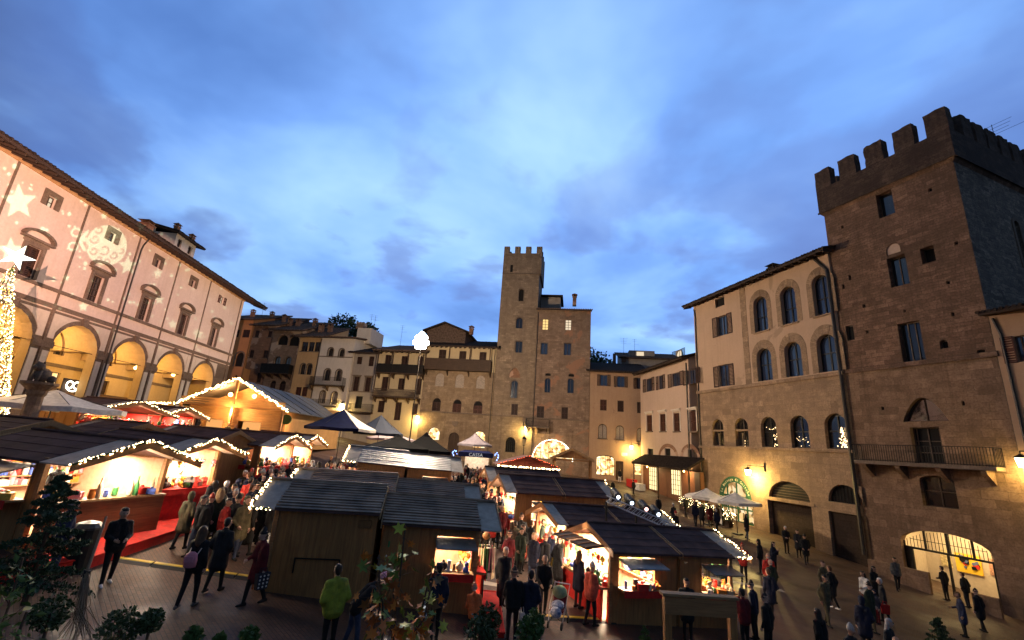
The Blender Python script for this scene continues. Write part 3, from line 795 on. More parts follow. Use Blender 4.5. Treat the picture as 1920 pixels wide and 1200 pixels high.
# little white attic house behind the eaves
A0 = LOG.uv(281, 424, 5.0); A1 = LOG.uv(372, 470, 5.0)
B2 = Bld('attic_house', 'small pale attic house rising behind the dark eaves of the arcaded palace', 'house', LOG, A0[0]+4.3, A1[0]-.6, 23.4, depth=5.0)
tz = (LOG.uv(330, 438, 5.0)[1]+A1[1])/2
for px, py in ((337, 456), (356, 469)):
    u, z = LOG.uv(px, py, 5.0); B2.win((u-.35, u+.35, z-.55, z+.45), None, 'glass')
B2.walls([(23.4, tz+.2, m_pl_white, 0)], 5)
B2.roof(tz+.2, .7, 5, .22, ou=.7, tile=m_tile_d, both=True)
B2.chimney(B2.u0+.6, .6, tz+.2, .5, 1.0); B2.chimney(B2.u1-.3, .6, tz+.2, .5, 1.0)

# ------------------------------------------------------------------ 2 far houses, left to right
GRP = 'old houses along the far side of the square'
def fz(u):   # ground under the far row
    w = FAR.world(u, 0, 0); return ground(w[0], w[1])
def seam(px, py): return FAR.uv(px, py)[0]
u1 = seam(QF[0]+290/4.2857, QF[1]+450/4.2857); u2 = seam(QF[0]+455/4.2857, QF[1]+500/4.2857); u3 = seam(QF[0]+668/4.2857, QF[1]+600/4.2857)
u4 = seam(QF[0]+850/4.2857, QF[1]+600/4.2857); u5 = seam(QF[0]+1115/4.2857, QF[1]+640/4.2857); u6 = seam(QF[0]+1325/4.2857, QF[1]+600/4.2857)
u7 = seam(640+618/4.0, 560+600/4.0); u8 = seam(640+1150/4.0, 560+600/4.0)
H = Bld('orange_house', 'deep orange house half hidden behind the end of the arcaded palace', 'house', FAR, u1-6.5, u1-.02, fz(u1), GRP)
for b in ((170,335,208,395),(235,335,292,398)): H.win(H.bx(QF,*b), None, 'shut', sm=m_shut_b)
H.win(H.bx(QF,178,515,242,632), 'semi', 'dark', sur=(.22, m_pietra))
zt = FAR.uv(QF[0]+280/4.2857, QF[1]+256/4.2857)[1]
H.walls([(fz(u1)-2, zt, m_pl_orange2, 0)], 9); H.roof(zt, .7, 9, .35); H.chimney(H.u1-3.4, 3.5, zt+1.2); H.chimney(H.u1-.4, 4.5, zt+1.2)
H.antenna(H.u1-1.2, 3, zt+1, 3)
e0, e1, f0, f1 = FAR.box(QF, 95, 640, 235, 760, -1.6)
X = Bld('orange_annex', 'low orange annex with a tiny window beside the chalet roof', 'house', FAR, e0, e1, fz(u1), GRP, depth=-1.6)
X.win(X.bx(QF,168,700,188,740), None, 'dark'); X.walls([(fz(u1)-2, f1, m_pl_orange2, 0)], 1.55)
H = Bld('red_brick_house', 'narrow red brown brick house with small square windows', 'house', FAR, u1, u2-.02, fz(u2), GRP, depth=.25)
for b in ((335,340,368,395),(440,345,472,395),(290,498,325,560),(400,500,438,562),(350,680,385,760)): H.win(H.bx(QF,*b), None, 'shut', sm=m_shut_b, sill=True)
zt = FAR.uv(QF[0]+400/4.2857, QF[1]+298/4.2857)[1]
H.walls([(fz(u2)-2, zt, m_brickred, 0)], 9); H.roof(zt, .6, 9, .4); H.chimney(H.u0+3.0, 3, zt+1.2)
H = Bld('loggia_house', 'brown brick house with two arched attic openings and a dark timber balcony', 'house', FAR, u2, u3-.02, fz(u3), GRP)
for b in ((515,375,600,458),(605,378,690,465)): H.win(H.bx(QF,*b), 'semi', 'dark', rd=.5)
for b in ((490,548,540,625),(575,550,625,632)): H.win(H.bx(QF,*b), 'semi', 'glass', sur=(.15, m_pietra))
for b in ((455,740,500,822),(530,742,580,826)): H.win(H.bx(QF,*b), 'semi', 'shut', sm=m_shut_b)
zt = FAR.uv(QF[0]+600/4.2857, QF[1]+340/4.2857)[1]
H.walls([(fz(u3)-2, zt, m_brickbrown, 0)], 9); H.roof(zt, .8, 9, .4); H.chimney(u3-4.6, 3, zt+1.3); H.chimney(u3-3.2, 3.2, zt+1.3); H.chimney(u3-.6, 4, zt+1.4, .6, 1.3)
a, b, c, d = H.bx(QF, 412,620,640,690); H.balcony(a, b, c, d-c, 1.0, 'board', brackets=4)
H = Bld('ochre_house', 'bright ochre house with a row of three attic windows', 'house', FAR, u3, u4-.02, fz(u4), GRP, depth=-.2)
for b in ((708,432,760,508),(765,434,810,509),(815,434,862,510)): H.win(H.bx(QF,*b), None, 'glass', sill=True)
for b in ((700,607,738,695),(750,609,790,698)): H.win(H.bx(QF,*b), 'semi', 'glass', sur=(.14, m_pietra))
for b in ((660,795,705,868),(712,796,755,870)): H.win(H.bx(QF,*b), None, 'shut')
zt = FAR.uv(QF[0]+790/4.2857, QF[1]+392/4.2857)[1]
H.walls([(fz(u4)-2, zt, m_pl_orange, 0)], 9); H.roof(zt, .9, 8, .42); H.chimney(u3+1.5, 3, zt+1.3, .7, 1.2); H.chimney(u3+2.9, 3.4, zt+1.3, .6, 1.3)
H.pipe([(u4-.15, zt-.3), (u4-.15, fz(u4)+1)])
H = Bld('white_house', 'pale plaster house with pairs of arched windows and a black iron balcony', 'house', FAR, u4, u5-.02, fz(u5), GRP, depth=-.3)
for b in ((924,482,962,557),(1012,490,1050,562)): H.win(H.bx(QF,*b), 'semi', 'glass', sur=(.17, m_pietra))
for b in ((893,650,937,745),(985,656,1028,748)): H.win(H.bx(QF,*b), 'semi', 'glass', sur=(.17, m_pietra))
for b in ((858,825,898,925),(950,835,992,935)): H.win(H.bx(QF,*b), 'semi', 'curtain', sur=(.15, m_pietra))
zt = FAR.uv(QF[0]+1000/4.2857, QF[1]+408/4.2857)[1]
H.walls([(fz(u5)-2, zt, m_pl_white, 0)], 9); H.roof(zt, .7, 9, .15)
sz = FAR.uv(QF[0]+980/4.2857, QF[1]+556/4.2857)[1]; H.band('string_course', sz-.08, sz+.08, .08)
a, b, c, d = H.bx(QF, 800,722,1065,785); H.balcony(a, b, c, d-c, 1.0, 'iron', brackets=3)
a, b, c, d = H.bx(QF, 800,900,1010,950); H.balcony(a, b, c, d-c, .7, 'iron')
hb = MB(); x0, x1 = u4+4.2-H.uc, u5-H.uc+1.0; hb.box(x0, x1, 3, 8, zt-H.zb, zt-H.zb+2.6); obj('roof_block', hb, m_pl_white, H.root)
H.chimney(u5-1.4, 4, zt+2.6, 1.3, 1.1, m_brickbrown, False); H.antenna(u5-.3, 5, zt+2.4, 3.2); H.antenna(u5+.4, 5, zt+2.4, 3)
H = Bld('grey_house', 'narrow grey house under a dark pent roof with moulded window heads', 'house', FAR, u5, u6-.02, fz(u6), GRP, depth=.15)
for b in ((1155,552,1195,612),(1250,550,1290,628)): H.win(H.bx(QF,*b), None, 'shut', sm=m_shut_b)
for b in ((1125,712,1168,832),(1220,718,1262,835)): H.win(H.bx(QF,*b), None, 'shut', sm=m_shut_b, cornice=.1)
H.win(H.bx(QF,1140,868,1195,968), None, 'dark')
zt = FAR.uv(QF[0]+1235/4.2857, QF[1]+520/4.2857)[1]
H.walls([(fz(u6)-2, zt, m_pl_grey, 0)], 9); H.roof(zt, 1.1, 9, .3, tile=m_tile_d)
a, b, c, d = H.bx(QF, 1105,935,1290,1000); H.balcony(a, b, c, d-c, .8, 'iron')
sz = FAR.uv(QF[0]+1190/4.2857, QF[1]+832/4.2857)[1]; H.band('string_course', sz-.08, sz+.05, .08)
H = Bld('gallery_house', 'yellow house with dark timber galleries on two floors behind the floodlight mast', 'house', FAR, u6, u7-.02, fz(u7), GRP)
for b in ((328,422,372,500),(450,430,495,508),(572,432,610,512)): H.win(H.bx(QG,*b), None, 'shut', sm=m_shut_b)
for b in ((303,585,348,690),(427,597,472,682),(552,600,600,720)): H.win(H.bx(QG,*b), None, 'shut', sm=m_shut_b)
for b in ((275,765,322,853),(400,775,447,912),(530,785,572,872)): H.win(H.bx(QG,*b), None, 'shut', sm=m_shut_b)
zt = FAR.uv(640+465/4, 560+392/4)[1]
H.walls([(fz(u7)-2, zt, m_pl_yellow, 0)], 9); H.roof(zt, 1.5, 9, .28, tile=m_tile, rafters=.7)
a, b, c, d = H.bx(QG, 285,505,632,565); H.balcony(a, b, c, d-c, 1.2, 'board', brackets=4); zg = d
a2, b2, c2, d2 = H.bx(QG, 258,685,602,742); H.balcony(a2, b2, c2, d2-c2, 1.2, 'turned', brackets=5, bm=m_woodd)
for q in (0, .33, .66, .99):
    pb = MB(); x = a+(b-a-.12)*q-H.uc; pb.box(x, x+.12, -1.2, -1.08, zg-H.zb+.08, zt-H.zb-.35); obj('gallery_post', pb, m_woodd_z, H.root)
    pb = MB(); x = a2+(b2-a2-.12)*q-H.uc; pb.box(x, x+.12, -1.2, -1.08, d2-H.zb+.005, c-H.zb-.13); obj('gallery_post', pb, m_woodd_z, H.root)
H.antenna(u6+2.2, 2.5, zt+.8, 4, 3)
# stone house with gabled roof and gallery
H = Bld('gabled_house', 'stone house with a gabled roof, timber gallery and arched windows beside the slim tower', 'house', FAR, u7, u8-.02, fz(u8), GRP, depth=-.1)
for b in ((730,382,785,470),(882,392,935,502),(1035,400,1087,487)): H.win(H.bx(QG,*b), None, 'shut', sm=m_shut_b)
for b in ((705,558,770,657),(855,565,920,667),(1012,576,1076,674)): H.win(H.bx(QG,*b), 'semi', 'blind', mat=m_curtain, rd=.2)
for b in ((682,742,745,842),(835,754,900,856),(990,766,1058,864)): H.win(H.bx(QG,*b), 'semi', 'shut', sm=m_shut_r)
H.win(H.bx(QG,650,962,737,1060), 'semi', 'shop'); H.win(H.bx(QG,800,1002,880,1180), 'semi', 'door'); H.win(H.bx(QG,985,990,1080,1120), 'semi', 'shop', mh=[.5])
zg0 = FAR.uv(640+900/4, 560+545/4)[1]; zt = FAR.uv(640+980/4, 560+362/4)[1]
H.walls([(fz(u8)-2, zg0, m_stone_bal, 0), (zg0, zt, m_pl_yellow, 0)], 10)
H.roof(zt, 1.3, 9, .3, tile=m_tile_d, rafters=.7)
a, b, c, d = H.bx(QG, 640,465,1130,540); H.balcony(a, b, c, d-c, 1.1, 'board', brackets=4, bm=m_woodd)
for q in (0, .36, .68, .985):
    pb = MB(); x = a+(b-a-.14)*q-H.uc; pb.box(x, x+.14, -1.1, -.97, d-H.zb+.08, zt-H.zb-.3); obj('gallery_post', pb, m_woodd_z, H.root)
sz = FAR.uv(640+865/4, 560+858/4)[1]; H.band('string_course', sz-.1, sz+.1, .1)
ga = FAR.uv(640+785/4, 560+178/4, 3); g0 = FAR.uv(640+620/4, 560+238/4, 3); g1 = FAR.uv(640+962/4, 560+252/4, 3)
gb = MB(); pk = (ga[0]-H.uc, ga[1]-H.zb); pl = (g0[0]-H.uc, g0[1]-H.zb); pr_ = (g1[0]-H.uc, g1[1]-H.zb)
gb.ext([(pl[0]+.6, zt-H.zb-1), (pr_[0]-.6, zt-H.zb-1), (pr_[0]-.6, pr_[1]+.1), (pk[0], pk[1]-.25), (pl[0]+.6, pl[1]+.1)], 3.0, 9.5, 'xz'); obj('gable_wall', gb, m_tile, H.root)
gb = MB()
gb.ext([pl, pk, (pk[0], pk[1]-.25), (pl[0], pl[1]-.25)], 2.4, 10, 'xz'); gb.ext([pk, pr_, (pr_[0], pr_[1]-.25), (pk[0], pk[1]-.25)], 2.4, 10, 'xz'); obj('gable_roof', gb, m_tile_d, H.root)
H.chimney(g1[0]+.3, 3, g1[1]-.4, .6, .9)
cb = MB(); q = H.bx(QG, 830,920,876,962); cb.ext([(q[0]-H.uc, q[3]-H.zb), (q[1]-H.uc, q[3]-H.zb), (q[1]-H.uc, (q[2]+q[3])/2-H.zb), ((q[0]+q[1])/2-H.uc, q[2]-H.zb), (q[0]-H.uc, (q[2]+q[3])/2-H.zb)], -.12, 0, 'xz'); obj('coat_of_arms', cb, m_pietra, H.root)
H.pipe([(u8-.2, zt-.4), (u8-.2, fz(u8)+.5)])
# slim tower and the palace with it
ut = seam(1002, 700); ue = 12.05; zt_ = 36.75
H = Bld('slim_tower', 'slim tall stone tower with four merlons at the middle of the far side', 'tower', FAR, u8, ut, fz(u8))
def putlogs(Bd, pts, zm, m_=m_dark):
    for x, y, w, h in pts:
        a, b, c, d = Bd.bx(zm, x-w/2, y-h/2, x+w/2, y+h/2); Bd.win((a, b, c, d), None, 'dark', ft=.01, rd=.2)
H.win(H.bx(QT,485,672,545,830), 'semi', 'dark', rd=.35, sur=(.14, m_pietra), pr=.03); H.win(H.bx(QT,450,1032,532,1170), 'semi', 'glass', sur=(.16, m_pietra), pr=.03)
H.win(H.bx(QU,347,102,413,215), None, 'glass', sur=(.14, m_pietra), pr=.03); H.win(H.bx(QU,285,362,393,460), 'pt', 'blind', mat=m_brickred, rd=.2)
H.win(H.bx(QU,300,483,367,660), 'semi', 'glass', sur=(.14, m_pietra), pr=.03); H.win(H.bx(QU,305,716,370,826), None, 'shut', rd=.12)
H.win(H.bx(QU,248,1040,345,1190), 'semi', 'dark', mv=[.2,.4,.6,.8], fm=m_iron, rd=.4)
zc = FAR.uv(900+520/6.667, 440+492/6.667)[1]; zm0 = FAR.uv(900+545/6.667, 440+235/6.667)[1]
H.walls([(fz(u8)-2, zc, m_stone_far, 0)], 6.5)
mb = MB(); a, b = u8-H.uc-.0, ut-H.uc+.25; mb.box(a, b+.02, -.12, 6.6, zc-H.zb, zc-H.zb+.16); obj('string_course', mb, m_pietra, H.root)
mb = MB(); mb.box(a+.02, b, -.08, 6.55, zc-H.zb+.16, zm0-H.zb); obj('battlement_wall', mb, m_stone_far, H.root)
wm = (b-a-.02)/7.0
mer = MB(); mer.box(0, wm*1.0, -.08, .5, 0, zt_-zm0); mer = mer.mesh('merlon')
for i in range(4):
    for yy in (0, 6.05): obj('merlon', mer, m_stone_far, H.root, (a+.02+i*2*wm, yy, zm0-H.zb+.001))
for i in (1, 2): obj('merlon', mer, m_stone_far, H.root, (a+.02, i*2.0, zm0-H.zb+.001)); obj('merlon', mer, m_stone_far, H.root, (b-wm, i*2.0, zm0-H.zb+.001))
mb = MB(); q = H.bx(QT, 380,380,412,470); mb.box(q[0]-H.uc, q[1]-H.uc, -.085, -.081, q[2]-H.zb, q[3]-H.zb); obj('loophole', mb, m_dark, H.root)
sz = FAR.uv(900+560/5.22, 620+855/5.22)[1]
H.band('string_course', sz-.08, sz+.08, .1)
H2 = Bld('tower_palace', 'stone palace joined to the slim tower with two lit top windows', 'palace', FAR, ut+.01, ue, fz(6))
H2.win(H2.bx(QT,778,1052,855,1188), None, 'lit', mv=[.5], mh=[.25,.5,.75]); H2.win(H2.bx(QT,1065,1062,1143,1192), None, 'litw', mv=[.5], mh=[.25,.5,.75])
H2.win(H2.bx(QU,595,117,662,232), None, 'glass2', sur=(.1, m_pietra), pr=.02); H2.win(H2.bx(QU,822,122,890,240), None, 'glass2', sur=(.1, m_pietra), pr=.02)
for b in ((632,460,690,605),(857,465,918,612)): H2.win(H2.bx(QU,*b), 'semi', 'glass')
for b in ((640,415,694,443),(865,420,922,450)): H2.win(H2.bx(QU,*b), 'seg', 'dark')
H2.win(H2.bx(QU,555,738,627,860), None, 'shut', rd=.12); H2.win(H2.bx(QU,797,748,860,866), None, 'shut', rd=.12)
H2.win(H2.bx(QU,515,1068,910,1260), 'semi', 'shop', mv=[.2,.4,.6,.8], mh=[.35])
zt = FAR.uv(1060, 582)[1]
H2.walls([(fz(6)-2, zt, m_stone_pal, 0)], 9); H2.roof(zt, .7, 9, .25, ou=.15); H2.band('string_course', sz-.08, sz+.08, .1)
rb = MB(); q = FAR.uv(1050, 572, 5); rb.box(ut-H2.uc+.1, 7.2-H2.uc, 4, 9, zt-H2.zb+.6, q[1]-H2.zb+1.0); obj('roof_block', rb, m_pl_grey, H2.root)
rb = MB(); rb.box(ut-H2.uc+.1, 7.6-H2.uc, 3.4, 9.4, q[1]-H2.zb+1.003, q[1]-H2.zb+1.25); obj('roof_block_cover', rb, m_tile_d, H2.root)
cq = FAR.uv(1077, 575, 4); H2.chimney(cq[0], 3, cq[1]-.2, .6, 1.5)
a, b, c, d = H2.bx(QU, 455,862,680,940); H2.balcony(a, b, c, 1.0, 1.3, 'iron', slab=.2, brackets=3, smat=m_pietra)
H2.pipe([(ut+.15, zt-.4), (ut+.15, fz(6)+.3)], .07)
# fairy lights over the big arch
# house with shuttered windows between palace and corner
w = seam(1203, 701)
H3 = Bld('lantern_house', 'warm plaster house with a lit arched shop window and a bright wall lantern', 'house', FAR, ue+.02, w+.6, fz(16), depth=.1)
for b in ((170,552,262,690),(380,570,478,706),(625,590,720,728)): H3.win(H3.bx(QH,*b), None, 'open', sm=m_shut_r, lw=.4)
for b in ((168,862,250,998),(385,874,463,1014),(630,892,700,1032)): H3.win(H3.bx(QH,*b), None, 'shut', sm=m_shut_r, rd=.12)
for b in ((210,100,320,280),(430,118,535,298),(693,148,790,318)): H3.win(H3.bx(QI,*b), 'semi', 'curtain', sill=True)
H3.win(H3.bx(QI,185,490,415,742), 'seg', 'shop', mv=[.25,.5,.75], mh=[.8], fm=m_iron); H3.win(H3.bx(QI,430,565,525,805), None, 'door'); H3.win(H3.bx(QI,650,540,755,740), None, 'shop', mh=[.2,.4,.6,.8], fm=m_iron)
zt = FAR.uv(1156, 697)[1]
H3.walls([(fz(16)-2, zt, m_pl_orange3, 0)], 9); H3.roof(zt, .8, 9, .3, tile=m_tile_d)
q = H3.bx(QI, 505,460,575,500); mb = MB(); mb.box(q[0]-H3.uc, q[1]-H3.uc, -.05, 0, q[2]-H3.zb, q[3]-H3.zb); obj('street_name_plaque', mb, mat('marble plaque', (.6,.55,.45), .5, .1), H3.root)
# ------------------------------------------------------------------ 3 right side
S = Bld('pink_house', 'pink plaster house with brown shutters above a lean-to shop canopy', 'house', RS, .9, 13.75, 0.2)
for b in ((740,596,815,760),(895,560,955,732),(1062,525,1168,695),(1255,485,1370,665)): S.win(S.bx(QH,*b), None, 'open', sm=m_shut_b, lw=.42)
for i, (x0, x1, yt) in enumerate(((750,822,1055),(918,990,1040),(1088,1166,1030),(1285,1372,1012))):
    bt = RS.box(QH, x0, yt, x1, 1200, 0); zb_ = RS.uv(1090+(810+i*180)/6.668, 780+192/6.668)[1]
    S.win((bt[0], bt[1], zb_, bt[3]), None, 'shut', sm=m_shut_r, cornice=.3, sill=True, cm=m_pl_white)
for b in ((828,408,898,492),(1042,405,1113,498),(1330,420,1415,520)): S.win(S.bx(QI,*b), None, 'dark', sill=False)
zt = 16.7
S.walls([(-2, zt, m_pl_pink, 0)], 9); S.roof(zt, 1.0, 9, .3, tile=m_tile_d, rafters=.7, ou=.3)
for b in ((965,345,1210,520),(1240,350,1480,520)):
    q = S.bx(QI,*b); A = arch_pts(q[0]-S.uc, q[1]-S.uc, q[2]-S.zb, q[3]-S.zb, 'semi', 12); A2 = arch_pts(q[0]+.45-S.uc, q[1]-.45-S.uc, q[2]-S.zb, q[3]-.4-S.zb, 'semi', 12)
    for i in range(12):
        vb = MB(); vb.hexa([(A2[i][0],-.025,A2[i][1]),(A2[i+1][0],-.025,A2[i+1][1]),(A2[i+1][0],.01,A2[i+1][1]),(A2[i][0],.01,A2[i][1]),(A[i][0],-.025,A[i][1]),(A[i+1][0],-.025,A[i+1][1]),(A[i+1][0],.01,A[i+1][1]),(A[i][0],.01,A[i][1])]); obj('voussoir', vb, m_brickred, S.root)
S.pipe([(13.4, zt-.6), (13.4, 1)], .08)
# right palace
Pz = -1.0
Pb = Bld('right_palace', 'tall pink and stone palace with two rows of large arched windows on the right', 'palace', RM, 1.3, 17.95, Pz)
Pb.win(Pb.bx(QR,293,612,375,695), None, 'dark')
Pb.win(Pb.bx(QR,312,775,400,955), None, 'open', lw=.5, sm=m_shut_b); Pb.win(Pb.bx(QS,302,103,385,285), None, 'open', lw=.52, sm=m_shut_b)
UP = [Pb.bx(QR,632,605,762,852), Pb.bx(QR,874,525,1022,783), Pb.bx(QR,1158,420,1322,702)]
zb_ = 17.45
for a, b, c, d in UP: Pb.win((a+.08, b-.04, 17.35, 20.75), 'semi', 'glass2', mv=[.5], mh=[.42], rd=.45, sur=(.5, m_stone_rm), pr=.02, crown=1.35, sillm=m_stone_rm, sill=True, ft=.1, fm=m_iron)
LO = [Pb.bx(QS,618,10,748,245), Pb.bx(QS,852,-20,1000,215), Pb.bx(QS,1122,-60,1298,180)]
for a, b, c, d in LO: Pb.win((a+.06, b-.04, 12.75, 15.75), 'semi', 'glass2', mv=[.5], mh=[.5], rd=.45, sur=(.55, m_stone_rm), pr=.02, crown=1.45, ft=.1, fm=m_iron)
TH = [Pb.bx(QS,246,560,345,790), Pb.bx(QS,434,548,550,790), Pb.bx(QS,650,538,788,798), Pb.bx(QS,895,528,1056,802), Pb.bx(QS,1180,510,1382,812)]
for i, (a, b, c, d) in enumerate(TH): Pb.win((a+.05, b-.05, 6.95, d), 'semi', 'glass', mv=[.5], mh=([.58] if i < 2 else [.5]), rd=.4, ft=.1, fm=m_iron if i > 1 else m_frame)
G1 = Pb.bx(QE,140,165,452,620); G2 = Pb.bx(QE,605,215,985,385); G3 = Pb.bx(QE,1160,245,1480,420)
D2 = Pb.bx(QE,598,420,1035,850); D3 = Pb.bx(QE,1185,520,1545,1030)
m_green = mat('green shopfront paint', (.02,.085,.045), .4, .2, 5)
m_gate = masonry('studded plank gate', (.07,.045,.03), (.055,.035,.024), (.02,.014,.01), .6, .42, stain=(.03,.02,.015), bump=.6)
Pb.win((G1[0], G1[1], G1[2]+.2, G1[3]), 'semi', 'shop', mv=[.22,.5,.78], mh=[.56,.3], fm=m_green, ft=.16, rd=.35, mat=interior('dim shop light', [(.15,(.02,.03,.012)),(.35,(.3,.16,.05)),(.6,(1.0,.62,.25)),(.85,(1.0,.8,.5))], .9, 2.2))
Pb.win(G2, 'semi', 'dark', mv=[], mh=[.15,.3,.45,.6,.75], fm=m_woodd, rd=.35); Pb.win(G3, 'semi', 'dark', mv=[.1,.2,.3,.4,.5,.6,.7,.8,.9], fm=m_iron, ft=.03, rd=.35)
Pb.win((D2[0]+.2, D2[1]-.1, D2[2]-.1, D2[3]), None, 'door', mv=[], mat=m_gate, rd=.5); Pb.win((D3[0]+.1, D3[1]-.1, D3[2], D3[3]), None, 'door', mv=[], mat=m_gate, rd=.3)
Pb.walls([(Pz-3, 12.6, m_stone_rm, 0), (12.6, 22.45, m_pl_rm, 0)], 10, rd=.3)
Pb.band('string_course', 12.35, 12.65, .14, m_=m_stone_rm); Pb.band('string_course', 6.68, 6.9, .14, m_=m_stone_rm)
Pb.band('gate_lintel', D2[3]+.02, G2[2]-.02, .05, D2[0]-.1, D2[1]+.2, m_stone_rm)
qs = Pb.F.uv(1280+545/4.8, 430+700/4.8)[0]
qb = MB(); qb.box(qs-.35-Pb.uc, qs+.35-Pb.uc, -.03, .02, 12.66-Pz, 22.4-Pz); obj('quoin_strip', qb, m_stone_rm, Pb.root)
Pb.roof(22.45, 1.1, 10, .28, ou=.5, tile=m_tile_d, rafters=.7, th=.2); Pb.chimney(5.2, .8, 22.7, .8, .5, m_tile_d, False); Pb.chimney(11.5, 1.2, 22.9, .7, .6, m_tile_d)
Pb.pipe([(1.45, 22), (1.6, 21.2), (1.6, 2)], .07); Pb.pipe([(16.8, 22.2), (17.75, 20.9), (17.8, 12), (17.8, 0)], .12)
for i in (0, 1):   # columns of the two twin windows
    a, b, c, d = TH[i]; cb = MB(); cb.lathe([(.09, 0), (.06, .12), (.055, 1.0), (.11, 1.2)], 8, ((a+b)/2-Pb.uc, .12, 6.95-Pz)); obj('window_column', cb, m_pietra, Pb.root)
    lb = MB(); lb.box(a-Pb.uc+.05, b-Pb.uc-.05, .1, .25, 8.15-Pz+(d-8.9)*.3, 8.32-Pz+(d-8.9)*.3); obj('window_transom', lb, m_stone_rm, Pb.root)
m_text = mat('cream lettering', (.75,.68,.45), .6, 0)
def text_mesh(body, size, name, m_, parent, loc, rx=math.pi/2, rz=0.0, ext=.006):
    cu = bpy.data.curves.new(name, 'FONT'); cu.body = body; cu.size = size; cu.extrude = ext; cu.align_x = 'CENTER'; cu.align_y = 'CENTER'; cu.resolution_u = 2
    tmp = bpy.data.objects.new('tmp', cu); COL.objects.link(tmp)
    dg = bpy.context.evaluated_depsgraph_get(); me = bpy.data.meshes.new_from_object(tmp.evaluated_get(dg)); bpy.data.objects.remove(tmp)
    me.materials.clear(); me.materials.append(m_)
    o = bpy.data.objects.new(name, me); COL.objects.link(o); o.parent = parent; o.location = loc; o.rotation_euler = (rx, 0, rz)
    return o
gx, gz, gr = (G1[0]+G1[1])/2-Pb.uc, G1[3]-(G1[1]-G1[0])/2-Pz, (G1[1]-G1[0])/2
A = arch_pts(gx-gr, gx+gr, gz, gz+gr, 'semi', 16); A2 = arch_pts(gx-gr+.55, gx+gr-.55, gz, gz+gr-.55, 'semi', 16); mb = MB()
for i in range(16): mb.hexa([(A2[i][0],.05,A2[i][1]),(A2[i+1][0],.05,A2[i+1][1]),(A2[i+1][0],.12,A2[i+1][1]),(A2[i][0],.12,A2[i][1]),(A[i][0],.05,A[i][1]),(A[i+1][0],.05,A[i+1][1]),(A[i+1][0],.12,A[i+1][1]),(A[i][0],.12,A[i][1])])
arcb = obj('shop_fascia', mb, m_green, Pb.root)
txt = 'La Bottega di Gnicche'
for i, ch in enumerate(txt):
    if ch == ' ': continue
    an = math.radians(160-140*i/(len(txt)-1)); r_ = gr-.30
    o = text_mesh(ch, .34, 'letter', m_text, arcb, (gx+r_*math.cos(an), .035, gz+r_*math.sin(an)))
    o.rotation_euler = (math.pi/2, -(an-math.pi/2), 0)
# ------------------------------------------------------------------ 4 near tower (right)
Tz = -2.0
T = Bld('battlemented_tower', 'massive dark stone tower with battlements at the right edge of the square', 'tower', TW, 1.0, 9.6, Tz)
T.win(T.bx(QA,530,705,665,925), None, 'glass', rd=.5, mv=[]); T.win(T.bx(QB,465,75,590,165), 'semi', 'blind', mat=m_pl_pink, rd=.12, y=0)
T.win(T.bx(QB,490,180,655,445), None, 'glass', rd=.45); T.win(T.bx(QB,768,102,892,243), None, 'dark', rd=.5)
T.win(T.bx(QB,588,750,785,1105), None, 'glass', rd=.45, mv=[.33,.66]); T.win(T.bx(QB,932,908,1003,985), 'semi', 'dark', rd=.3)
T.win(T.bx(QB,125,785,190,915), None, 'dark', rd=.25)
putlogs(T, [(1075,75,30,30),(1005,415,32,30),(278,617,26,30),(305,840,24,28),(628,660,20,28),(1045,688,30,35),(155,370,22,45),(98,450,22,40),(1290,1010,70,26)], QB)
putlogs(T, [(960,712,32,28),(980,470,30,24),(255,1010,20,26),(1170,1140,28,24)], QA); putlogs(T, [(375,428,26,30),(1130,380,28,44)], QC)
T.win(T.bx(QC,548,325,975,550), 'pt', 'glass', rd=.4, mv=[.5], fm=m_woodd); T.win(T.bx(QC,652,605,935,945), None, 'dark', rd=.45, mv=[.12,.5,.88], mh=[.3,.62], fm=m_frame)
T.win(T.bx(QD,668,-30,930,205), 'seg', 'glass', rd=.4, mv=[.5], mh=[.5], fm=m_woodd)
q = T.bx(QD,525,385,1232,860); SH = (q[0]+.1, q[1]-.1, -1.5, q[3]-.15)
T.ops.append((SH, 'seg', 'none', {}))
zc = 25.9; zbt = 28.0
mb = MB(); ops = [(b[0]-T.uc, b[1]-T.uc, b[2]-Tz, b[3]-Tz, a, kw.get('rd', .3)) for b, a, k_, kw in T.ops if (b[2]+b[3])/2 >= 12.7]
wall_grid(mb, 1.0-T.uc, 9.6-T.uc, 12.7-Tz, zc-Tz, ops, 0, .4)
obj('wall', mb, m_stone_tw, T.root)
mb = MB(); ops = [(b[0]-T.uc, b[1]-T.uc, b[2]-Tz, b[3]-Tz, a, kw.get('rd', .5)) for b, a, k_, kw in T.ops if (b[2]+b[3])/2 < 12.7]
wall_grid(mb, 1.0-T.uc, 9.6-T.uc, -3, 12.7-Tz, ops, 0, .5); mb.quad((1-T.uc,0,-3), (1-T.uc,9,-3), (1-T.uc,9,12.7-Tz), (1-T.uc,0,12.7-Tz))
obj('wall', mb, m_stone_tw2, T.root)
for box, arch, kind, kw in T.ops: T._window(box, arch, kind, kw, kw.get('rd', .3))
sd = MB(); X0 = 9.6-T.uc; dpt = 10.4
wall_grid(sd, 0, dpt, -3, zc-Tz, [(6.1, 6.75, 19.6-Tz, 22.9-Tz, 'semi', .4), (5.0, 5.6, 14.6-Tz, 16.6-Tz, 'semi', .4)], 0, .4)
sd.v = [(X0-p[1], p[0], p[2]) for p in sd.v]
sd.quad((1-T.uc,0,12.7-Tz), (1-T.uc,dpt,12.7-Tz), (1-T.uc,dpt,zc-Tz), (1-T.uc,0,zc-Tz)); sd.quad((1-T.uc,dpt,-3), (X0,dpt,-3), (X0,dpt,zc-Tz), (1-T.uc,dpt,zc-Tz))
obj('rubble_wall', sd, m_rubble, T.root)
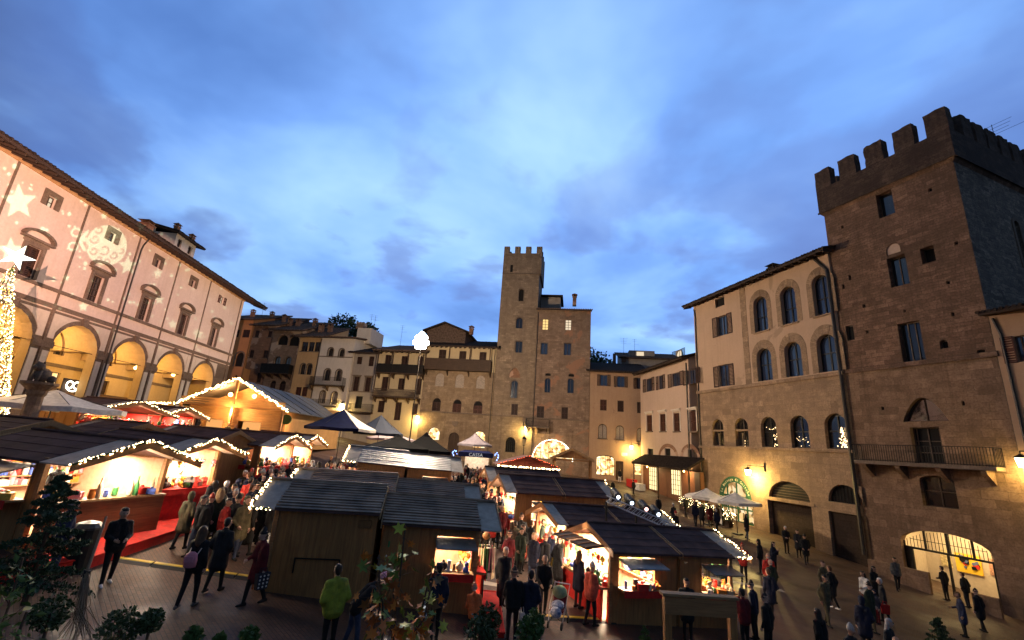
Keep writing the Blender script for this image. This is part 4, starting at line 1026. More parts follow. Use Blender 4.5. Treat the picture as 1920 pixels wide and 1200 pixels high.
for a, b, c, d in ((6.1, 6.75, 19.6, 22.9), (5.0, 5.6, 14.6, 16.6)):
    pb = MB(); pb.quad((X0-.38,a,c-Tz), (X0-.38,b,c-Tz), (X0-.38,b,d-Tz), (X0-.38,a,d-Tz)); wo = obj('window', pb, m_dark, T.root)
    fb = MB(); fb.box(X0-.05, X0+.05, a-.25, a, c-Tz, d-.3-Tz); fb.box(X0-.05, X0+.05, b, b+.25, c-Tz, d-.3-Tz); fb.box(X0-.05, X0+.05, a-.25, b+.25, c-.3-Tz, c-.003-Tz)
    A = arch_pts(a, b, d-.3-Tz, d-Tz, 'semi', 8); A2 = arch_pts(a-.25, b+.25, d-.3-Tz, d+.25-Tz, 'semi', 8)
    for i in range(8): fb.hexa([(X0-.05,A[i][0],A[i][1]),(X0-.05,A[i+1][0],A[i+1][1]),(X0+.05,A[i+1][0],A[i+1][1]),(X0+.05,A[i][0],A[i][1]),(X0-.05,A2[i][0],A2[i][1]),(X0-.05,A2[i+1][0],A2[i+1][1]),(X0+.05,A2[i+1][0],A2[i+1][1]),(X0+.05,A2[i][0],A2[i][1])])
    obj('window_frame', fb, m_pietra, wo)
# battlements
a, b = 1.0-T.uc-.24, X0+.24; y0, y1 = -.24, dpt+.24; z0 = zc-Tz
mb = MB(); mb.hexa([(a+.3,y0+.3,z0-.35),(b-.3,y0+.3,z0-.35),(b-.3,y1-.3,z0-.35),(a+.3,y1-.3,z0-.35),(a,y0,z0),(b,y0,z0),(b,y1,z0),(a,y1,z0)]); obj('corbel_course', mb, m_stone_tw, T.root)
mb = MB(); th = .7
mb.box(a, b, y0, y0+th, z0+.003, zbt-Tz); mb.box(a, b, y1-th, y1, z0+.003, zbt-Tz); mb.box(a, a+th, y0+th, y1-th, z0+.003, zbt-Tz); mb.box(b-th, b, y0+th, y1-th, z0+.003, zbt-Tz)
mb.box(a+th, b-th, y0+th, y1-th, z0+.01, z0+.6)
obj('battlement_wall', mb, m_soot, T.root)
hm = 29.75-zbt
def rough_block(w, d, h, seed):
    rr = random.Random(seed); bm = bmesh.new(); bmesh.ops.create_cube(bm, size=1)
    bmesh.ops.scale(bm, vec=(w, d, h), verts=bm.verts); bmesh.ops.subdivide_edges(bm, edges=bm.edges[:], cuts=4, use_grid_fill=True)
    for v in bm.verts:
        if v.co.z > -h/2+.05: v.co += Vector((rr.uniform(-.03,.03), rr.uniform(-.03,.03), rr.uniform(-.05,.03)))
        v.co += Vector((w/2, d/2, h/2))
    me = bpy.data.meshes.new('merlon'); bm.to_mesh(me); bm.free(); return me
wmr = (b-a)/9.2
wmr = .136*(b-a)/1.05
meF = [rough_block(wmr*1.05, th, hm, i) for i in range(3)]; meS = [rough_block(th, 1.25, hm, 5+i) for i in range(3)]
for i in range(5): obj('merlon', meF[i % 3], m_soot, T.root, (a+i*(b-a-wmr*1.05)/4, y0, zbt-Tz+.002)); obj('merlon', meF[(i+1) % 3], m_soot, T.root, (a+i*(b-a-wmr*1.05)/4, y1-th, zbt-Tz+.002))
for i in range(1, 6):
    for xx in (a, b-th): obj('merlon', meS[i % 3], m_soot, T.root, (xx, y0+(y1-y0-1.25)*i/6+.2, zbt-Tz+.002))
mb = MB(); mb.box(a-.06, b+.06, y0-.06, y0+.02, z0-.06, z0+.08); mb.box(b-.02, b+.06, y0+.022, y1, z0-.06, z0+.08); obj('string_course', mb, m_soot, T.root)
mb = MB(); mb.hexa([(1-T.uc,-.14,12.45-Tz),(X0+.1,-.14,12.45-Tz),(X0+.1,0.02,12.45-Tz),(1-T.uc,.02,12.45-Tz),(1-T.uc,-.1,12.75-Tz),(X0+.1,-.1,12.75-Tz),(X0+.1,.02,12.8-Tz),(1-T.uc,.02,12.8-Tz)]); obj('string_course', mb, m_stone_tw, T.root)
T.balcony(1.45, 8.95, 6.2, 1.05, 1.0, 'iron', slab=.22, smat=m_pietra)
for u in (2.0, 4.0, 6.2, 8.3):
    kb = MB(); x = u-T.uc; kb.ext([(-.003, 5.97-Tz), (-.9, 5.97-Tz), (-.85, 5.8-Tz), (-.003, 5.15-Tz)], x-.14, x+.14, 'yz'); obj('corbel', kb, m_stone_tw2, T.root)
T.antenna(9.3, 7.5, 28.2, 3.2, 3, 2.2)
# gallery shop inside the tower arch
s0, s1, sb_, st = SH[0]-T.uc, SH[1]-T.uc, SH[2]-Tz, SH[3]-Tz
mb = MB(); mb.box(s0-.6, s1+.6, 3.6, 3.7, sb_-.3, st+.3); mb.box(s0-.7, s0-.6, .5, 3.7, sb_-.3, st+.3); mb.box(s1+.6, s1+.7, .5, 3.7, sb_-.3, st+.3); mb.box(s0-.7, s1+.7, .5, 3.7, st+.302, st+.4); obj('shop_interior', mb, m_pl_white, T.root)
mb = MB(); mb.box(s0-.6, s1+.6, .5, 3.6, sb_-.3, sb_-.2); obj('shop_floor', mb, mat('shop floor', (.4,.28,.16), .4), T.root)
zb1 = st-1.15
mb = MB()
for q in (0, .26, .52, .78, 1.0): x = s0+(s1-s0)*q; mb.box(x-.05, x+.05, .32, .42, zb1, st-.05 if .1 < q < .9 else zb1+.3)
for i in range(1, 24): x = s0+(s1-s0)*i/24; mb.box(x-.012, x+.012, .35, .38, zb1, zb1+.35+.75*math.sin(math.pi*i/24))
mb.box(s0, s1, .3, .42, zb1-.12, zb1); mb.box(s0+.4, s1-.4, .345, .375, zb1+.45, zb1+.48)
for q in (0, .5, .97): x = s0+(s1-s0-.08)*q; mb.box(x, x+.1, .3, .42, sb_, zb1-.121)
mb.box(s0, s0+.45, .3, .42, sb_, zb1-.122)
obj('shop_window_frame', mb, m_iron, T.root)
mb = MB(); x = s0+(s1-s0)*.40; mb.box(x-.75, x+.55, 3.5, 3.58, zb1-1.35, zb1-.25); obj('painting', mb, mat('yellow canvas', (.85,.55,.05), .6, 0), T.root)
mb = MB(); rr = random.Random(3)
for i in range(16):
    cx, cz = x+rr.uniform(-.5,.35), zb1-.8+rr.uniform(-.4,.4); n = rr.randint(4, 6); ph = rr.uniform(0, 6); r0 = rr.uniform(.07,.2)
    mb.k = rr.randint(0, 2); mb.ext([(cx+r0*math.cos(ph+6.283*j/n), cz+r0*rr.uniform(.6,1.2)*math.sin(ph+6.283*j/n)) for j in range(n)], 3.47-.003*i, 3.499, 'xz')
obj('painted_shape', mb, [mat('black paint', (.01,.01,.012), .5, 0), mat('red paint', (.6,.04,.03), .5, 0), mat('blue grey paint', (.12,.15,.3), .5, 0)], T.root)
for q, w_, h_, c_ in ((.12,.5,.8,(.6,.5,.3)), (.66,.5,.75,(.55,.3,.22)), (.85,.35,1.1,(.5,.55,.5)), (.95,.3,.5,(.25,.3,.2))):
    mb = MB(); xx = s0+(s1-s0)*q; mb.box(xx-w_/2, xx+w_/2, 3.5, 3.56, zb1-.4-h_, zb1-.3); mb.box(xx-w_/2-.05, xx+w_/2+.05, 3.565, 3.598, zb1-.45-h_, zb1-.25); obj('picture', mb, mat('picture %.2f' % q, c_, .6, .5, 6), T.root)
lamp('AREA', T.F.world((SH[0]+SH[1])/2, 2.0, SH[3]+.15), 250, (1.0,.70,.30), 3.5, (0, 0, T.F.rz), 'gallery ceiling lamp', sy=2.0)
mb = MB(); mb.box(s0-1.2, s0+2.1, -1.6, -1.4, -3, sb_+1.5); mb.box(s0+4.0, s1+.6, -1.6, -1.4, -3, sb_+1.0); obj('entrance_parapet', mb, m_stone_tw2, T.root)
# next house at the right edge
N = Bld('edge_house', 'orange house at the right edge with a dark tiled eave', 'house', TW, 9.62, 19, -3.2)
nz = TW.uv(1880, 588)[1]
N.win(N.bx((1560,440,4.617),1590,870,1700,1100), None, 'open', sm=m_shut_r, lw=1.1)
N.walls([(-5, nz, m_pl_orange3, 0)], 3.0); N.roof(nz, .9, 4.2, .12, ou=.1, tile=m_tile_d)
N.pipe([(9.8, nz-.2), (10.0, nz-1.2), (10.0, -2)], .07)
# ------------------------------------------------------------------ 5 roofs behind the right side
K = Bld('hill_house', 'pale house with a green shuttered arched window behind the pink house roof', 'house', RS, 11.0, 18.5, 6, depth=13)
kz = RS.uv(1290, 648, 13)[1]; q = RS.box(QH, 1110, 240, 1190, 330, 13)
K.win((q[0], q[1], q[2], q[3]), 'semi', 'litw', leaves=True, lw=.5, sm=m_green)
K.walls([(6, kz, m_pl_white, 0)], 6); K.roof(kz, .5, 7, .18, tile=m_tile); K.chimney(11.4, .5, kz, .7, 1.2)
K = Bld('attic_terrace_house', 'low house with a rooftop skylight behind the lantern house', 'house', FAR, 17.6, 27, 6, depth=10)
kz = FAR.uv(1190, 672, 10)[1]
K.walls([(6, kz, m_pl_grey, 0)], 7); K.roof(kz, .5, 8, .3, tile=m_tile)
q = FAR.box(QH, 625,265,715,312, 12); mb = MB(); mb.box(q[0]-K.uc, q[1]-K.uc, 2.0, 2.1, q[2]-6, q[3]-6); obj('skylight', mb, m_glasswhite, K.root)
mb = MB(); q = FAR.box(QH, 530,250,850,330, 12.2); mb.box(q[0]-K.uc, q[1]-K.uc, 2.2, 5, q[2]-6-1, q[3]-6); obj('roof_block', mb, m_pl_grey, K.root)
c1 = FAR.uv(1152, 672, 10); K.chimney(c1[0], 0, c1[1]-1.2, .5, 2.0, m_brickred, False); c2 = FAR.uv(1167, 672, 10); K.chimney(c2[0]+.2, 0, c2[1]-.6, .7, .5, m_brickred)
K.antenna(FAR.uv(1170, 665, 10)[0], .5, kz, 3.6, 4, 1.3); K.antenna(FAR.uv(1192, 660, 10)[0], 1.5, kz+.5, 3.2, 2, .8)
# ------------------------------------------------------------------ projector throwing stars and a bauble on the palace
def star_mask(X, Y, cx, cy, r, inner=.45, rot=0.0):
    dx, dy = X-cx, -(Y-cy); a = np.arctan2(dx, dy)+rot; rr = np.hypot(dx, dy)/r
    q = np.mod(a, 2*np.pi/5); q = np.minimum(q, 2*np.pi/5-q)
    x, y = rr*np.cos(q), rr*np.sin(q)
    px_, py_ = inner*math.cos(math.pi/5), inner*math.sin(math.pi/5)
    return ((x-1)*(0-py_)*-1 - (y-0)*(1-px_) < 0)*1.0 if False else (((px_-1)*(y)-(py_)*(x-1)) > 0)*1.0
def build_gobo():
    U0, U1, Z0, Z1 = 18.0, 64.0, 8.0, 24.0; w, h = 1840, 640
    us = np.linspace(U0, U1, w); zs = np.linspace(Z0, Z1, h); UU, ZZ = np.meshgrid(us, zs)
    X = LOG.p0[0]+LOG.dx[0]*UU; Y = LOG.p0[1]+LOG.dx[1]*UU; Zr = ZZ-CZ
    a = X*_xr.x+Y*_xr.y+Zr*_xr.z; b = X*_yu.x+Y*_yu.y+Zr*_yu.z; c = X*_f.x+Y*_f.y+Zr*_f.z
    PX = 960+a/c*FPX; PY = 600-b/c*FPX
    M = np.zeros_like(PX)
    stars = [(35,378,35),(20,470,26),(195,405,8),(124,521,8),(240,498,19),(156,575,11),(296,512,10),(299,562,10),(324,608,10),(372,627,12),(415,637,7),(268,430,9),(222,470,7)]
    for x, y, r in stars: M = np.maximum(M, star_mask(PX, PY, x, y, r))
    for x, y, r in [(130,401,4),(80,430,5),(100,524,4.5),(160,494,4),(322,517,3),(28,312,5)]:
        M = np.maximum(M, (np.hypot(PX-x, PY-y) < r)*1.0)
    rg = np.random.RandomState(5)
    for i in range(330):
        x = rg.uniform(0, 440); y = rg.uniform(290, 660); r = rg.choice([1.7,2.0,2.4,3.0])
        if rg.rand() < .45 and x < 270: continue
        sl = np.hypot((PX-x), PY-y) < r
        M[sl] = np.maximum(M[sl], 1.0)
    d = np.hypot((PX-199.5), (PY-460)*1.02); ball = (d < 38.5)*1.0
    sw = np.zeros_like(PX)
    for (sx, sy, sr) in ((178,448,9),(196,468,11),(176,470,8),(214,478,8),(186,430,8),(200,490,8),(220,452,7),(160,462,6),(228,470,6),(205,440,6),(186,485,6)):
        q = np.hypot(PX-sx, PY-sy); an = np.arctan2(PY-sy, PX-sx)
        sp_ = np.abs(q-(sr*(.35+.65*(an+np.pi)/(2*np.pi)))) < 1.7
        sw = np.maximum(sw, sp_*1.0*(q < sr+1.2))
    M = np.maximum(M, ball*(1-.85*sw))
    bow = np.zeros_like(PX)
    for (bx, by, ra, rb) in ((143,436,11,9),(137,462,10,9)):
        q = np.hypot((PX-bx)/ra, (PY-by)/rb); bow = np.maximum(bow, (np.abs(q-.8) < .2)*1.0)
    for (x0, y0, x1, y1) in ((150,450,163,436),(150,452,158,468),(150,450,165,450)):
        tt = np.clip(((PX-x0)*(x1-x0)+(PY-y0)*(y1-y0))/((x1-x0)**2+(y1-y0)**2), 0, 1)
        bow = np.maximum(bow, (np.hypot(PX-x0-tt*(x1-x0), PY-y0-tt*(y1-y0)) < 3.2)*1.0)
    M = np.maximum(M, bow)
    for _ in range(5): M = (M+np.roll(M,1,0)+np.roll(M,-1,0)+np.roll(M,1,1)+np.roll(M,-1,1))/5
    base = np.array([1.0,.57,.42]); st = np.array([1.5,1.6,1.15])
    fall = np.clip(.35+(ZZ-11.0)/4.0, 0, 1)*np.clip((ZZ-8.6)/1.5, 0, 1)*np.clip((24-ZZ)/.8, 0, 1)
    ufall = np.clip(1.12-(UU-18)/46*.42, 0, 2)*np.clip((UU-18)/3, 0, 1)
    pinkish = np.clip((UU-30)/26, 0, 1)[..., None]
    bcol = base*(1-pinkish)+np.array([.95,.54,.43])*pinkish
    img = bcol*(1-M[..., None])+st*M[..., None]
    img = img*(fall*ufall)[..., None]*.62
    im = bpy.data.images.new('projector slide', w, h, float_buffer=True); im.colorspace_settings.name = 'Linear Rec.709'
    arr = np.ones((h, w, 4), np.float32); arr[..., :3] = img
    im.pixels.foreach_set(arr.ravel()); im.update(); im.pack()
    return im, (U0, U1, Z0, Z1)
gobo, (U0, U1, Z0, Z1) = build_gobo()
PL = Vector((-1.0, -3.0, 7.5))
pj = lamp('POINT', PL, 235000, (1,1,1), 0.0, name='slide projector')
pj.data.use_nodes = True; t = NT(pj.data.node_tree); t.n.clear()
lo = t.add('ShaderNodeOutputLight'); em = t.add('ShaderNodeEmission'); t.link(em.outputs[0], lo.inputs[0])
ge = t.add('ShaderNodeNewGeometry'); D_ = ge.outputs['Incoming']
nrm = Vector((LOG.dy[0], LOG.dy[1], 0)); dxv = Vector((LOG.dx[0], LOG.dx[1], 0)); p0v = Vector((LOG.p0[0], LOG.p0[1], 0))
Kd = (p0v-PL).dot(nrm); a0 = (PL-p0v).dot(dxv)
dn = t.vmath('DOT_PRODUCT', D_, tuple(nrm)); tt = t.math('DIVIDE', Kd, dn)
uu = t.math('MULTIPLY_ADD', tt, t.vmath('DOT_PRODUCT', D_, tuple(dxv)), a0)
zz2 = t.math('MULTIPLY_ADD', tt, t.vmath('DOT_PRODUCT', D_, (0,0,1)), PL.z)
cb = t.add('ShaderNodeCombineXYZ'); t.link(t.math('MULTIPLY_ADD', uu, 1/(U1-U0), -U0/(U1-U0)), cb.inputs[0]); t.link(t.math('MULTIPLY_ADD', zz2, 1/(Z1-Z0), -Z0/(Z1-Z0)), cb.inputs[1])
ti = t.add('ShaderNodeTexImage'); ti.image = gobo; ti.extension = 'CLIP'; t.link(cb.outputs[0], ti.inputs[0])
ok = t.math('GREATER_THAN', tt, 0.0)
t.link(ti.outputs[0], em.inputs[0]); t.link(ok, em.inputs[1])
# ------------------------------------------------------------------ floodlight mast
fx, fy = -10.1*.9, 45.3
_v = ray(790, 643); fx, fz_ = _v.x*45/_v.y, CZ+_v.z*45/_v.y
fm_ = thing('floodlight_mast', 'tall thin mast carrying the dazzling white halo-sized floodlight in front of the yellow gallery house', 'floodlight', (fx, 45, ground(fx, 45)))
h = fz_-ground(fx, 45)
mb = MB(); mb.cyl((0,0,0), (0,0,h), .07, .045, 8); obj('mast', mb, m_lead, fm_)
mb = MB(); mb.cyl((-.75,0,h), (.75,0,h), .04); mb.cyl((-.6,0,h+.55), (.6,0,h+.55), .035); mb.cyl((0,0,h), (0,0,h+.8), .04); obj('crossbar', mb, m_lead, fm_)
hd = MB(); hd.box(-.2, .2, 0, .22, -.2, .2); hd = hd.mesh('lamp_head')
ln = MB(); ln.ball((0,-.03,0), .29, 10, 6, (1,.5,1)); ln = ln.mesh('lens')
for x, z in ((-.55,0),(-.18,0),(.18,0),(.55,0),(-.36,.5),(0,.5),(.36,.5),(0,-.42),(-.3,-.4),(.3,-.4),(0,.85)):  # extra lit heads and enlarged lenses added to imitate the lamp's halo
    hh = obj('lamp_head', hd, m_iron, fm_, (x, -.1, h+z)); obj('lens', ln, m_lampwhite, hh, (0, -.06, 0))
lamp('POINT', (fx+1.5, 45.2, fz_+.6), 14000, (1.0,.78,.55), .5, None, 'floodlight glow')
lamp('SPOT', (fx+.2, 43.8, fz_+.1), 5000, (1.0,.78,.55), .5, (math.radians(70), 0, math.radians(-120)), 'floodlight beam', (math.radians(172), .5))
# ------------------------------------------------------------------ market huts
m_board = wood('hut board wood', (.34,.155,.05), .6, 'z'); m_boardx = wood('hut beam wood', (.33,.165,.065), .6, 'x'); m_boardl = wood('pale plank', (.34,.2,.09), .6, 'x')
m_roofd = mat('brown felt roof', (.085,.050,.047), .9, .4, 1.3, .3, 30, spec=.1)
m_slat = mat('wet grey roof slat', (.27,.185,.13), .5, .45, 1.6, .35, 14, spec=.15)
m_metal = mat('weathered metal roof', (.17,.15,.13), .42, .4, 2.5, .25, 16, metal=.2, spec=.6)
m_ext = mat('pale grey awning board', (.36,.30,.24), .6, .3, 2.5, .2, 25)
m_red = mat('red carpet', (.42,.018,.012), .85, .3, 5, .3, 60)
m_lining = mat('tan lining board', (.40,.25,.15), .85, .2, 5)
m_redc = mat('red cloth', (.45,.02,.015), .8, .25, 8)
m_garland = mat('fir garland', (.03,.06,.02), .9, .4, 20)
m_white = mat('white cloth', (.62,.58,.53), .85, .2, 6)
GM = {}
PAL = {'red': (.5,.03,.02), 'gold': (.6,.38,.06), 'white': (.7,.66,.6), 'green': (.05,.2,.06), 'blue': (.06,.1,.35), 'brown': (.2,.09,.03), 'pink': (.6,.2,.22), 'cream': (.65,.5,.3), 'dark': (.03,.02,.02), 'orange': (.6,.2,.03)}
def goods_mesh(kind, c):
    k = (kind, c)
    if k in GM: return GM[k]
    mb = MB()
    if kind == 'bottle': mb.lathe([(.035,0),(.038,.02),(.038,.17),(.014,.22),(.014,.29),(.017,.3)], 8)
    elif kind == 'jar': mb.lathe([(.045,0),(.05,.02),(.05,.1),(.04,.12),(.048,.125),(.048,.15)], 8)
    elif kind == 'ornament': mb.ball((0,0,.065), .065, 8, 6); mb.cyl((0,0,.125), (0,0,.15), .02)
    elif kind == 'toy': mb.ball((0,0,.08), .075, 7, 5, (1,.9,1.05)); mb.ball((.01,0,.19), .055, 7, 5); mb.ball((0,.045,.235), .02, 5, 4); mb.ball((0,-.045,.235), .02, 5, 4); mb.ball((.06,.05,.03), .03, 5, 4); mb.ball((.06,-.05,.03), .03, 5, 4)
    elif kind == 'gift_box': mb.box(-.08,.08,-.1,.1,0,.11); mb.box(-.083,.083,-.015,.015,.003,.113); mb.ball((0,0,.13), .035, 5, 4, (1,1,.6))
    elif kind == 'candle': mb.cyl((0,0,0), (0,0,.16), .035, .035, 8); mb.cyl((0,0,.16), (0,0,.18), .004, .003, 4); mb.cyl((0,0,0), (0,0,.015), .06, .06, 10)
    elif kind == 'mug': mb.lathe([(.045,0),(.05,.01),(.05,.11),(.046,.11)], 9); mb.tube([(.05,0,.03),(.085,0,.045),(.085,0,.08),(.05,0,.095)], .01, 5)
    elif kind == 'basket': mb.lathe([(.09,0),(.12,.09),(.125,.095),(.11,.09)], 10); mb.tube([(.11*math.cos(math.pi*i/6),0,.09+.12*math.sin(math.pi*i/6)) for i in range(7)], .008, 4); mb.ball((.03,.02,.1), .05, 6, 4); mb.ball((-.04,-.02,.1), .05, 6, 4)
    elif kind == 'miniature_house': mb.box(-.07,.07,-.08,.08,0,.11); mb.ext([(-.1,.105),(.1,.105),(0,.2)], -.09, .09, 'xz'); mb.box(.03,.055,.02,.05,.14,.22)
    elif kind == 'hanging_ornament': mb.cyl((0,0,.0), (0,0,.16), .003, .003, 4); mb.ball((0,0,-.05), .055, 7, 5); mb.ball((0,0,-.13), .03, 6, 4)
    elif kind == 'garment': mb.hexa([(-.02,-.11,-.5),(.02,-.13,-.5),(.02,.13,-.5),(-.02,.11,-.5),(-.015,-.09,0),(.015,-.09,0),(.015,.09,0),(-.015,.09,0)]); mb.cyl((0,0,0), (0,0,.08), .008, .008, 4)
    GM[k] = mb.mesh(kind, smooth=kind in ('bottle', 'jar', 'ornament', 'toy', 'hanging_ornament'))
    GM[k].materials.append(mat('goods '+c, PAL[c], .35 if kind in ('bottle', 'jar', 'ornament') else .7, .2, 20))
    return GM[k]
GN = {}
def good(kind, c, M_, loc, where, rz=None):
    o = bpy.data.objects.new(kind, goods_mesh(kind, c)); COL.objects.link(o)
    o.matrix_world = M_ @ Matrix.Translation(loc) @ Matrix.Rotation(R.uniform(0, 6.28) if rz is None else rz, 4, 'Z') @ Matrix.Scale(R.uniform(1.2, 1.9), 4)
    nm = kind.replace('_', ' ')
    tag(o, '%s %s %s' % (c, nm, where), nm, '%s %s %s' % (c, nm, where))
GROUP_H = 'wooden market huts'
CNT = {}
def light_string(M_, path, label, m_=None, group='fairy light strings along the hut roofs', step=.05, garland=True, r=.026, jit=.04):
    o = bpy.data.objects.new('light_string', None); COL.objects.link(o); o.matrix_world = M_
    tag(o, label, 'fairy lights', group)
    cb = MB(); bb = MB()
    for a, b in zip(path[:-1], path[1:]):
        a, b = Vector(a), Vector(b); n = max(1, int((b-a).length/step))
        cb.cyl(a, b, .028 if garland else .008, None, 5)
        for i in range(n):
            p = a+(b-a)*(i+R.random())/n
            bb.octa((p.x+R.uniform(-jit, jit), p.y+R.uniform(-jit, jit), p.z+R.uniform(-jit, jit)), r*R.uniform(.8, 1.3))
    obj('garland' if garland else 'cable', cb, m_garland if garland else m_iron, o)
    obj('bulbs', bb, m_ or m_bulb, o, stuff=True)
    return o
def hut(label, where, back, front, W, rise, style='dark', ext=.7, lights=None, near=0, hatch=(), counter='wood', goods=18, shelf=True, light=60, front_open=True, extmat=None, floorz=None, lcol=(1.0,.74,.50), kinds=('ornament','toy','jar','gift_box','candle','mug','basket'), fascia=True, group=GROUP_H, lightbox=True, hang=0, backshow=False, redback=False, frontl=.4, front_in=4.6):
    Bk, Fr = Vector(back), Vector(front); d = Fr-Bk; Lr = d.length; X = d.normalized(); Y = Vector((-X.y, X.x, 0)).normalized(); Z = X.cross(Y)
    # base under the lowest corner of ground
    cor = [Fr+Y*s*W/2 for s in (-1,1)]+[Bk+Y*s*W/2 for s in (-1,1)]
    gz = sum(ground(c.x, c.y) for c in cor)/4
    rh = (Fr.z+Bk.z)/2-gz; O = Fr-Z*rh
    M_ = Matrix(((X.x,Y.x,Z.x,O.x),(X.y,Y.y,Z.y,O.y),(X.z,Y.z,Z.z,O.z),(0,0,0,1)))
    rt = bpy.data.objects.new('market_hut', None); COL.objects.link(rt); rt.matrix_world = M_; tag(rt, label, 'market hut', group)
    eh = rh-rise; ov = .22; w = W/2-ov; L = Lr; sl = rise/(W/2); ew = eh+ov*sl-.03   # wall top at wall line
    lo = -.5
    # walls: board panels
    def panels(x0, x1, y, z0, z1, n):
        n = max(1, n)
        for i in range(n):
            a, b = x0+(x1-x0)*i/n+.0005, x0+(x1-x0)*(i+1)/n-.0005; mb = MB(); j = R.uniform(0, .012)
            mb.box(a, b, y-.025-j, y+.025-j, z0, z1)
            for q in (a, b-.05): mb.box(q, q+.05, y-.045-j, y-.0255-j, z0, z1)
            obj('wall_panel', mb, m_board, rt)
    for s in (-1, 1):
        y = s*w; segs = [(-L+.05, -.02)]
        if s == near:
            for h0, h1 in hatch:
                nw = []
                for a, b in segs:
                    if h0 > a and h1 < b: nw += [(a, h0), (h1, b)]
                    else: nw.append((a, b))
                segs = nw
        for a, b in segs:
            if b-a > .15: panels(a, b, y, lo, ew, round((b-a)/.85))
        if s == near:
            for h0, h1 in hatch:
                panels(h0, h1, y, lo, .92, 1)
                mb = MB(); mb.box(h0-.05, h1+.05, min(y, y+s*.45), max(y, y+s*.45), .93, .985); obj('hatch_shelf', mb, m_boardl, rt)
                mb = MB(); mb.box(h0-.06, h1+.06, min(y+s*.453, y+s*.47), max(y+s*.453, y+s*.47), .78, .98); obj('shelf_cloth', mb, m_redc, rt)
                fp = MB(); z0 = min(ew-.05, 1.85); c_ = [(h0-.05, y+s*.03, z0), (h1+.05, y+s*.03, z0), (h1+.05, y+s*.75, z0-.16), (h0-.05, y+s*.75, z0-.16)]
                if s < 0: c_ = c_[::-1]
                fp.slab([c_[0], c_[1], c_[2], c_[3]], .04); obj('hatch_flap', fp, m_metal, rt)
                hb = MB(); hb.box(h0, h1, y-.02, y+.02, z0+.02, ew); obj('wall_panel', hb, m_board, rt)
                for i in range(int((h1-h0)/.16)): good(R.choice(kinds), R.choice(list(PAL)), M_, (h0+.1+i*.16, y+s*R.uniform(.1,.38), .987), 'on the side shelf '+where)
    mb = MB(); mb.box(-L+.0, -L+.05, -w, w, lo, eh+.05); mb.ext([(-w, eh+.05), (w, eh+.05), (0, rh-.12)], -L+.0, -L+.05, 'yz'); obj('back_wall', mb, m_board if not redback else m_redc, rt)
    for s in (-1, 1):
        mb = MB(); mb.box(-.1, .02, s*w-.06, s*w+.06, lo, ew+.03); obj('post', mb, m_boardx, rt)
    # roof
    rm = {'dark': m_roofd, 'slat': m_slat, 'metal': m_metal}[style]; yo = W/2; xb = -L-.06
    for s in (-1, 1):
        q = [(xb,0,rh),(0,0,rh),(0,s*yo,eh),(xb,s*yo,eh)]
        if s > 0: q = q[::-1]
        mb = MB(); mb.slab(q, .06); sl_o = obj('roof_slope', mb, rm if style == 'dark' else m_roofd, rt)
        if style in ('slat', 'metal'):
            n = 11 if style == 'slat' else 8
            for i in range(n):
                f0, f1 = i/n, (i+1.12)/n; z0, z1 = rh-rise*f0, rh-rise*f1; j = R.uniform(-.006,.008); e0, e1 = R.uniform(-.03,.02), R.uniform(-.02,.03)
                up0, up1 = .012, .05 if style == 'slat' else .028
                p = [(xb+e0,s*yo*f0,z0+up0),(0+e1,s*yo*f0,z0+up0),(0+e1,s*yo*f1,z1+up1+j),(xb+e0,s*yo*f1,z1+up1+j)]
                if s > 0: p = p[::-1]
                b_ = MB(); b_.slab(p, .022); obj('roof_slat', b_, rm, sl_o)
        elif style == 'dark':
            for i in range(1, 4):
                f = i/4; b_ = MB(); z_ = rh-rise*f; p = [(xb,s*yo*f,z_+.012),(0,s*yo*f,z_+.012),(0,s*yo*(f+.02),z_-.02*rise+.014),(xb,s*yo*(f+.02),z_-.02*rise+.014)]
                if s > 0: p = p[::-1]
                b_.slab(p, .02); obj('roof_seam', b_, rm, sl_o)
        if ext > 0:
            q = [(.004,0,rh-.02),(ext,0,rh-.02),(ext,s*yo,eh-.02),(.004,s*yo,eh-.02)]
            if s > 0: q = q[::-1]
            mb = MB(); mb.slab(q, .035); obj('awning_board', mb, extmat or m_ext, rt)
        if fascia:
            x = ext if ext > 0 else 0.0; mb = MB()
            mb.hexa([(x+.003,0,rh-.2),(x+.035,0,rh-.2),(x+.035,s*yo,eh-.18),(x+.003,s*yo,eh-.18),(x+.003,0,rh+.01),(x+.035,0,rh+.01),(x+.035,s*yo,eh+.01),(x+.003,s*yo,eh+.01)]); obj('fascia_board', mb, m_boardx, rt)
        mb = MB(); mb.hexa([(xb-.035,0,rh-.17),(xb-.004,0,rh-.17),(xb-.004,s*yo,eh-.15),(xb-.035,s*yo,eh-.15),(xb-.035,0,rh+.03),(xb-.004,0,rh+.03),(xb-.004,s*yo,eh+.03),(xb-.035,s*yo,eh+.03)]); obj('fascia_board', mb, m_boardl, rt)
    mb = MB(); mb.cyl((xb,0,rh+.03), (ext,0,rh+.02), .05, .05, 6); obj('ridge_cap', mb, rm, rt)
    # inside
    if front_open:
        mb = MB(); mb.box(-.25, .3, -w, w, .88, .94); obj('counter_top', mb, m_boardl, rt)
        mb = MB(); mb.box(.2, .25, -w, w, lo, .877); cf = obj('counter_front', mb, m_redc if counter == 'red' else wood('red brown counter wood', (.24,.075,.028), .6, 'y'), rt)
        if counter == 'red':
            mb = MB(); mb.box(-.2, .33, -w-.02, w+.02, .942, .95); mb.box(.31, .325, -w-.02, w+.02, .72, .94); obj('counter_cloth', mb, m_redc, rt)
        lm_ = m_redc if redback else m_lining
        mb = MB(); mb.box(-L+.055, -L+.06, -w+.06, w-.06, .0, eh); obj('back_lining', mb, lm_, rt)
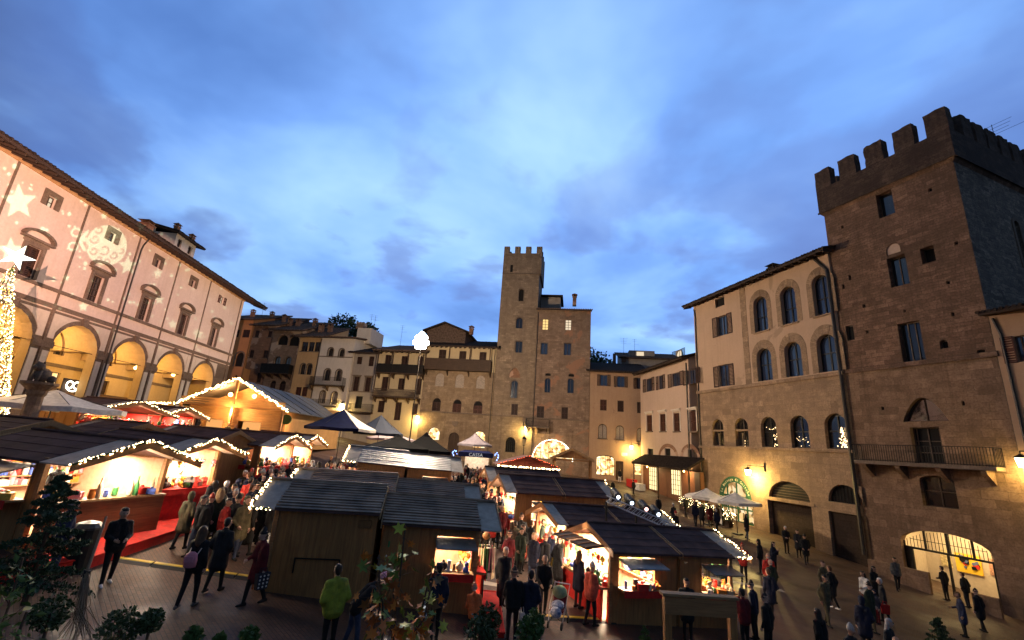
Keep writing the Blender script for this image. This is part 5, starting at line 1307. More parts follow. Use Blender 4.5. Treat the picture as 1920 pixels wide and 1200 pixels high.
        for s in (-1, 1):
            if s == near and hatch: continue
            mb = MB(); mb.box(-L+.065, -.12, s*(w-.055)-.004, s*(w-.055)+.004, .0, eh); obj('side_lining', mb, lm_, rt)
        if shelf:
            for z in (.93, 1.22, 1.5, 1.76):
                mb = MB(); mb.box(-L+.06, -L+.4, -w+.06, w-.06, z-.025, z); obj('shelf', mb, m_boardl, rt)
                if z < eh+.02:
                    n = int(2*w/.155)
                    for i in range(n): good(R.choice(kinds), R.choice(list(PAL)), M_, (-L+R.uniform(.15,.33), -w+.12+i*.155, z+.002), 'on the back shelves '+where)
        for i in range(goods):
            good(R.choice(kinds), R.choice(list(PAL)), M_, (R.uniform(-.18,.24), -w+.1+(2*w-.2)*(i+R.random()*.7)/goods, .955), 'on the counter '+where)
        for i in range(hang):
            y = -w+.15+(2*w-.3)*(i+.5)/hang; good('hanging_ornament', R.choice(['red','gold','white','green','pink']), M_, (R.uniform(-.2,.15), y, eh-.28), 'hanging in the front '+where)
        mb = MB(); mb.box(-L*.55-.05, -L*.55+.05, -.5, .5, ew-.02, ew+.03); lf = obj('light_tube', mb, emit('hut lamp', (1.0,.72,.38), 22), rt)
        lamp('AREA', (-L*.45, 0, ew-.06), light*front_in, lcol, 1.1, None, 'hut lamp light', parent=rt, sy=w*1.6)
        if light > 20: lamp('POINT', (.35, 0, ew-.3), light*frontl, lcol, .15, None, 'hut front lamp', parent=rt)
    mb = MB(); mb.box(-L, .1, -w, w, -.06, .0); obj('floor', mb, m_boardx, rt)
    if lights:
        x = ext+.04 if ext > 0 else .04
        pth = {'full': [(x-ext*.9,-yo,eh-.02),(x,-yo,eh-.02),(x,0,rh+.03),(x,yo,eh-.02),(x-ext*.9,yo,eh-.02)], 'gable': [(x,-yo,eh),(x,0,rh+.03),(x,yo,eh)]}['full' if lights is True else 'gable']
        light_string(M_, pth, 'string of warm white lights along the front eaves '+where)
    return rt, M_, (L, w, eh, rh)
# centre row, nearest pair first
hut('grey slatted roof hut with blank plank wall at the near left aisle end', 'of the nearest blank walled hut', (-3.66,15.42,4.12), (-6.4,15.0,4.15), 2.8, .62, 'slat', .62, True, goods=14, light=25)
hut('nearest slatted hut with a small lit side window full of ornaments', 'of the nearest side window hut', (-3.54,15.62,3.86), (-.78,16.2,3.77), 2.9, .62, 'slat', .62, None, near=-1, hatch=((-1.25,-.18),), counter='red', light=90, hang=8, kinds=('ornament','toy','gift_box','miniature_house','candle'))
hut('second slatted hut of the centre row opening on the left aisle', 'of the second left aisle hut', (-4.12,18.9,4.23), (-7.1,18.4,4.25), 2.8, .62, 'slat', .62, True, goods=10, light=30)
hut('second slatted hut of the centre row opening on the middle aisle', 'of the second middle aisle hut', (-4.1,19.0,4.06), (-1.5,19.5,3.98), 2.9, .62, 'slat', .62, None, goods=14, light=80, counter='red')
hut('grey metal roofed hut of the third pair opening on the left aisle', 'of the grey roofed left hut', (-5.77,28.9,4.86), (-8.35,28.4,4.98), 3.4, .78, 'metal', .75, True, goods=10)
hut('grey metal roofed hut of the third pair with bottles at its side window', 'of the grey roofed bottle hut', (-5.74,29.0,4.77), (-3.3,29.6,4.69), 3.4, .72, 'metal', .7, None, near=-1, hatch=((-1.6,-.2),), goods=12, kinds=('bottle','jar'), light=70)
# right row
hut('dark roofed hut whose bright left front shows trays of sweets', 'of the hut with trays of sweets', (5.75,18.8,2.98), (3.23,17.9,3.1), 3.6, .6, 'dark', .0, None, near=1, hatch=((-1.75,-.35),), goods=26, light=170, counter='red', hang=12, extmat=m_boardx, frontl=1.0, front_in=7)
hut('dark roofed hut with fairy lights on its far right gable', 'of the lit right gable hut', (5.8,18.82,2.98), (8.0,19.6,2.86), 3.6, .6, 'dark', .75, True, near=-1, hatch=((-1.35,-.15),), goods=14, light=90, hang=5)
hut('dark roofed hut behind the sweet stall with a pale awning', 'of the hut behind the sweet stall', (4.75,22.2,3.19), (2.29,21.3,3.31), 3.3, .6, 'dark', .5, None, goods=20, light=150, counter='red', hang=6)
hut('dark roofed hut with a lit gable beside the restaurant terrace', 'of the restaurant side hut', (4.8,22.22,3.19), (7.0,23.05,3.08), 3.3, .6, 'dark', .75, True, goods=8, light=60)
hut('dark roofed hut hung with bright ornaments half way along the middle aisle', 'of the middle aisle ornament hut', (2.9,27.25,4.02), (.41,26.5,4.07), 3.4, .75, 'dark', .6, None, goods=20, light=150, hang=10, near=1, hatch=((-2.0,-.9),), counter='red')
hut('dark roofed hut opening on the street with a row of jars', 'of the street side jar hut', (2.94,27.27,4.02), (5.45,28.0,3.97), 3.4, .75, 'dark', .6, True, goods=10, light=70, near=-1, hatch=((-2.2,-.3),), kinds=('jar','bottle','ornament'))
hut('dark roofed hut with a pale awning at the far end of the middle aisle', 'of the far middle aisle hut', (3.6,31.1,4.17), (-.5,30.1,4.25), 3.2, .7, 'dark', .6, None, goods=12, light=120, hang=6)
# left rows
hut('wide dark roofed hut with a wavy lit front and wine bottles on the left aisle', 'of the wide hut with wine bottles', (-15.3,15.5,5.12), (-11.55,14.45,5.06), 3.75, .62, 'dark', 1.15, 'gable', near=-1, hatch=((-2.9,-.4),), goods=16, light=130, kinds=('bottle','jar','gift_box'), lcol=(1.0,.80,.58), frontl=1.6)
hut('dark roofed hut crowded with glowing ornaments on the left aisle', 'of the glowing ornament hut', (-15.0,18.6,5.26), (-11.45,17.55,5.16), 3.0, .5, 'dark', 1.1, 'gable', goods=20, light=150, hang=10, counter='red', kinds=('ornament','toy','miniature_house'), frontl=1.5)
hut('dark hut seen from behind between the white parasol and the wine hut', 'of the dark hut behind the wine hut', (-15.9,16.6,5.42), (-18.2,17.2,5.46), 3.6, .6, 'dark', .5, None, light=30, goods=4, shelf=False)
hut('dark hut seen from behind beside the red walled stalls', 'of the dark hut beside the red walled stalls', (-15.7,20.8,5.52), (-18.1,21.5,5.56), 3.7, .6, 'dark', .5, None, light=30, goods=4, shelf=False)
hut('red walled stall with a zigzag of lights in front of the arcaded palace', 'of the larger red walled stall', (-24,26.8,6.74), (-21,25.95,6.66), 4.8, .65, 'dark', 1.0, 'gable', goods=14, light=170, redback=True, counter='red', kinds=('toy','gift_box','ornament'))
hut('smaller red walled stall with lit eaves beside the chalet', 'of the smaller red walled stall', (-24,30.7,6.66), (-21,29.9,6.6), 3.4, .55, 'dark', 1.0, 'gable', goods=12, light=150, redback=True, counter='red', kinds=('toy','ornament'))
hut('dark hut with a pale gable edge below the chalet', 'of the dark hut below the chalet', (-13.6,24.3,5.45), (-17.3,25.2,5.52), 3.0, .6, 'dark', .4, None, light=25, goods=4, shelf=False)
hut('dark roofed toy hut with a zigzag lit front at the left aisle end', 'of the far left toy hut', (-15.4,27.0,5.48), (-12.4,26.3,5.42), 3.0, .62, 'dark', 1.0, 'gable', near=-1, hatch=((-2.0,-.4),), goods=18, light=150, counter='red', kinds=('toy','ornament'))
hut('last small dark roofed hut of the left aisle under the blue parasols', 'of the last left aisle hut', (-15.2,29.7,5.5), (-12.3,29.1,5.45), 2.6, .55, 'dark', .9, 'gable', goods=12, light=120, kinds=('toy','jar'))
# ------------------------------------------------------------------ red carpet platforms and cable ramps
def deck(label, pts, h, m_=m_red, name='carpet_deck'):
    rt = thing(name, label, 'platform', (pts[0][0], pts[0][1], ground(*pts[0])))
    g = [(x-pts[0][0], y-pts[0][1], ground(x, y)-ground(*pts[0])) for x, y in pts]
    mb = MB(); mb.hexa([(a[0],a[1],a[2]-.3) for a in g]+[(a[0],a[1],a[2]+h) for a in g]); obj('carpet', mb, m_, rt)
    for i in range(4):
        a, b = Vector(g[i]), Vector(g[(i+1) % 4]); mb = MB(); mb.cyl((a.x,a.y,a.z+h), (b.x,b.y,b.z+h), .03, .03, 6); obj('edge_trim', mb, m_redc, rt)
    return rt
deck('long red carpeted platform along the counter of the left aisle huts', [(-11.0,11.0),(-10.35,13.0),(-10.6,19.5),(-11.9,19.3)], .28)
deck('red carpeted step at the corner of the hut with the side window', [(-.55,13.7),(.35,13.9),(.15,16.9),(-.75,16.6)], .12)
m_yel = mat('yellow ramp lid', (.55,.38,.03), .5, .2, 8); m_blk = mat('black rubber', (.02,.02,.02), .6, .2, 8)
def ramp(label, p, q):
    n = max(2, int(math.hypot(q[0]-p[0], q[1]-p[1])/.9)); rt = thing('cable_ramp', label, 'cable ramp', (p[0], p[1], ground(*p)), 0, 'cable ramps across the paving')
    d = Vector((q[0]-p[0], q[1]-p[1])).normalized(); e = Vector((-d.y, d.x))
    for i in range(n):
        a = Vector(p)+(Vector(q)-Vector(p))*(i+.02)/n; b = Vector(p)+(Vector(q)-Vector(p))*(i+.98)/n; mb = MB(); lid = MB()
        def P_(c, w, h): c2 = c+e*w; return (c2.x-p[0], c2.y-p[1], ground(c2.x, c2.y)+h-ground(*p))
        mb.hexa([P_(a,-.22,-.02),P_(b,-.22,-.02),P_(b,.22,-.02),P_(a,.22,-.02),P_(a,-.1,.06),P_(b,-.1,.06),P_(b,.1,.06),P_(a,.1,.06)]); sg = obj('ramp_segment', mb, m_blk, rt)
        lid.hexa([P_(a,-.07,.055),P_(b,-.07,.055),P_(b,.07,.055),P_(a,.07,.055),P_(a,-.065,.072),P_(b,-.065,.072),P_(b,.065,.072),P_(a,.065,.072)]); obj('lid', lid, m_yel, sg)
r0, r1 = onG(207,1048), onG(520,1092); ramp('yellow lidded cable ramp across the paving beside the blank hut wall', r0[:2], r1[:2])
r0, r1 = onG(985,1156), onG(1152,1166); ramp('yellow lidded cable ramp in front of the sweet stall', r0[:2], r1[:2])
# ------------------------------------------------------------------ chalet
ch = thing('wooden_chalet', 'large wooden chalet outlined with glowing lights under a grey panel roof', 'chalet', (-20.6,36,4.1), -LOG.rz*0+math.radians(3.9))
W2, Lc, e_, r_ = 4.1, 15.0, 2.95, 5.1
m_log = wood('chalet plank', (.42,.23,.09), .6, 'x')
for y0_, nm in ((0.0, 'front_plank'), ):
    for i in range(9):
        z0, z1 = .1+i*.32, .1+(i+1)*.32-.015; mb = MB()
        if i < 6:
            for x0, x1 in ((-3.6,-2.4),(-.9,.2),(1.9,3.6)) : mb = MB(); mb.box(x0, x1, 0, .12, z0, z1); obj('wall_plank', mb, m_log, ch)
        else: mb.box(-3.6, 3.6, 0, .12, z0, z1); obj('wall_plank', mb, m_log, ch)
mb = MB(); mb.ext([(-3.6,3.0),(3.6,3.0),(3.3,3.3),(0,4.8),(-3.3,3.3)], 1.6, 1.7, 'xz'); obj('gable_wall', mb, m_log, ch)
mb = MB(); mb.box(-3.8, 3.8, -.9, 0, 2.98, 3.08); obj('gallery_floor', mb, m_boardx, ch)
for i in range(3):
    mb = MB(); mb.box(-3.8, 3.8, -.9, -.85, 3.12+i*.16, 3.24+i*.16); obj('gallery_board', mb, m_log, ch)
for x in (-3.7, 0, 3.7): mb = MB(); mb.box(x-.08, x+.08, -.95, -.79, 0, 5.0-abs(x)*.5); obj('post', mb, m_boardx, ch)
for s in (-1, 1):
    mb = MB(); mb.box(s*3.6-.06, s*3.6+.06, .1, Lc, 0, 3.0); obj('side_wall', mb, m_log, ch)
    for i in range(6):
        q0, q1 = -1.0+(Lc+1.2)*i/6+.01, -1.0+(Lc+1.2)*(i+1)/6-.01; qd = [(0,q0,r_),(0,q1,r_),(s*W2,q1,e_),(s*W2,q0,e_)]
        if s > 0: qd = qd[::-1]
        mb = MB(); mb.slab(qd[::-1], .07); obj('roof_panel', mb, mat('grey chalet roof', (.06,.055,.05), .6, .25, 2.5, .2, 20), ch)
        rb = MB(); rb.cyl((0,q1+.01,r_+.03), (s*W2,q1+.01,e_+.03), .03, .03, 5); obj('roof_batten', rb, m_metal, ch)
mb = MB(); mb.box(-3.6, 3.6, Lc-.1, Lc, 0, 4); obj('back_wall', mb, m_log, ch)
for x in (-1.65, 1.05): mb = MB(); mb.box(x-.7, x+.7, .5, .55, .1, 2.0); obj('window', mb, emit('chalet window', (1.0,.45,.14), .8), ch)
Mc = ch.matrix_basis.copy(); Mc = Matrix.Translation((-20.6,36,4.1)) @ Matrix.Rotation(math.radians(3.9), 4, 'Z')
light_string(Mc, [(-W2,-1.05,e_),(0,-1.05,r_+.05),(W2,-1.05,e_)], 'thick glowing string of lights along the chalet gable', emit('chalet bulb', (1.0,.66,.28), 16), step=.05, r=.05, jit=.08)
light_string(Mc, [(-W2-4.5,-1.6,e_-.15),(-W2-.2,-1.2,e_-.05)], 'glowing string of lights running left from the chalet eave', emit('chalet bulb', (1.0,.66,.28), 16), step=.06, r=.045, jit=.06)
for dx, dz, e in ((-.9,4.0,500), (.9,4.0,500), (0,2.6,500)): lamp('POINT', Mc @ Vector((dx, -.5 if dz > 3 else -1.2, dz)), e, (1.0,.55,.2), .12, name='chalet lamp')
for dx in (-.9, .9):
    mb = MB(); mb.ball((dx, .2, 3.95), .16, 8, 6); obj('gable_lamp', mb, m_lampglow, ch)
lamp('POINT', Mc @ Vector((-1.2, -1.5, 5.9)), 160, (1.0,.5,.16), .15, name='chalet ridge lamp')
lamp('POINT', Mc @ Vector((4.6, 0, 1.9)), 120, (1.0,.55,.2), .15, name='chalet side lamp')
mb = MB(); mb.cyl((3.75,-.1,2.35), (3.75,.0,2.35), .38, .38, 14); obj('wreath', mb, m_garland, ch)
# ------------------------------------------------------------------ parasols, gazebos, booths
def parasol(label, x, y, zr, za, Rr, n, m_, val=.22, group='parasols over the market', alt=None, ph=0.0, light=0):
    g = ground(x, y); rt = thing('parasol', label, 'parasol', (x, y, g), ph, group); zr -= g; za -= g
    mb = MB(); mb.cyl((0,0,0), (0,0,za+.05), .03, .03, 8); obj('pole', mb, m_lead, rt)
    bs = MB(); bs.box(-.3,.3,-.3,.3,0,.1); obj('base', bs, m_blk, rt)
    for i in range(n):
        a0, a1 = 2*math.pi*i/n, 2*math.pi*(i+1)/n; mb = MB(); K_ = 4; row = []
        for j in range(K_+1):
            f = j/K_; z = za+(zr-za)*f-.10*math.sin(math.pi*f); r_ = Rr*f
            for k in range(3):
                q = k/2; a = a0+(a1-a0)*q; rr_ = r_*(1-.06*math.sin(math.pi*q)) ; row.append((rr_*math.cos(a), rr_*math.sin(a), z-.05*math.sin(math.pi*q)*f))
        fs = [(j*3+k, j*3+k+1, (j+1)*3+k+1, (j+1)*3+k) for j in range(K_) for k in range(2)]
        mb.add(row, fs)
        l = [row[K_*3+k] for k in range(3)]; mb.add(l+[(p[0],p[1],p[2]-val) for p in l], [(0,1,4,3),(1,2,5,4)])
        obj('canopy_panel', mb, alt if alt and i == n-1 else m_, rt)
        rb = MB(); rb.cyl((.03*math.cos(a0),.03*math.sin(a0),za-.05), (Rr*.97*math.cos(a0),Rr*.97*math.sin(a0),zr-.03), .014, .014, 4); obj('rib', rb, m_lead, rt)
    return rt
m_navy = mat('navy canvas', (.010,.014,.05), .8, .2, 4, spec=.05); m_pale = mat('pale canvas', (.68,.62,.54), .75, .15, 4); m_greyc = mat('grey canvas', (.02,.028,.05), .8, .2, 4); m_dkc = mat('charcoal canvas', (.009,.0095,.011), .85, .25, 4, spec=.03); m_pinkc = mat('pinkish canvas', (.45,.36,.36), .75, .15, 4); m_mauve = mat('mauve canvas', (.2,.175,.2), .7, .15, 4)
def at(px, py, y): v = ray(px, py); return v.x*y/v.y, CZ+v.z*y/v.y
x, za = at(645,767,40); parasol('big navy parasol with white panels beside the chalet roof', x, 40, 6.15, za, 2.9, 6, m_navy, alt=m_pale, ph=.3)
x, za = at(715,778,44); parasol('blue grey parasol behind the navy one', x, 44, 6.0, za, 2.4, 6, m_greyc, ph=.6)
x, za = at(735,808,50); parasol('small pinkish parasol behind the dark gazebos', x, 50, 5.55, za, 2.6, 4, m_pinkc)
x, za = at(108,731,22); parasol('wide white parasol beside the glowing tree', x, 22, za-.75, za, 2.9, 8, m_white, ph=.2)
x, za = at(892,812,50); parasol('grey parasol over the ticket booth', x, 50, 5.55, za, 1.95, 4, m_mauve, ph=.785)
x, za = at(1325,915,41); parasol('cream parasol on the restaurant terrace, farther one', x, 41, za-.62, za, 1.9, 4, m_pale, ph=.5)
x, za = at(1378,923,38.5); parasol('cream parasol on the restaurant terrace, nearer one', x, 38.5, za-.62, za, 2.0, 4, m_pale, ph=.45)
def gazebo(label, x, y, zr, za, half, m_, rz=0.0):
    g = ground(x, y); rt = thing('gazebo', label, 'gazebo', (x, y, g), rz, 'dark pop-up gazebos'); zr -= g; za -= g; c = [(-half,-half),(half,-half),(half,half),(-half,half)]
    for i in range(4):
        a, b = c[i], c[(i+1) % 4]; mb = MB(); N_ = 6; vs = []
        for j in range(N_+1):
            f = j/N_; z = za+(zr-za)*(f**.75)
            for k in range(4): q = k/3; vs.append(((a[0]+(b[0]-a[0])*q)*f, (a[1]+(b[1]-a[1])*q)*f, z-.06*math.sin(math.pi*q)*f))
        mb.add(vs, [(j*4+k, j*4+k+1, (j+1)*4+k+1, (j+1)*4+k) for j in range(N_) for k in range(3)])
        mb.quad((a[0],a[1],zr), (b[0],b[1],zr), (b[0],b[1],zr-.25), (a[0],a[1],zr-.25)); obj('canopy_panel', mb, m_, rt)
        lg = MB(); lg.box(a[0]-.03, a[0]+.03, a[1]-.03, a[1]+.03, 0, zr); obj('leg', lg, m_lead, rt)
x, za = at(747,814,36); gazebo('charcoal gazebo with a pale lit slope, left of the pair', x, 36, 4.95, za, 1.9, m_dkc, .5)
x, za = at(800,812,38); gazebo('charcoal gazebo right of its twin behind the grey hut roofs', x, 38, 4.85, za+.1, 2.0, m_dkc, .15)
# ticket booth
tx, tz0 = at(893,858,46.5); tx = at(893,850,46.5)[0]; g = ground(tx, 46.5)
tb = thing('ticket_booth', 'ticket booth with a dark blue sign board reading CASSA', 'ticket booth', (tx, 46.5, g))
mb = MB(); mb.box(-1.3,1.3,0,.1,0,1.05); obj('counter_front', mb, m_white, tb); mb = MB(); mb.box(-1.35,1.35,-.2,.6,1.053,1.1); obj('counter_top', mb, m_boardl, tb)
mb = MB(); mb.hexa([(-1.7,-.5,2.2),(1.7,-.5,2.2),(1.7,.9,2.2),(-1.7,.9,2.2),(-1.7,-.5,2.62),(1.7,-.5,2.62),(1.2,.9,2.8),(-1.2,.9,2.8)]); obj('sign_canopy', mb, m_navy, tb)
text_mesh('CASSA', .46, 'lettering', emit('sign letter', (.85,.85,.9), .4), tb, (0, -.52, 2.4))
for x in (-1.5, 1.5): mb = MB(); mb.box(x-.05,x+.05,-.4,-.3,0,2.2); obj('post', mb, m_lead, tb)
mb = MB(); mb.box(-1.2,1.2,1.8,1.86,0,2.2); obj('back_panel', mb, m_white, tb)
lamp('POINT', (tx, 47, g+2.0), 70, (1.0,.68,.45), .2, name='ticket booth lamp')
Mt = Matrix.Translation((tx, 46.5, g))
for s in (-1, 1): light_string(Mt, [(s*2.0,-.6,1.9),(s*2.25,-.6,2.5),(s*2.0,-.6,2.75),(s*1.8,-.6,2.4)], 'blue ring of lights at the %s of the ticket booth sign' % ('left' if s < 0 else 'right'), m_bulbb, 'blue light rings', .12, False, .05)
# red roofed kiosk
kx = at(986,860,38)[0]; g = ground(kx, 38); kz = CZ-15*38/890
ks = thing('red_kiosk', 'low red roofed kiosk edged with red and amber lights', 'kiosk', (kx, 38, g), .1)
mb = MB(); hr, er = kz-g, 4.2-g
for s in (-1, 1):
    q = [(0,-1.6,hr),(0,1.6,hr),(s*2.5,1.6,er),(s*2.5,-1.6,er)]
    if s < 0: q = q[::-1]
    mb = MB(); mb.slab(q, .08); obj('roof_slope', mb, mat('red shingle', (.10,.028,.02), .6, .4, 6, .4, 30), ks)
mb = MB(); mb.ext([(-2.4,er-.05),(2.4,er-.05),(0,hr-.1)], -1.3, -1.25, 'xz'); obj('gable_board', mb, mat('red painted board', (.16,.03,.02), .6, .3, 6), ks)
for x in (-2.1, 2.1):
    for y in (-1.2, 1.2): mb = MB(); mb.box(x-.06,x+.06,y-.06,y+.06,0,er); obj('post', mb, m_boardx, ks)
mb = MB(); mb.box(-2.1,2.1,-1.25,-1.15,0,1.0); obj('counter_front', mb, m_redc, ks); mb = MB(); mb.box(-2.2,2.2,-1.4,-1.0,1.003,1.05); obj('counter_top', mb, m_boardl, ks)
Mk = Matrix.Translation((kx, 38, g)) @ Matrix.Rotation(.1, 4, 'Z')
light_string(Mk, [(-2.5,-1.65,er-.02),(0,-1.65,hr),(2.5,-1.65,er-.02)], 'thin red lights along the kiosk gable', m_bulbr, 'lights on the red kiosk', .16, False, .03)
light_string(Mk, [(-2.4,-1.66,er-.1),(2.4,-1.66,er-.12)], 'amber lights along the kiosk eave', m_bulb, 'lights on the red kiosk', .11, False, .05)
lamp('POINT', Mk @ Vector((0, -.5, 1.9)), 60, (1.0,.42,.15), .15, name='kiosk lamp')
# wooden gabled shelter by the street
hx = at(1073,852,47)[0]; g = ground(hx, 47)
sh = thing('timber_shelter', 'open timber shelter with a dark gabled roof in front of the arched glowing window', 'shelter', (hx, 47, g), -.15)
for s in (-1, 1):
    q = [(0,-1.4,4.35),(0,2.6,4.35),(s*2.1,2.6,3.35),(s*2.1,-1.4,3.35)]
    if s < 0: q = q[::-1]
    mb = MB(); mb.slab(q, .1); obj('roof_slope', mb, m_tile_d, sh)
    mb = MB(); mb.hexa([(0,-1.45,4.1),(0,-1.41,4.1),(s*2.1,-1.41,3.1),(s*2.1,-1.45,3.1),(0,-1.45,4.33),(0,-1.41,4.33),(s*2.1,-1.41,3.33),(s*2.1,-1.45,3.33)]); obj('fascia_board', mb, m_boardl, sh)
mb = MB(); mb.ext([(-1.95,3.36),(1.95,3.36),(0,4.2)], -1.38, -1.34, 'xz'); obj('gable_board', mb, m_board, sh)
mb = MB(); mb.box(-1.9,1.9,-1.36,-1.22,3.12,3.3); obj('tie_beam', mb, m_boardx, sh)
for x in (-1.8, 1.8):
    for y in (-1.2, 2.3): mb = MB(); mb.box(x-.09,x+.09,y-.09,y+.09,-.3,3.3); obj('post', mb, m_boardx, sh)
mb = MB(); mb.box(-1.8,1.8,2.3,2.36,-.3,1.2); obj('back_wall', mb, m_board, sh)
# lights in the big arch of the tower palace and its curtain
q = H2.bx(QU,515,1068,910,1260); A = arch_pts(q[0], q[1], q[3]-(q[1]-q[0])/2, q[3], 'semi', 16)
Mi = Matrix.Identity(4); pth = [FAR.world(u, -.15, z) for u, z in A]
light_string(Mi, pth, 'warm string of lights around the great arched window', m_bulbw, 'lights at the arched window', .09, False, .045)
lamp('POINT', FAR.world((q[0]+q[1])/2, -1.4, q[3]-1.2), 120, (1.0,.75,.42), .3, name='arch window lamp')
# ------------------------------------------------------------------ lanterns on walls, street lamp
def wall_lantern(label, F, u, z, arm, e, sgn=1, arml=1.0):
    rt = thing('wall_lantern', label, 'lantern', F.world(u, -.02, z), F.rz, 'iron wall lanterns')
    mb = MB(); mb.tube([(arml*sgn,0,.55),(arml*sgn,-.15,.6),(0,-arm,.62),(0,-arm,.5)], .03, 5); mb.box(arml*sgn-.05,arml*sgn+.05,-.06,.02,.2,.9); obj('bracket', mb, m_iron, rt)
    mb = MB(); mb.hexa([(-.13,-arm-.13,-.25),(.13,-arm-.13,-.25),(.13,-arm+.13,-.25),(-.13,-arm+.13,-.25),(-.2,-arm-.2,.25),(.2,-arm-.2,.25),(.2,-arm+.2,.25),(-.2,-arm+.2,.25)]); obj('glass_box', mb, emit('lantern glass', (1.0,.80,.36), 9.0), rt)
    mb = MB(); mb.add([(-.26,-arm-.26,.26),(.26,-arm-.26,.26),(.26,-arm+.26,.26),(-.26,-arm+.26,.26),(0,-arm,.5)], [(3,2,1,0),(0,1,4),(1,2,4),(2,3,4),(3,0,4)]); obj('cap', mb, m_iron, rt)
    lamp('POINT', F.world(u, -arm-.1, z-.45), e, (1.0,.70,.22), .2, name='lantern light')
u, z = RM.uv(1403, 886, -.9); wall_lantern('glowing iron lantern on the right palace above the green shopfront', RM, u, z, .9, 1300)
u, z = FAR.uv(1184, 839, -.7); wall_lantern('glowing iron lantern in the corner beside the pink house', FAR, u, z, .7, 600)
u, z = FAR.uv(986, 803, -.5); wall_lantern('lantern shining on the foot of the slim tower palace', FAR, u, z, .5, 800, -1, .4)
for px, py, e, lb in ((641,760,600,'amber lamp at the foot of the pale house'), (783,783,600,'amber lamp between the gallery house and the gabled house'), (1917,868,330,'amber lamp on the orange house at the right edge')):
    F_ = FAR if px < 1000 else TW; u, z = F_.uv(px, py, -.6); wall_lantern(lb, F_, u, z, .6, e, 1, .3)
lx = at(982,840,60)[0]; g = ground(lx, 60); sl_ = thing('street_lamp', 'black iron street lamp post with a pointed lantern before the slim tower', 'street lamp', (lx, 60, g))
tz = at(982,815,60)[1]-g
mb = MB(); mb.lathe([(.2,0),(.2,.2),(.09,.4),(.07,1.2),(.05,tz-1.3)], 10); obj('post', mb, m_iron, sl_)
mb = MB(); mb.lathe([(.14,tz-1.25),(.26,tz-.55)], 6); obj('lantern_glass', mb, glass_mat('lamp pane', (.25,.2,.12), .2, .5), sl_)
mb = MB(); mb.lathe([(.34,tz-.55),(.12,tz-.2),(.05,tz-.12),(.03,tz)], 6); mb.lathe([(.16,tz-1.33),(.16,tz-1.25)], 6); obj('lantern_cap', mb, m_iron, sl_)
# ------------------------------------------------------------------ plants
def leaf_mat(name, c, var=.4):
    return mat(name, c, .55, var, 1.5, spec=.35)
m_fir = leaf_mat('fir needles', (.03,.06,.025)); m_bush = leaf_mat('dark leaf', (.03,.055,.015)); m_bush2 = leaf_mat('bright box leaf', (.05,.10,.02)); m_olive = leaf_mat('olive leaf', (.07,.075,.02))
m_bark = wood('bark', (.09,.06,.04), .9, 'z')
def scatter_leaves(mb, pts, size, flat=.0, rr=R):
    for p in pts:
        d = Vector((rr.gauss(0,1), rr.gauss(0,1), rr.gauss(0,1)*(1-flat))).normalized(); e = d.orthogonal().normalized(); e.rotate(Matrix.Rotation(rr.uniform(0,6.28), 3, d)); g = d.cross(e); s = size*rr.uniform(.6,1.3)
        p = Vector(p); mb.add([p-e*s, p+g*s*.5+d*s*.15, p+e*s, p-g*s*.5+d*s*.15], [(0,1,2,3)])
def conifer(label, x, y, h, rad, n, size, z=None, m_=None, group=None, layers=9):
    g = ground(x, y) if z is None else z; rt = thing('fir_tree', label, 'fir tree', (x, y, g), 0, group); mb = MB(); mb.cyl((0,0,0), (0,0,h*.97), h*.025, .01, 7); obj('trunk', mb, m_bark, rt)
    lf = MB(); rr = random.Random(int(x*100+y)); br = MB(); pts = []
    nb = layers*7
    for i in range(nb):
        f = (i+rr.random())/nb; z0 = h*(.1+.86*f); L_ = rad*(1-f)**.8*rr.uniform(.75,1.15)+.04*h; a = rr.uniform(0,6.28); up = rr.uniform(-.25,.15)
        tip = Vector((L_*math.cos(a), L_*math.sin(a), z0+L_*up)); br.cyl((0,0,z0), tip, .012*h*.4, .003, 4)
        for k in range(max(3, int(n/nb))):
            q = rr.random()**.6; p = Vector((0,0,z0)).lerp(tip, q); s = (.35*L_+.02)*(1.1-q*.7); pts.append(p+Vector((rr.gauss(0,s*.35), rr.gauss(0,s*.35), rr.gauss(0,s*.18)-.02*q)))
    obj('branches', br, m_bark, rt); scatter_leaves(lf, pts, size, .3, rr); obj('crown', lf, m_ or m_fir, rt); return rt
def leafy(name, label, x, y, z0, pts_f, n, size, m_, stems, group=None, cat='shrub'):
    rt = thing(name, label, cat, (x, y, z0), 0, group); rr = random.Random(int(x*31+y*17)); mb = MB()
    for p in stems: mb.tube(p, .018, 5)
    obj('stem', mb, m_bark, rt); lf = MB(); scatter_leaves(lf, [pts_f(rr) for _ in range(n)], size, 0, rr); obj('crown', lf, m_, rt); return rt
def blob(cx, cy, cz, r, sq=1.0):
    def f(rr):
        d = Vector((rr.gauss(0,1), rr.gauss(0,1), rr.gauss(0,1))).normalized()*r*(rr.random()**.25)*(1+.12*math.sin(5*rr.random()))
        return (cx+d.x, cy+d.y, cz+d.z*sq)
    return f
fx_, fy_ = onG(118,1012)[:2]
conifer('dark fir tree in front of the wine hut counter', -9.75, 10.9, 2.7, .85, 7000, .05)
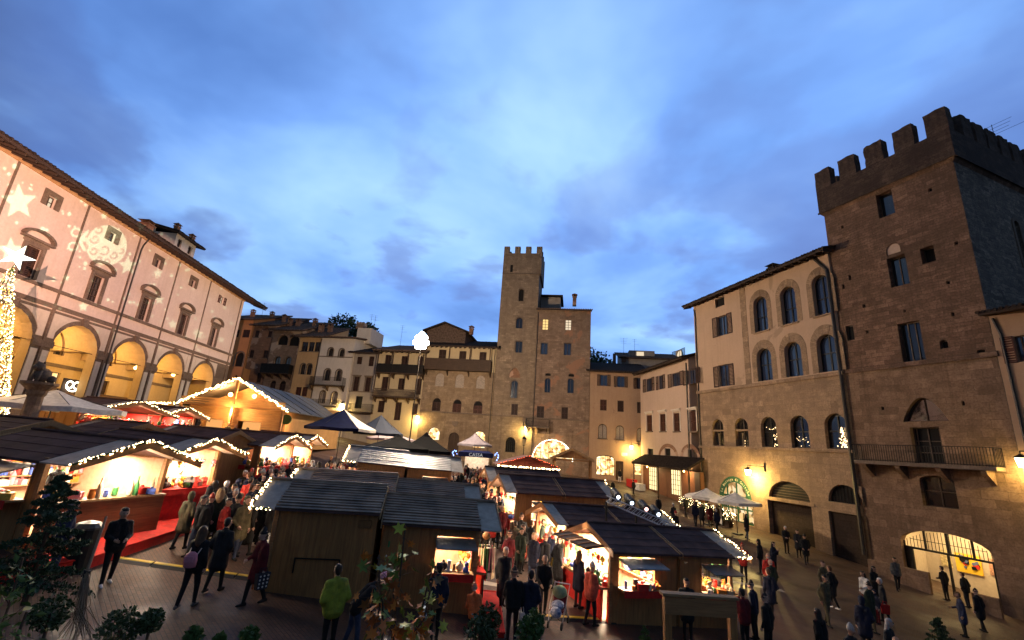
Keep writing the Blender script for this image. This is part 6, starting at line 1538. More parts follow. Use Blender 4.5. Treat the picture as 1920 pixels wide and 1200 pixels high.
for px, y, hz, r, lb in ((650,96,589,4.2,'big dark cedar behind the roofs of the far houses'),(688,98,604,2.8,'smaller dark tree right of the big cedar'), (1108,92,652,4.5,'dark round tree on the hill between the tower palace and the chimneys'), (1132,95,672,3.6,'lower dark tree on the hill beside the red chimney')):
    x, z = at(px, hz, y); leafy('hill_tree', lb, x, y, z-8, lambda rr, r=r: (lambda d: (d.x, d.y, 8-r+d.z))(Vector((rr.gauss(0,1), rr.gauss(0,1), rr.gauss(0,1))).normalized()*r*rr.random()**.3*rr.uniform(.75,1.1)), 1500, .4, m_fir, [[(0,0,0),(0,0,7)]], 'trees on the hill behind the roofs', 'tree')
# foreground shrubs on the near terrace
def topiary(label, px, py, y, rpx, stem=True, m_=m_bush):
    x, z = at(px, py, y); r = rpx*y/885*1.02; g = min(ground(x, y), z-r-.2)
    st = [[(0,0,0),(0,0,z-g)]] if stem else [[(0,0,0),(0,0,.2)]]
    return leafy('topiary_ball', label, x, y, g, blob(0,0,z-g,r), int(700*max(.6, r/.25)), .035, m_, st, 'clipped box balls along the terrace edge')
topiary('large dark clipped ball at the bottom beside the broom', 225, 1180, 6.6, 30); topiary('dark clipped ball leaning right of the largest ball', 284, 1163, 6.6, 17)
topiary('tiny green clipped ball, first right of the leaning dark ball', 364, 1192, 6.5, 13, m_=m_bush2); topiary('tiny green clipped ball, second right of the leaning dark ball', 412, 1199, 6.5, 8, m_=m_bush2); topiary('green clipped ball below the woman in red and black', 467, 1194, 6.5, 14, m_=m_bush2)
topiary('dark low clipped ball under the leafy bush', 95, 1150, 6.4, 26)
conifer('small bright green cone shrub beside the wooden frame', *(lambda p: (p[0], p[1]))(onG(1210,1252)), 1.0, .28, 900, .04, m_=m_bush2)
conifer('dark fir shrub at the bottom right before the gallery shop', *(lambda p: (p[0], p[1]))(onG(1768,1225)), 1.25, .6, 1200, .06)
for px, py, y, r, lb in ((1003,1168,9.5,15,'bright green shrub beside the stroller'), (990,1192,9.3,20,'bright green shrub below the stroller'), (915,1168,9.4,20,'dark green shrub beside the white shopping bag'), (900,1192,9.2,26,'dark green shrub under the orange hat')):
    x, z = at(px, py, y); g = ground(x, y); leafy('shrub', lb, x, y, g, blob(0,0,z-g,r*y/885,1.4), 420, .05, m_bush2 if 'bright' in lb else m_bush, [[(0,0,0),(0,0,z-g)]])
LFM = {}
def leaf_obj_mesh(kind, m_):
    k = (kind, m_.name)
    if k in LFM: return LFM[k]
    mb = MB()
    if kind == 'maple':
        P_ = [(0,-.5),(.12,-.2),(.5,-.22),(.3,.05),(.45,.35),(.15,.25),(0,.6),(-.15,.25),(-.45,.35),(-.3,.05),(-.5,-.22),(-.12,-.2)]
        vs = [(x*.15, y*.15, .025*abs(x)) for x, y in P_]+[(0,.0,.0)]; mb.add(vs, [(i, (i+1) % 12, 12) for i in range(12)])
    else:
        P_ = [(0,-.5),(.2,-.2),(.24,.1),(0,.55),(-.24,.1),(-.2,-.2)]; vs = [(x*.12, y*.12, .02*abs(x)*2) for x, y in P_]+[(0,0,0)]; mb.add(vs, [(i, (i+1) % 6, 6) for i in range(6)])
    me = mb.mesh('leaf'); me.materials.append(m_); LFM[k] = me; return me
def leaf_tree(name, label, x, y, top, base, n, kind, mats, spread, nst=4, bend=.3, extra=0):
    rt = thing(name, label, 'young tree' if kind == 'maple' else 'bush', (x, y, base)); rr = random.Random(int(abs(x)*77+y)); h = top-base; mb = MB(); stems = []
    for i in range(nst):
        a = rr.uniform(0, 6.28); p = [Vector((rr.gauss(0,.06), rr.gauss(0,.06), 0))]; N_ = 6
        for j in range(N_): f = (j+1)/N_; p.append(Vector((spread*.55*f*math.cos(a)+rr.gauss(0,.05), spread*.55*f*math.sin(a)+rr.gauss(0,.05), h*f*(1 if i == 0 else rr.uniform(.65,.95)))))
        if i == 0: p = [Vector((q.x*.15, q.y*.15, q.z)) for q in p]
        stems.append(p); mb.tube(p, .014, 5)
    obj('stem', mb, m_bark, rt); tw = MB()
    pos = []
    for i in range(n+extra):
        s = rr.choice(stems); j = rr.randint(1, len(s)-2); p = s[j].lerp(s[j+1], rr.random()); f = p.z/h
        w = spread*(.25+.75*(1-f))*.75; q = p+Vector((rr.gauss(0,w*.5), rr.gauss(0,w*.5), rr.gauss(0,.1))); pos.append((p, q))
    for p, q in pos[:n]: tw.cyl(p, q, .004, .002, 3)
    obj('twigs', tw, m_bark, rt)
    for p, q in pos[:n]:
        o = obj('leaf', leaf_obj_mesh(kind, rr.choice(mats)), None, rt, q); o.rotation_euler = (rr.uniform(-1.2,1.2)+.9, rr.uniform(-.8,.8), rr.uniform(0,6.28)); s = rr.uniform(.8,1.5); o.scale = (s,s,s)
    if extra:
        lf = MB(); scatter_leaves(lf, [q for p, q in pos[n:]], .05, 0, rr); obj('inner_leaves', lf, mats[0], rt, stuff=True)
lm = [leaf_mat('orange leaf', (.62,.20,.03), .3), leaf_mat('rust leaf', (.40,.12,.03), .3), leaf_mat('yellow green leaf', (.38,.38,.04), .3), leaf_mat('green autumn leaf', (.13,.2,.03), .3), leaf_mat('dull brown leaf', (.16,.085,.03), .3)]
x, z = at(768, 985, 7.6); leaf_tree('autumn_tree', 'young tree with orange and yellow autumn leaves before the side window hut', x, 7.6, z, ground(x,7.6), 290, 'maple', lm, .78, 6)
lg = [leaf_mat('glossy green leaf', (.08,.13,.025), .4), leaf_mat('yellowing leaf', (.32,.28,.03), .3), m_olive]
x, z = at(35, 1045, 6.2); leaf_tree('leafy_bush', 'dark leafy bush with glossy yellowing leaves in the bottom left corner', x, 6.2, z, ground(x,6.2), 290, 'oval', lg, .72, 9, extra=1500)
# broom of twigs
bx0, bz0 = at(200, 968, 7.0); bx1, bz1 = at(162, 1075, 6.9); bx2, bz2 = at(140, 1200, 6.7)
bt = thing('twig_broom', 'long handled broom of bare twigs leaning before the leafy bush', 'broom', (bx1, 6.9, bz1)); mb = MB(); mb.cyl((0,0,0), (bx0-bx1,.1,bz0-bz1), .017, .014, 6); obj('handle', mb, wood('broom handle', (.32,.24,.16), .8, 'z'), bt)
mb = MB(); rr = random.Random(4)
for i in range(46): mb.tube([(rr.gauss(0,.015),rr.gauss(0,.015),.05),((bx2-bx1)*.5+rr.gauss(0,.05),-.1+rr.gauss(0,.04),(bz2-bz1)*.5),(bx2-bx1+rr.gauss(0,.14),-.2+rr.gauss(0,.08),(bz2-bz1)*rr.uniform(.8,1.1))], .0035, 4)
obj('twigs', mb, wood('pale twig', (.2,.15,.1), .9, 'z'), bt, stuff=True); mb = MB(); mb.cyl((-.01,0,-.04), (.01,0,.04), .04, .04, 8); obj('binding', mb, m_blk, bt)
# glowing cone tree with star
gx_, gz_ = at(26, 497, 20.5); g = 4.2; H_ = gz_-g
gt = thing('glowing_cone_tree', 'tall cone of thousands of warm lights topped by a white star at the left edge', 'christmas tree', (gx_, 20.5, g))
mb = MB(); rr = random.Random(2)
for i in range(10): a = 6.283*i/10; mb.cyl((1.75*math.cos(a),1.75*math.sin(a),0), (0,0,H_), .02, .01, 4)
for j in range(9):
    f = j/9; mb.tube([(1.75*(1-f)*math.cos(6.283*i/16), 1.75*(1-f)*math.sin(6.283*i/16), H_*f) for i in range(17)], .015, 4)
obj('cone_frame', mb, m_garland, gt); bb = MB(); cc = MB()
for i in range(3800):
    f = 1-math.sqrt(rr.random()); a = rr.uniform(0,6.283); r_ = 1.75*(1-f)+.04+rr.uniform(-.05,.05); (bb if rr.random() < .45 else cc).octa((r_*math.cos(a), r_*math.sin(a), H_*f), rr.uniform(.022,.04))
obj('bulbs', bb, emit('white tree bulb', (1.0,.85,.5), 7), gt, stuff=True); obj('amber_bulbs', cc, emit('amber tree bulb', (1.0,.50,.14), 3.5), gt, stuff=True)
for f in (.15, .5): lamp('POINT', (gx_+1.6, 19.6, g+H_*f), 160, (1.0,.62,.25), .5, name='cone tree glow')
mb = MB(); pts = []; Rs = .66
for i in range(10): a = math.pi/2+math.pi*i/5; r_ = Rs if i % 2 == 0 else Rs*.36; pts.append((r_*math.cos(a), r_*math.sin(a)))
vs = [(x, 0, z) for x, z in pts]+[(0,-.18,0),(0,.18,0)]; mb.add(vs, [(i,(i+1)%10,10) for i in range(10)]+[((i+1)%10,i,11) for i in range(10)])
so = obj('star', mb, emit('lit star', (1.0,.95,.80), 3.0), gt, (0,0,H_+.42)); so.rotation_euler = (0, .25, .75)
# stone pillar with seated lion
sx, sz = at(66, 745, 19.5); g = ground(sx, 19.5); pz = at(66, 716, 19.5)[1]
sp_ = thing('lion_pillar', 'stone pillar with a flaring capital and a seated lion beside the glowing tree', 'statue', (sx, 19.5, g)); h = pz-g
mb = MB(); mb.lathe([(.5,0),(.5,.25),(.3,.35),(.27,h-.6),(.33,h-.5),(.34,h-.35),(.62,h-.1),(.62,h)], 12); obj('column', mb, m_stone_rm, sp_)
mb = MB(); mb.ball((0,0,h+.3), .28, 10, 7, (.9,1.2,1.1)); mb.ball((0,-.25,h+.62), .2, 10, 7); mb.ball((0,-.43,h+.58), .1, 8, 5); mb.cyl((-.12,-.32,h), (-.1,-.22,h+.45), .06, .08); mb.cyl((.12,-.32,h), (.1,-.22,h+.45), .06, .08); mb.ball((.22,.2,h+.15), .17, 8, 5); mb.ball((-.22,.2,h+.15), .17, 8, 5); mb.ball((-.13,-.2,h+.8), .05, 6, 4); mb.ball((.13,-.2,h+.8), .05, 6, 4)
obj('lion', mb, m_pietra, sp_, smooth=True)
# lighting truss
A_ = Vector((at(1137,941,20.9)[0], 20.9, at(1137,941,20.9)[1])); B_ = Vector((at(1250,990,20.6)[0], 20.6, at(1250,990,20.6)[1]))
tr = thing('lighting_truss', 'aluminium lighting truss with four lit spotlights above the dark hut roofs', 'lighting truss', A_); dv = B_-A_; n = 12; mb = MB(); up = Vector((0,.0,.26)); sd_ = Vector((0,-.26,0))
for o_ in (Vector((0,0,0)), up, sd_, up+sd_): mb.cyl(o_, dv+o_, .025, .025, 6)
for i in range(n):
    a, b = dv*(i/n), dv*((i+1)/n)
    for p, q in ((a, b+up), (a+up, b+sd_+up), (a+sd_, b+sd_+up), (a, b+sd_)): mb.cyl(p, q, .012, .012, 4)
obj('lattice', mb, mat('aluminium', (.65,.65,.68), .4, .1, 5, metal=.3), tr)
for x_, k in ((.15, 0), (.38, 1), (.62, 2), (.82, 3)):
    p = dv*x_+Vector((.1,.2,.42)); mb = MB(); mb.cyl(p+Vector((-.05,.35,.12)), p+Vector((.02,-.22,-.06)), .16, .17, 10); mb.box(p.x-.2,p.x+.2,p.y-.02,p.y+.04,p.z-.3,p.z-.05); sh_ = obj('spotlight', mb, m_blk, tr)
    lb = MB(); q = p+Vector((.022,-.235,-.066)); lb.cyl(q, q+Vector((.002,-.02,-.006)), .075, .075, 10); obj('lens', lb, emit('spot lens pink', (1.0,.55,.5), 5) if k == 2 else emit('spot lens', (.75,.85,1.0), 6), sh_)
mb = MB(); p = dv*.5; mb.cyl((p.x,p.y,p.z), (p.x,p.y-.05,ground(A_.x+p.x,19.4)-A_.z), .05, .05, 8); mb.cyl((0,0,0), (0,0,ground(A_.x,19.5)-A_.z), .05, .05, 8); obj('support', mb, m_lead, tr)
# wooden frame at the bottom
fa, fb_ = at(1250,1120,10.6), at(1358,1122,10.9)
wf = thing('wooden_gate', 'rough wooden post frame with a plank across the top before the sweet stall', 'frame', (fa[0], 10.6, ground(fa[0],10.6))); h = fa[1]-ground(fa[0],10.6)+.05; w_ = fb_[0]-fa[0]
for x_ in (0, w_): mb = MB(); mb.box(x_-.07,x_+.07,-.07,.07,-.3,h); obj('post', mb, m_board, wf)
mb = MB(); mb.box(-.07,w_+.07,-.1,-.072,h-.33,h-.02); obj('plank', mb, m_boardx, wf); mb = MB(); mb.box(-.12,w_+.12,-.12,.1,h+.001,h+.05); obj('top_rail', mb, m_boardl, wf)
# restaurant terrace
for i in range(5):
    u = 3.4+i*1.35; w0 = RM.world(u, -3.6, 0); g = ground(w0[0], w0[1]); pl_ = thing('planter', 'dark planter box of evergreen with tiny lights, number %s from the shop canopy' % ['first','second','third','fourth','last'][i], 'planter', (w0[0], w0[1], g), RM.rz, 'planters round the restaurant terrace')
    mb = MB(); mb.box(-.62,.62,-.2,.2,0,.5); obj('trough', mb, m_woodd, pl_); rr = random.Random(i); lf = MB(); scatter_leaves(lf, [(rr.uniform(-.6,.6), rr.gauss(0,.12), .5+rr.random()*.8) for _ in range(520)], .07, 0, rr); obj('foliage', lf, m_bush, pl_)
    bb = MB()
    for _ in range(44): bb.octa((rr.uniform(-.6,.6), rr.gauss(-.08,.13), .6+rr.random()*.7), .026)
    obj('bulbs', bb, m_bulb, pl_, stuff=True)
Mg = Matrix.Identity(4); gp = []
for i in range(14): u = 2.9+i*.53; w0 = RM.world(u, -3.45, 0); gp.append((w0[0], w0[1], ground(w0[0],w0[1])+1.25-.12*(i % 2)))
w0 = gp[-1]; gp.append((w0[0]+.5, w0[1]+1.6, w0[2])); gp.append((w0[0]+.5, w0[1]+1.6, w0[2]-1.1))
light_string(Mg, gp, 'garland of tiny lights round the restaurant terrace rail', m_bulb, 'terrace lights', .07, True, .022, .07)
for i, u in enumerate((3.8, 5.6, 7.6)):
    w0 = RM.world(u, -2.1, 0); g = ground(w0[0], w0[1]); tbl = thing('cafe_table', 'small cafe table under the cream parasols, %s from the green shopfront' % ['third','second','nearest'][i], 'table', (w0[0], w0[1], g), 0, 'tables on the restaurant terrace')
    mb = MB(); mb.cyl((0,0,.7), (0,0,.74), .42, .42, 12); obj('tabletop', mb, m_boardl, tbl); mb = MB(); mb.cyl((0,0,0), (0,0,.7), .04, .04, 6); mb.cyl((0,0,0), (0,0,.03), .25, .25, 8); obj('leg', mb, m_iron, tbl)
w0 = RM.world(8.6, -3.9, 0); g = ground(w0[0], w0[1]); mbd = thing('menu_board', 'pale upright menu board at the end of the terrace lights', 'sign', (w0[0], w0[1], g), RM.rz-.3); mb = MB(); mb.box(-.26,.26,-.03,.03,.12,1.4); obj('panel', mb, m_white, mbd); mb = MB(); mb.box(-.28,-.26,-.04,.04,0,1.45); mb.box(.26,.28,-.04,.04,0,1.45); obj('frame', mb, m_iron, mbd)
# lean-to canopy and shopfront of the pink house
q = S.bx(QI, 800,520,1540,620); cn = thing('shop_canopy', 'dark lean-to canopy over the lit shopfront of the pink house', 'canopy', S.F.world((q[0]+q[1])/2, 0, 0), S.F.rz); hw = (q[1]-q[0])/2
z1, z0 = q[3]+.1, q[2]-.1
mb = MB(); mb.slab([(-hw,-1.9,z0),(hw,-1.9,z0),(hw+.0,-.01,z1),(-hw,-.01,z1)], .14); obj('canopy_roof', mb, m_tile_d, cn)
tb_ = MB(); nn = int(2*hw/.26)
for i in range(nn+1): x = -hw+2*hw*i/nn; tb_.cyl((x,-1.95,z0+.03), (x,-.02,z1+.03), .08, .075, 5)
obj('roof_tiles', tb_, m_tile_d, cn, stuff=True)
gbase = ground(*S.F.world((q[0]+q[1])/2, 0, 0)[:2])-.2
for i, (x0, x1) in enumerate(((-hw+2.2,-hw+4.2),(.9,2.9),(hw-1.2,hw-.2))):
    mb = MB(); zt_ = z0-.35
    if i < 2:
        pb = MB(); pb.box(x0,x1,-.5,-.46,gbase+.7,zt_); win_ = obj('shop_window', pb, emit('shopfront light', (1.0,.78,.36), 1.5), cn)
        for k in range(5): x = x0+(x1-x0)*k/4; mb.box(x-.025,x+.025,-.56,-.503,gbase+.7,zt_)
        for k in range(6): z = gbase+.7+(zt_-gbase-.7)*k/5; mb.box(x0,x1,-.55,-.504,z-.02,z+.02)
        obj('glazing_bars', mb, m_woodd, win_)
    else: mb.box(x0,x1,-.5,-.4,gbase,zt_); obj('shop_door', mb, m_woodd_z, cn)
mb = MB(); mb.box(-hw+.3,hw-.2,-.45,-.02,gbase-1,z0-.3); obj('shopfront_wall', mb, wood('shopfront timber', (.2,.085,.04), .7, 'z'), cn)
for x in (-hw+.2, 0, hw-.2): mb = MB(); mb.box(x-.07,x+.07,-1.75,-1.61,gbase-.8,z0-.05); obj('post', mb, m_woodd_z, cn)
for x in (-hw+2.9, hw-2.2):
    w_ = S.F.world((q[0]+q[1])/2+x, -1.1, z0-.5); lamp('POINT', w_, 170, (1.0,.62,.26), .12, name='shopfront lamp'); mb = MB(); mb.ball((x,-1.1,z0-.35), .1, 8, 6); obj('lamp_globe', mb, m_lampglow, cn)
for x0, x1, hh in ((-hw+.4,-hw+1.9,.95),(-hw+2.3,-hw+4.3,.75)):
    w_ = S.F.world((q[0]+q[1])/2+(x0+x1)/2, -2.4, 0); st = thing('display_table', 'low display table of wares before the lit shopfront, %s one' % ('left' if hh > .9 else 'right'), 'table', (w_[0], w_[1], ground(w_[0], w_[1])), S.F.rz); mb = MB(); mb.box(-(x1-x0)/2,(x1-x0)/2,-.4,.4,0,hh); obj('cloth', mb, m_white if hh < .9 else m_redc, st)
# lights glimpsed behind the first floor windows of the right palace
def window_lights(i, label, pts_f, n, r=.05):
    a, b, c, d = TH[i]; o = bpy.data.objects.new('window_lights', None); COL.objects.link(o); o.matrix_world = Pb.root.matrix_basis.copy() if False else Matrix.Translation(RM.world((a+b)/2, .22, 6.95)) @ Matrix.Rotation(RM.rz, 4, 'Z'); tag(o, label, 'fairy lights', 'christmas lights in the right palace windows')
    bb = MB(); rr = random.Random(i)
    for _ in range(n): x, z = pts_f(rr, (b-a), d-6.95); bb.octa((x, 0, z), r*rr.uniform(.5,1.2))
    obj('bulbs', bb, emit('window bulb', (1.0,.66,.32), 4), o, stuff=True)
window_lights(4, 'tree shaped blaze of lights in the arched window next to the tower', lambda rr, w, h: (lambda f: (w*.15+rr.gauss(0,.22)*(1-f)*w*.7, .12+f*h*.55))(rr.random()**1.3), 60, .07)
window_lights(2, 'draped chain of lights in the third window from the pink house', lambda rr, w, h: (lambda f: (w*(-.25+.6*f), h*.66-.35*math.sin(math.pi*f)*.6) if rr.random() < .5 else (w*(.15+.2*rr.random()), h*.45*rr.random()))(rr.random()), 22)
window_lights(3, 'few dim lights low in the fourth window from the pink house', lambda rr, w, h: (rr.uniform(-.3,.4)*w, h*(.05+.3*rr.random())), 14, .035)
window_lights(1, 'two dotted lines of lights in the second twin window', lambda rr, w, h: (w*(.05 if rr.random() < .4 else .4)+rr.gauss(0,.03), h*.45*rr.random()), 16, .035)
# ------------------------------------------------------------------ people
def capsule_bm(bm, p0, p1, r0, r1, n=10):
    a, b = Vector(p0), Vector(p1); d = b-a; L_ = d.length
    d = d.normalized() if L_ > 1e-6 else Vector((0,0,1)); e = d.orthogonal().normalized(); g = d.cross(e); rings = []
    prof = [(-1,0)]+[(-math.cos(t_), math.sin(t_)) for t_ in (math.pi/6, math.pi/3, math.pi/2)]
    vs = []
    for c, r, sgn in ((a, r0, 1), (b, r1, -1)):
        lst = prof[1:] if sgn == 1 else [(-x, y) for x, y in reversed(prof[1:])]
        for x, y in lst: rings.append([bm.verts.new(c+d*(x*r)+(e*math.cos(2*math.pi*i/n)+g*math.sin(2*math.pi*i/n))*(y*r)) for i in range(n)])
    s, t_ = bm.verts.new(a-d*r0), bm.verts.new(b+d*r1)
    for A, B in zip(rings[:-1], rings[1:]):
        for i in range(n): bm.faces.new((A[i], A[(i+1)%n], B[(i+1)%n], B[i]))
    for i in range(n): bm.faces.new((s, rings[0][(i+1)%n], rings[0][i])); bm.faces.new((t_, rings[-1][i], rings[-1][(i+1)%n]))
COAT, TROU, SKIN, SHOE, HAIR, EXTRA = range(6)
def person_mesh(name, stride=.0, arms=('down','down'), coat='jacket', hair='short', lean=0.0, puff=0.0, bend=0.0, female=False, crouch=0.0):
    C_ = []
    def cap(a, b, r0, r1, tg): C_.append((Vector(a), Vector(b), r0, r1, tg))
    sw = .155 if female else .175; hz = .93-crouch
    def T_(x, y, z):   # bend the trunk forward about the hips
        if z > hz:
            a = lean+bend; dy, dz = y, z-hz; return (x, dy*math.cos(a)+dz*math.sin(a), hz+dz*math.cos(a)-dy*math.sin(a))
        return (x, y, z)
    for s in (-1, 1):
        fw = stride*s; lift = .07*max(0, -fw)/.3 if stride else 0
        hip = (s*.085, 0, hz); knee = (s*.095, fw*.55+.03+crouch*.6, .50-crouch*.4+lift*.6); ank = (s*.095, fw*1.0-(.06 if fw < 0 else 0), .085+lift)
        cap(hip, knee, .098 if female else .092, .066, TROU); cap(knee, ank, .064, .043, TROU)
        cap((ank[0], ank[1]-.05, ank[2]-.035), (ank[0]+s*.015, ank[1]+.15, ank[2]-.045), .043, .036, SHOE)
        cap(T_(s*.07,0,hz+.0), T_(s*.10,0,1.20-crouch), .125+puff, .125+puff, COAT); cap(T_(s*.10,0,1.2-crouch), T_(s*.105,-.01,1.36-crouch), .125+puff, .10+puff*.7, COAT)
        cap(T_(0,0,1.40-crouch), T_(s*sw,0,1.39-crouch), .075, .072+puff*.5, COAT)
        sh = T_(s*sw,0,1.38-crouch); am = arms[0] if s < 0 else arms[1]; c_ = crouch
        el, wr = {'down': ((s*(sw+.065),-.04,1.10), (s*(sw+.06),.05,.86)), 'swing': ((s*(sw+.06),-.10,1.11), (s*(sw+.05),.0,.86)), 'pocket': ((s*(sw+.11),-.06,1.10), (s*(sw+.0),.10,.93)),
                  'bag': ((s*(sw+.05),-.02,1.10), (s*(sw+.06),.0,.83)), 'fore': ((s*(sw+.05),.06,1.12), (s*(sw-.06),.30,1.08)), 'phone': ((s*(sw+.06),.10,1.14), (s*(sw-.12),.24,1.36)), 'push': ((s*(sw+.05),.12,1.13), (s*(sw-.02),.38,1.02)), 'up': ((s*(sw+.06),.16,1.28), (s*(sw-.08),.16,1.56))}[am]
        el = T_(el[0],el[1],el[2]-c_); wr = T_(wr[0],wr[1],wr[2]-c_) if wr[2]-c_ > hz or am != 'down' else (wr[0], wr[1]+.5*bend, wr[2]-c_)
        cap(sh, el, .066+puff*.6, .052+puff*.5, COAT); cap(el, wr, .052+puff*.5, .040+puff*.2, COAT)
        d = (Vector(wr)-Vector(el)).normalized(); hd_ = Vector(wr)+d*.07; cap(Vector(wr)+d*.01, hd_, .034, .036, SKIN); C_[-1] = C_[-1][:5]
    if coat in ('long', 'skirt', 'knee'):
        zb = {'long': .45, 'knee': .62, 'skirt': .6}[coat]-crouch*.5
        for s in (-1, 1): cap((s*.075,.0,hz+.02), (s*.10,stride*s*.25,zb), .13+puff, .125, EXTRA if coat == 'skirt' else COAT)
        cap((0,.0,hz), (0,0,zb), .14, .15, EXTRA if coat == 'skirt' else COAT)
    else: cap(T_(-.06,0,hz-.06), T_(.06,0,hz-.06), .13+puff, .13+puff, COAT)
    nk = lambda x, y, z: T_(x, y, z-crouch)
    cap(nk(0,-.005,1.42), nk(0,.02,1.55), .056, .052, SKIN); cap(nk(0,-.02,1.42), nk(0,-.0,1.47), .085, .078, COAT)
    hc = Vector(nk(0,.03,1.64)); fwd = Vector(nk(0,1.03,1.64))-hc; upv = Vector(nk(0,.03,1.74))-hc; upv.normalize(); fwd.normalize()
    cap(hc-upv*.03+fwd*.01, hc+upv*.035-fwd*.012, .082, .092, SKIN); cap(hc-upv*.075+fwd*.035, hc-upv*.05+fwd*.03, .045, .05, SKIN)
    cap(hc+fwd*.085+upv*.0, hc+fwd*.108-upv*.03, .012, .018, SKIN)
    for s in (-1, 1): cap(hc+Vector((s*.09,0,0))-fwd*.01, hc+Vector((s*.094,0,0))-upv*.03-fwd*.01, .016, .013, SKIN)
    if hair in ('short', 'long', 'bun'):
        cap(hc+upv*.045-fwd*.025, hc+upv*.055-fwd*.005, .094, .088, HAIR); cap(hc-fwd*.055-upv*.02, hc-fwd*.04+upv*.03, .068, .08, HAIR)
    if hair == 'long':
        for s in (-1, 0, 1): cap(hc-fwd*(.05 if s == 0 else .02)+Vector((s*.06,0,0)), Vector(nk(s*.07,-.085 if s == 0 else -.05,1.38)), .062, .05, HAIR)
    if hair == 'bun': cap(hc+upv*.10-fwd*.07, hc+upv*.11-fwd*.08, .045, .045, HAIR)
    if hair == 'beanie': cap(hc+upv*.05-fwd*.01, hc+upv*.085-fwd*.015, .101, .082, HAIR); cap(hc+upv*.165-fwd*.02, hc+upv*.17-fwd*.02, .03, .03, HAIR)
    if hair == 'hood': cap(hc-fwd*.03-upv*.06, hc+upv*.05-fwd*.025, .10, .103, COAT)
    if hair == 'bald': cap(hc-fwd*.05-upv*.04, hc-fwd*.05-upv*.03, .055, .055, HAIR)
    bm = bmesh.new()
    for c in C_: capsule_bm(bm, *c[:4])
    me = bpy.data.meshes.new('tmp'); bm.to_mesh(me); bm.free(); o = bpy.data.objects.new('tmp', me); COL.objects.link(o)
    md = o.modifiers.new('r', 'REMESH'); md.mode = 'VOXEL'; md.voxel_size = .02; md.use_smooth_shade = True
    ms = o.modifiers.new('s', 'SMOOTH'); ms.factor = .5; ms.iterations = 2
    bpy.context.view_layer.update(); dg = bpy.context.evaluated_depsgraph_get(); out_ = bpy.data.meshes.new_from_object(o.evaluated_get(dg)); bpy.data.objects.remove(o)
    nP = len(out_.polygons); cen = np.empty(nP*3); out_.polygons.foreach_get('center', cen); cen = cen.reshape(-1, 3); best = np.full(nP, 1e9); tg = np.zeros(nP, np.int32)
    for a, b, r0, r1, k in C_:
        A, B = np.array(a), np.array(b); ab = B-A; L2 = max(1e-9, ab @ ab); q = np.clip(((cen-A) @ ab)/L2, 0, 1); dd = np.linalg.norm(cen-A-q[:,None]*ab, axis=1)-(r0+(r1-r0)*q)
        if k == SKIN: dd -= .004
        u = dd < best; best[u] = dd[u]; tg[u] = k
    # fingers and eyes rooted in the body
    bm = bmesh.new(); bm.from_mesh(out_); lay = list(tg); bm.faces.ensure_lookup_table()
    for f, k in zip(bm.faces, lay): f.material_index = int(k); f.smooth = True
    hands = [c for c in C_ if c[4] == SKIN and abs(c[2]-.034) < 1e-6]
    for a, b, r0, r1, k in hands:
        d = (b-a).normalized(); sd = Vector((0,1,0)) if abs(d.y) < .8 else Vector((0,0,1)); sd = (sd-d*sd.dot(d)).normalized(); cu = d.cross(sd)*(1 if b.x < 0 else -1)
        n0 = len(bm.faces)
        for i, ln in enumerate((.06,.068,.066,.05)):
            o0 = b+d*.012+sd*((i-1.5)*.017); m1 = o0+d*ln*.55+cu*.006; m2 = o0+d*ln+cu*.022
            capsule_bm(bm, o0, m1, .0085, .0085, 5); capsule_bm(bm, m1, m2, .0085, .007, 5)
        t0 = a+d*.03+sd*.03; capsule_bm(bm, t0, t0+d*.035+sd*.022, .010, .009, 5); capsule_bm(bm, t0+d*.035+sd*.022, t0+d*.062+sd*.018, .009, .008, 5)
        bm.faces.ensure_lookup_table()
        for f in bm.faces[n0:]: f.material_index = SKIN; f.smooth = True
    n0 = len(bm.faces); ex = fwd.cross(upv)
    for s in (-1, 1): capsule_bm(bm, hc+fwd*.088+ex*s*.032+upv*.004, hc+fwd*.088+ex*s*.034+upv*.004, .010, .010, 6)
    capsule_bm(bm, hc+fwd*.083+ex*.022-upv*.058, hc+fwd*.083-ex*.022-upv*.058, .006, .006, 5)
    bm.faces.ensure_lookup_table()
    for f in bm.faces[n0:]: f.material_index = HAIR if f.calc_center_median().dot(upv) > hc.dot(upv)-.03 else EXTRA
    bm.to_mesh(out_); bm.free(); out_.name = name
    for i in range(6): out_.materials.append(None)
    return out_
VAR = {}
def variant(key):
    if key in VAR: return VAR[key]
    st, ar, ct, hr, ln, pf, bd, fe, cr = key
    VAR[key] = person_mesh('person', st, ar, ct, hr, ln, pf, bd, fe, cr); return VAR[key]
CL = {'black': (.012,.012,.014), 'charcoal': (.03,.03,.033), 'navy': (.016,.02,.045), 'dark blue': (.03,.04,.09), 'brown': (.09,.05,.03), 'dark green': (.025,.04,.025), 'grey': (.12,.12,.12), 'beige': (.38,.3,.2), 'white': (.6,.57,.53), 'red': (.42,.03,.02), 'coral': (.55,.09,.05), 'mint': (.38,.5,.38), 'mustard': (.5,.3,.04), 'lime': (.22,.24,.025), 'dark red': (.16,.015,.02), 'pink': (.55,.2,.25), 'tan': (.25,.16,.09), 'denim': (.05,.07,.13), 'orange': (.6,.12,.03), 'khaki': (.13,.11,.06)}
for _k in list(CL):
    if _k not in ('white','coral','mint','lime','pink','orange','mustard','beige','red'): CL[_k] = tuple(x*.62 for x in CL[_k])
CL['red'] = (.36,.025,.018)
HC = {'dark': (.015,.01,.008), 'brown': (.07,.035,.018), 'blond': (.32,.2,.09), 'grey': (.3,.29,.28), 'white': (.55,.53,.5), 'red': (.3,.03,.02), 'pink': (.6,.25,.3), 'orange': (.6,.12,.03)}
def cm(c): return mat('cloth '+c, CL[c], .85, .45, 5, .9, 9)
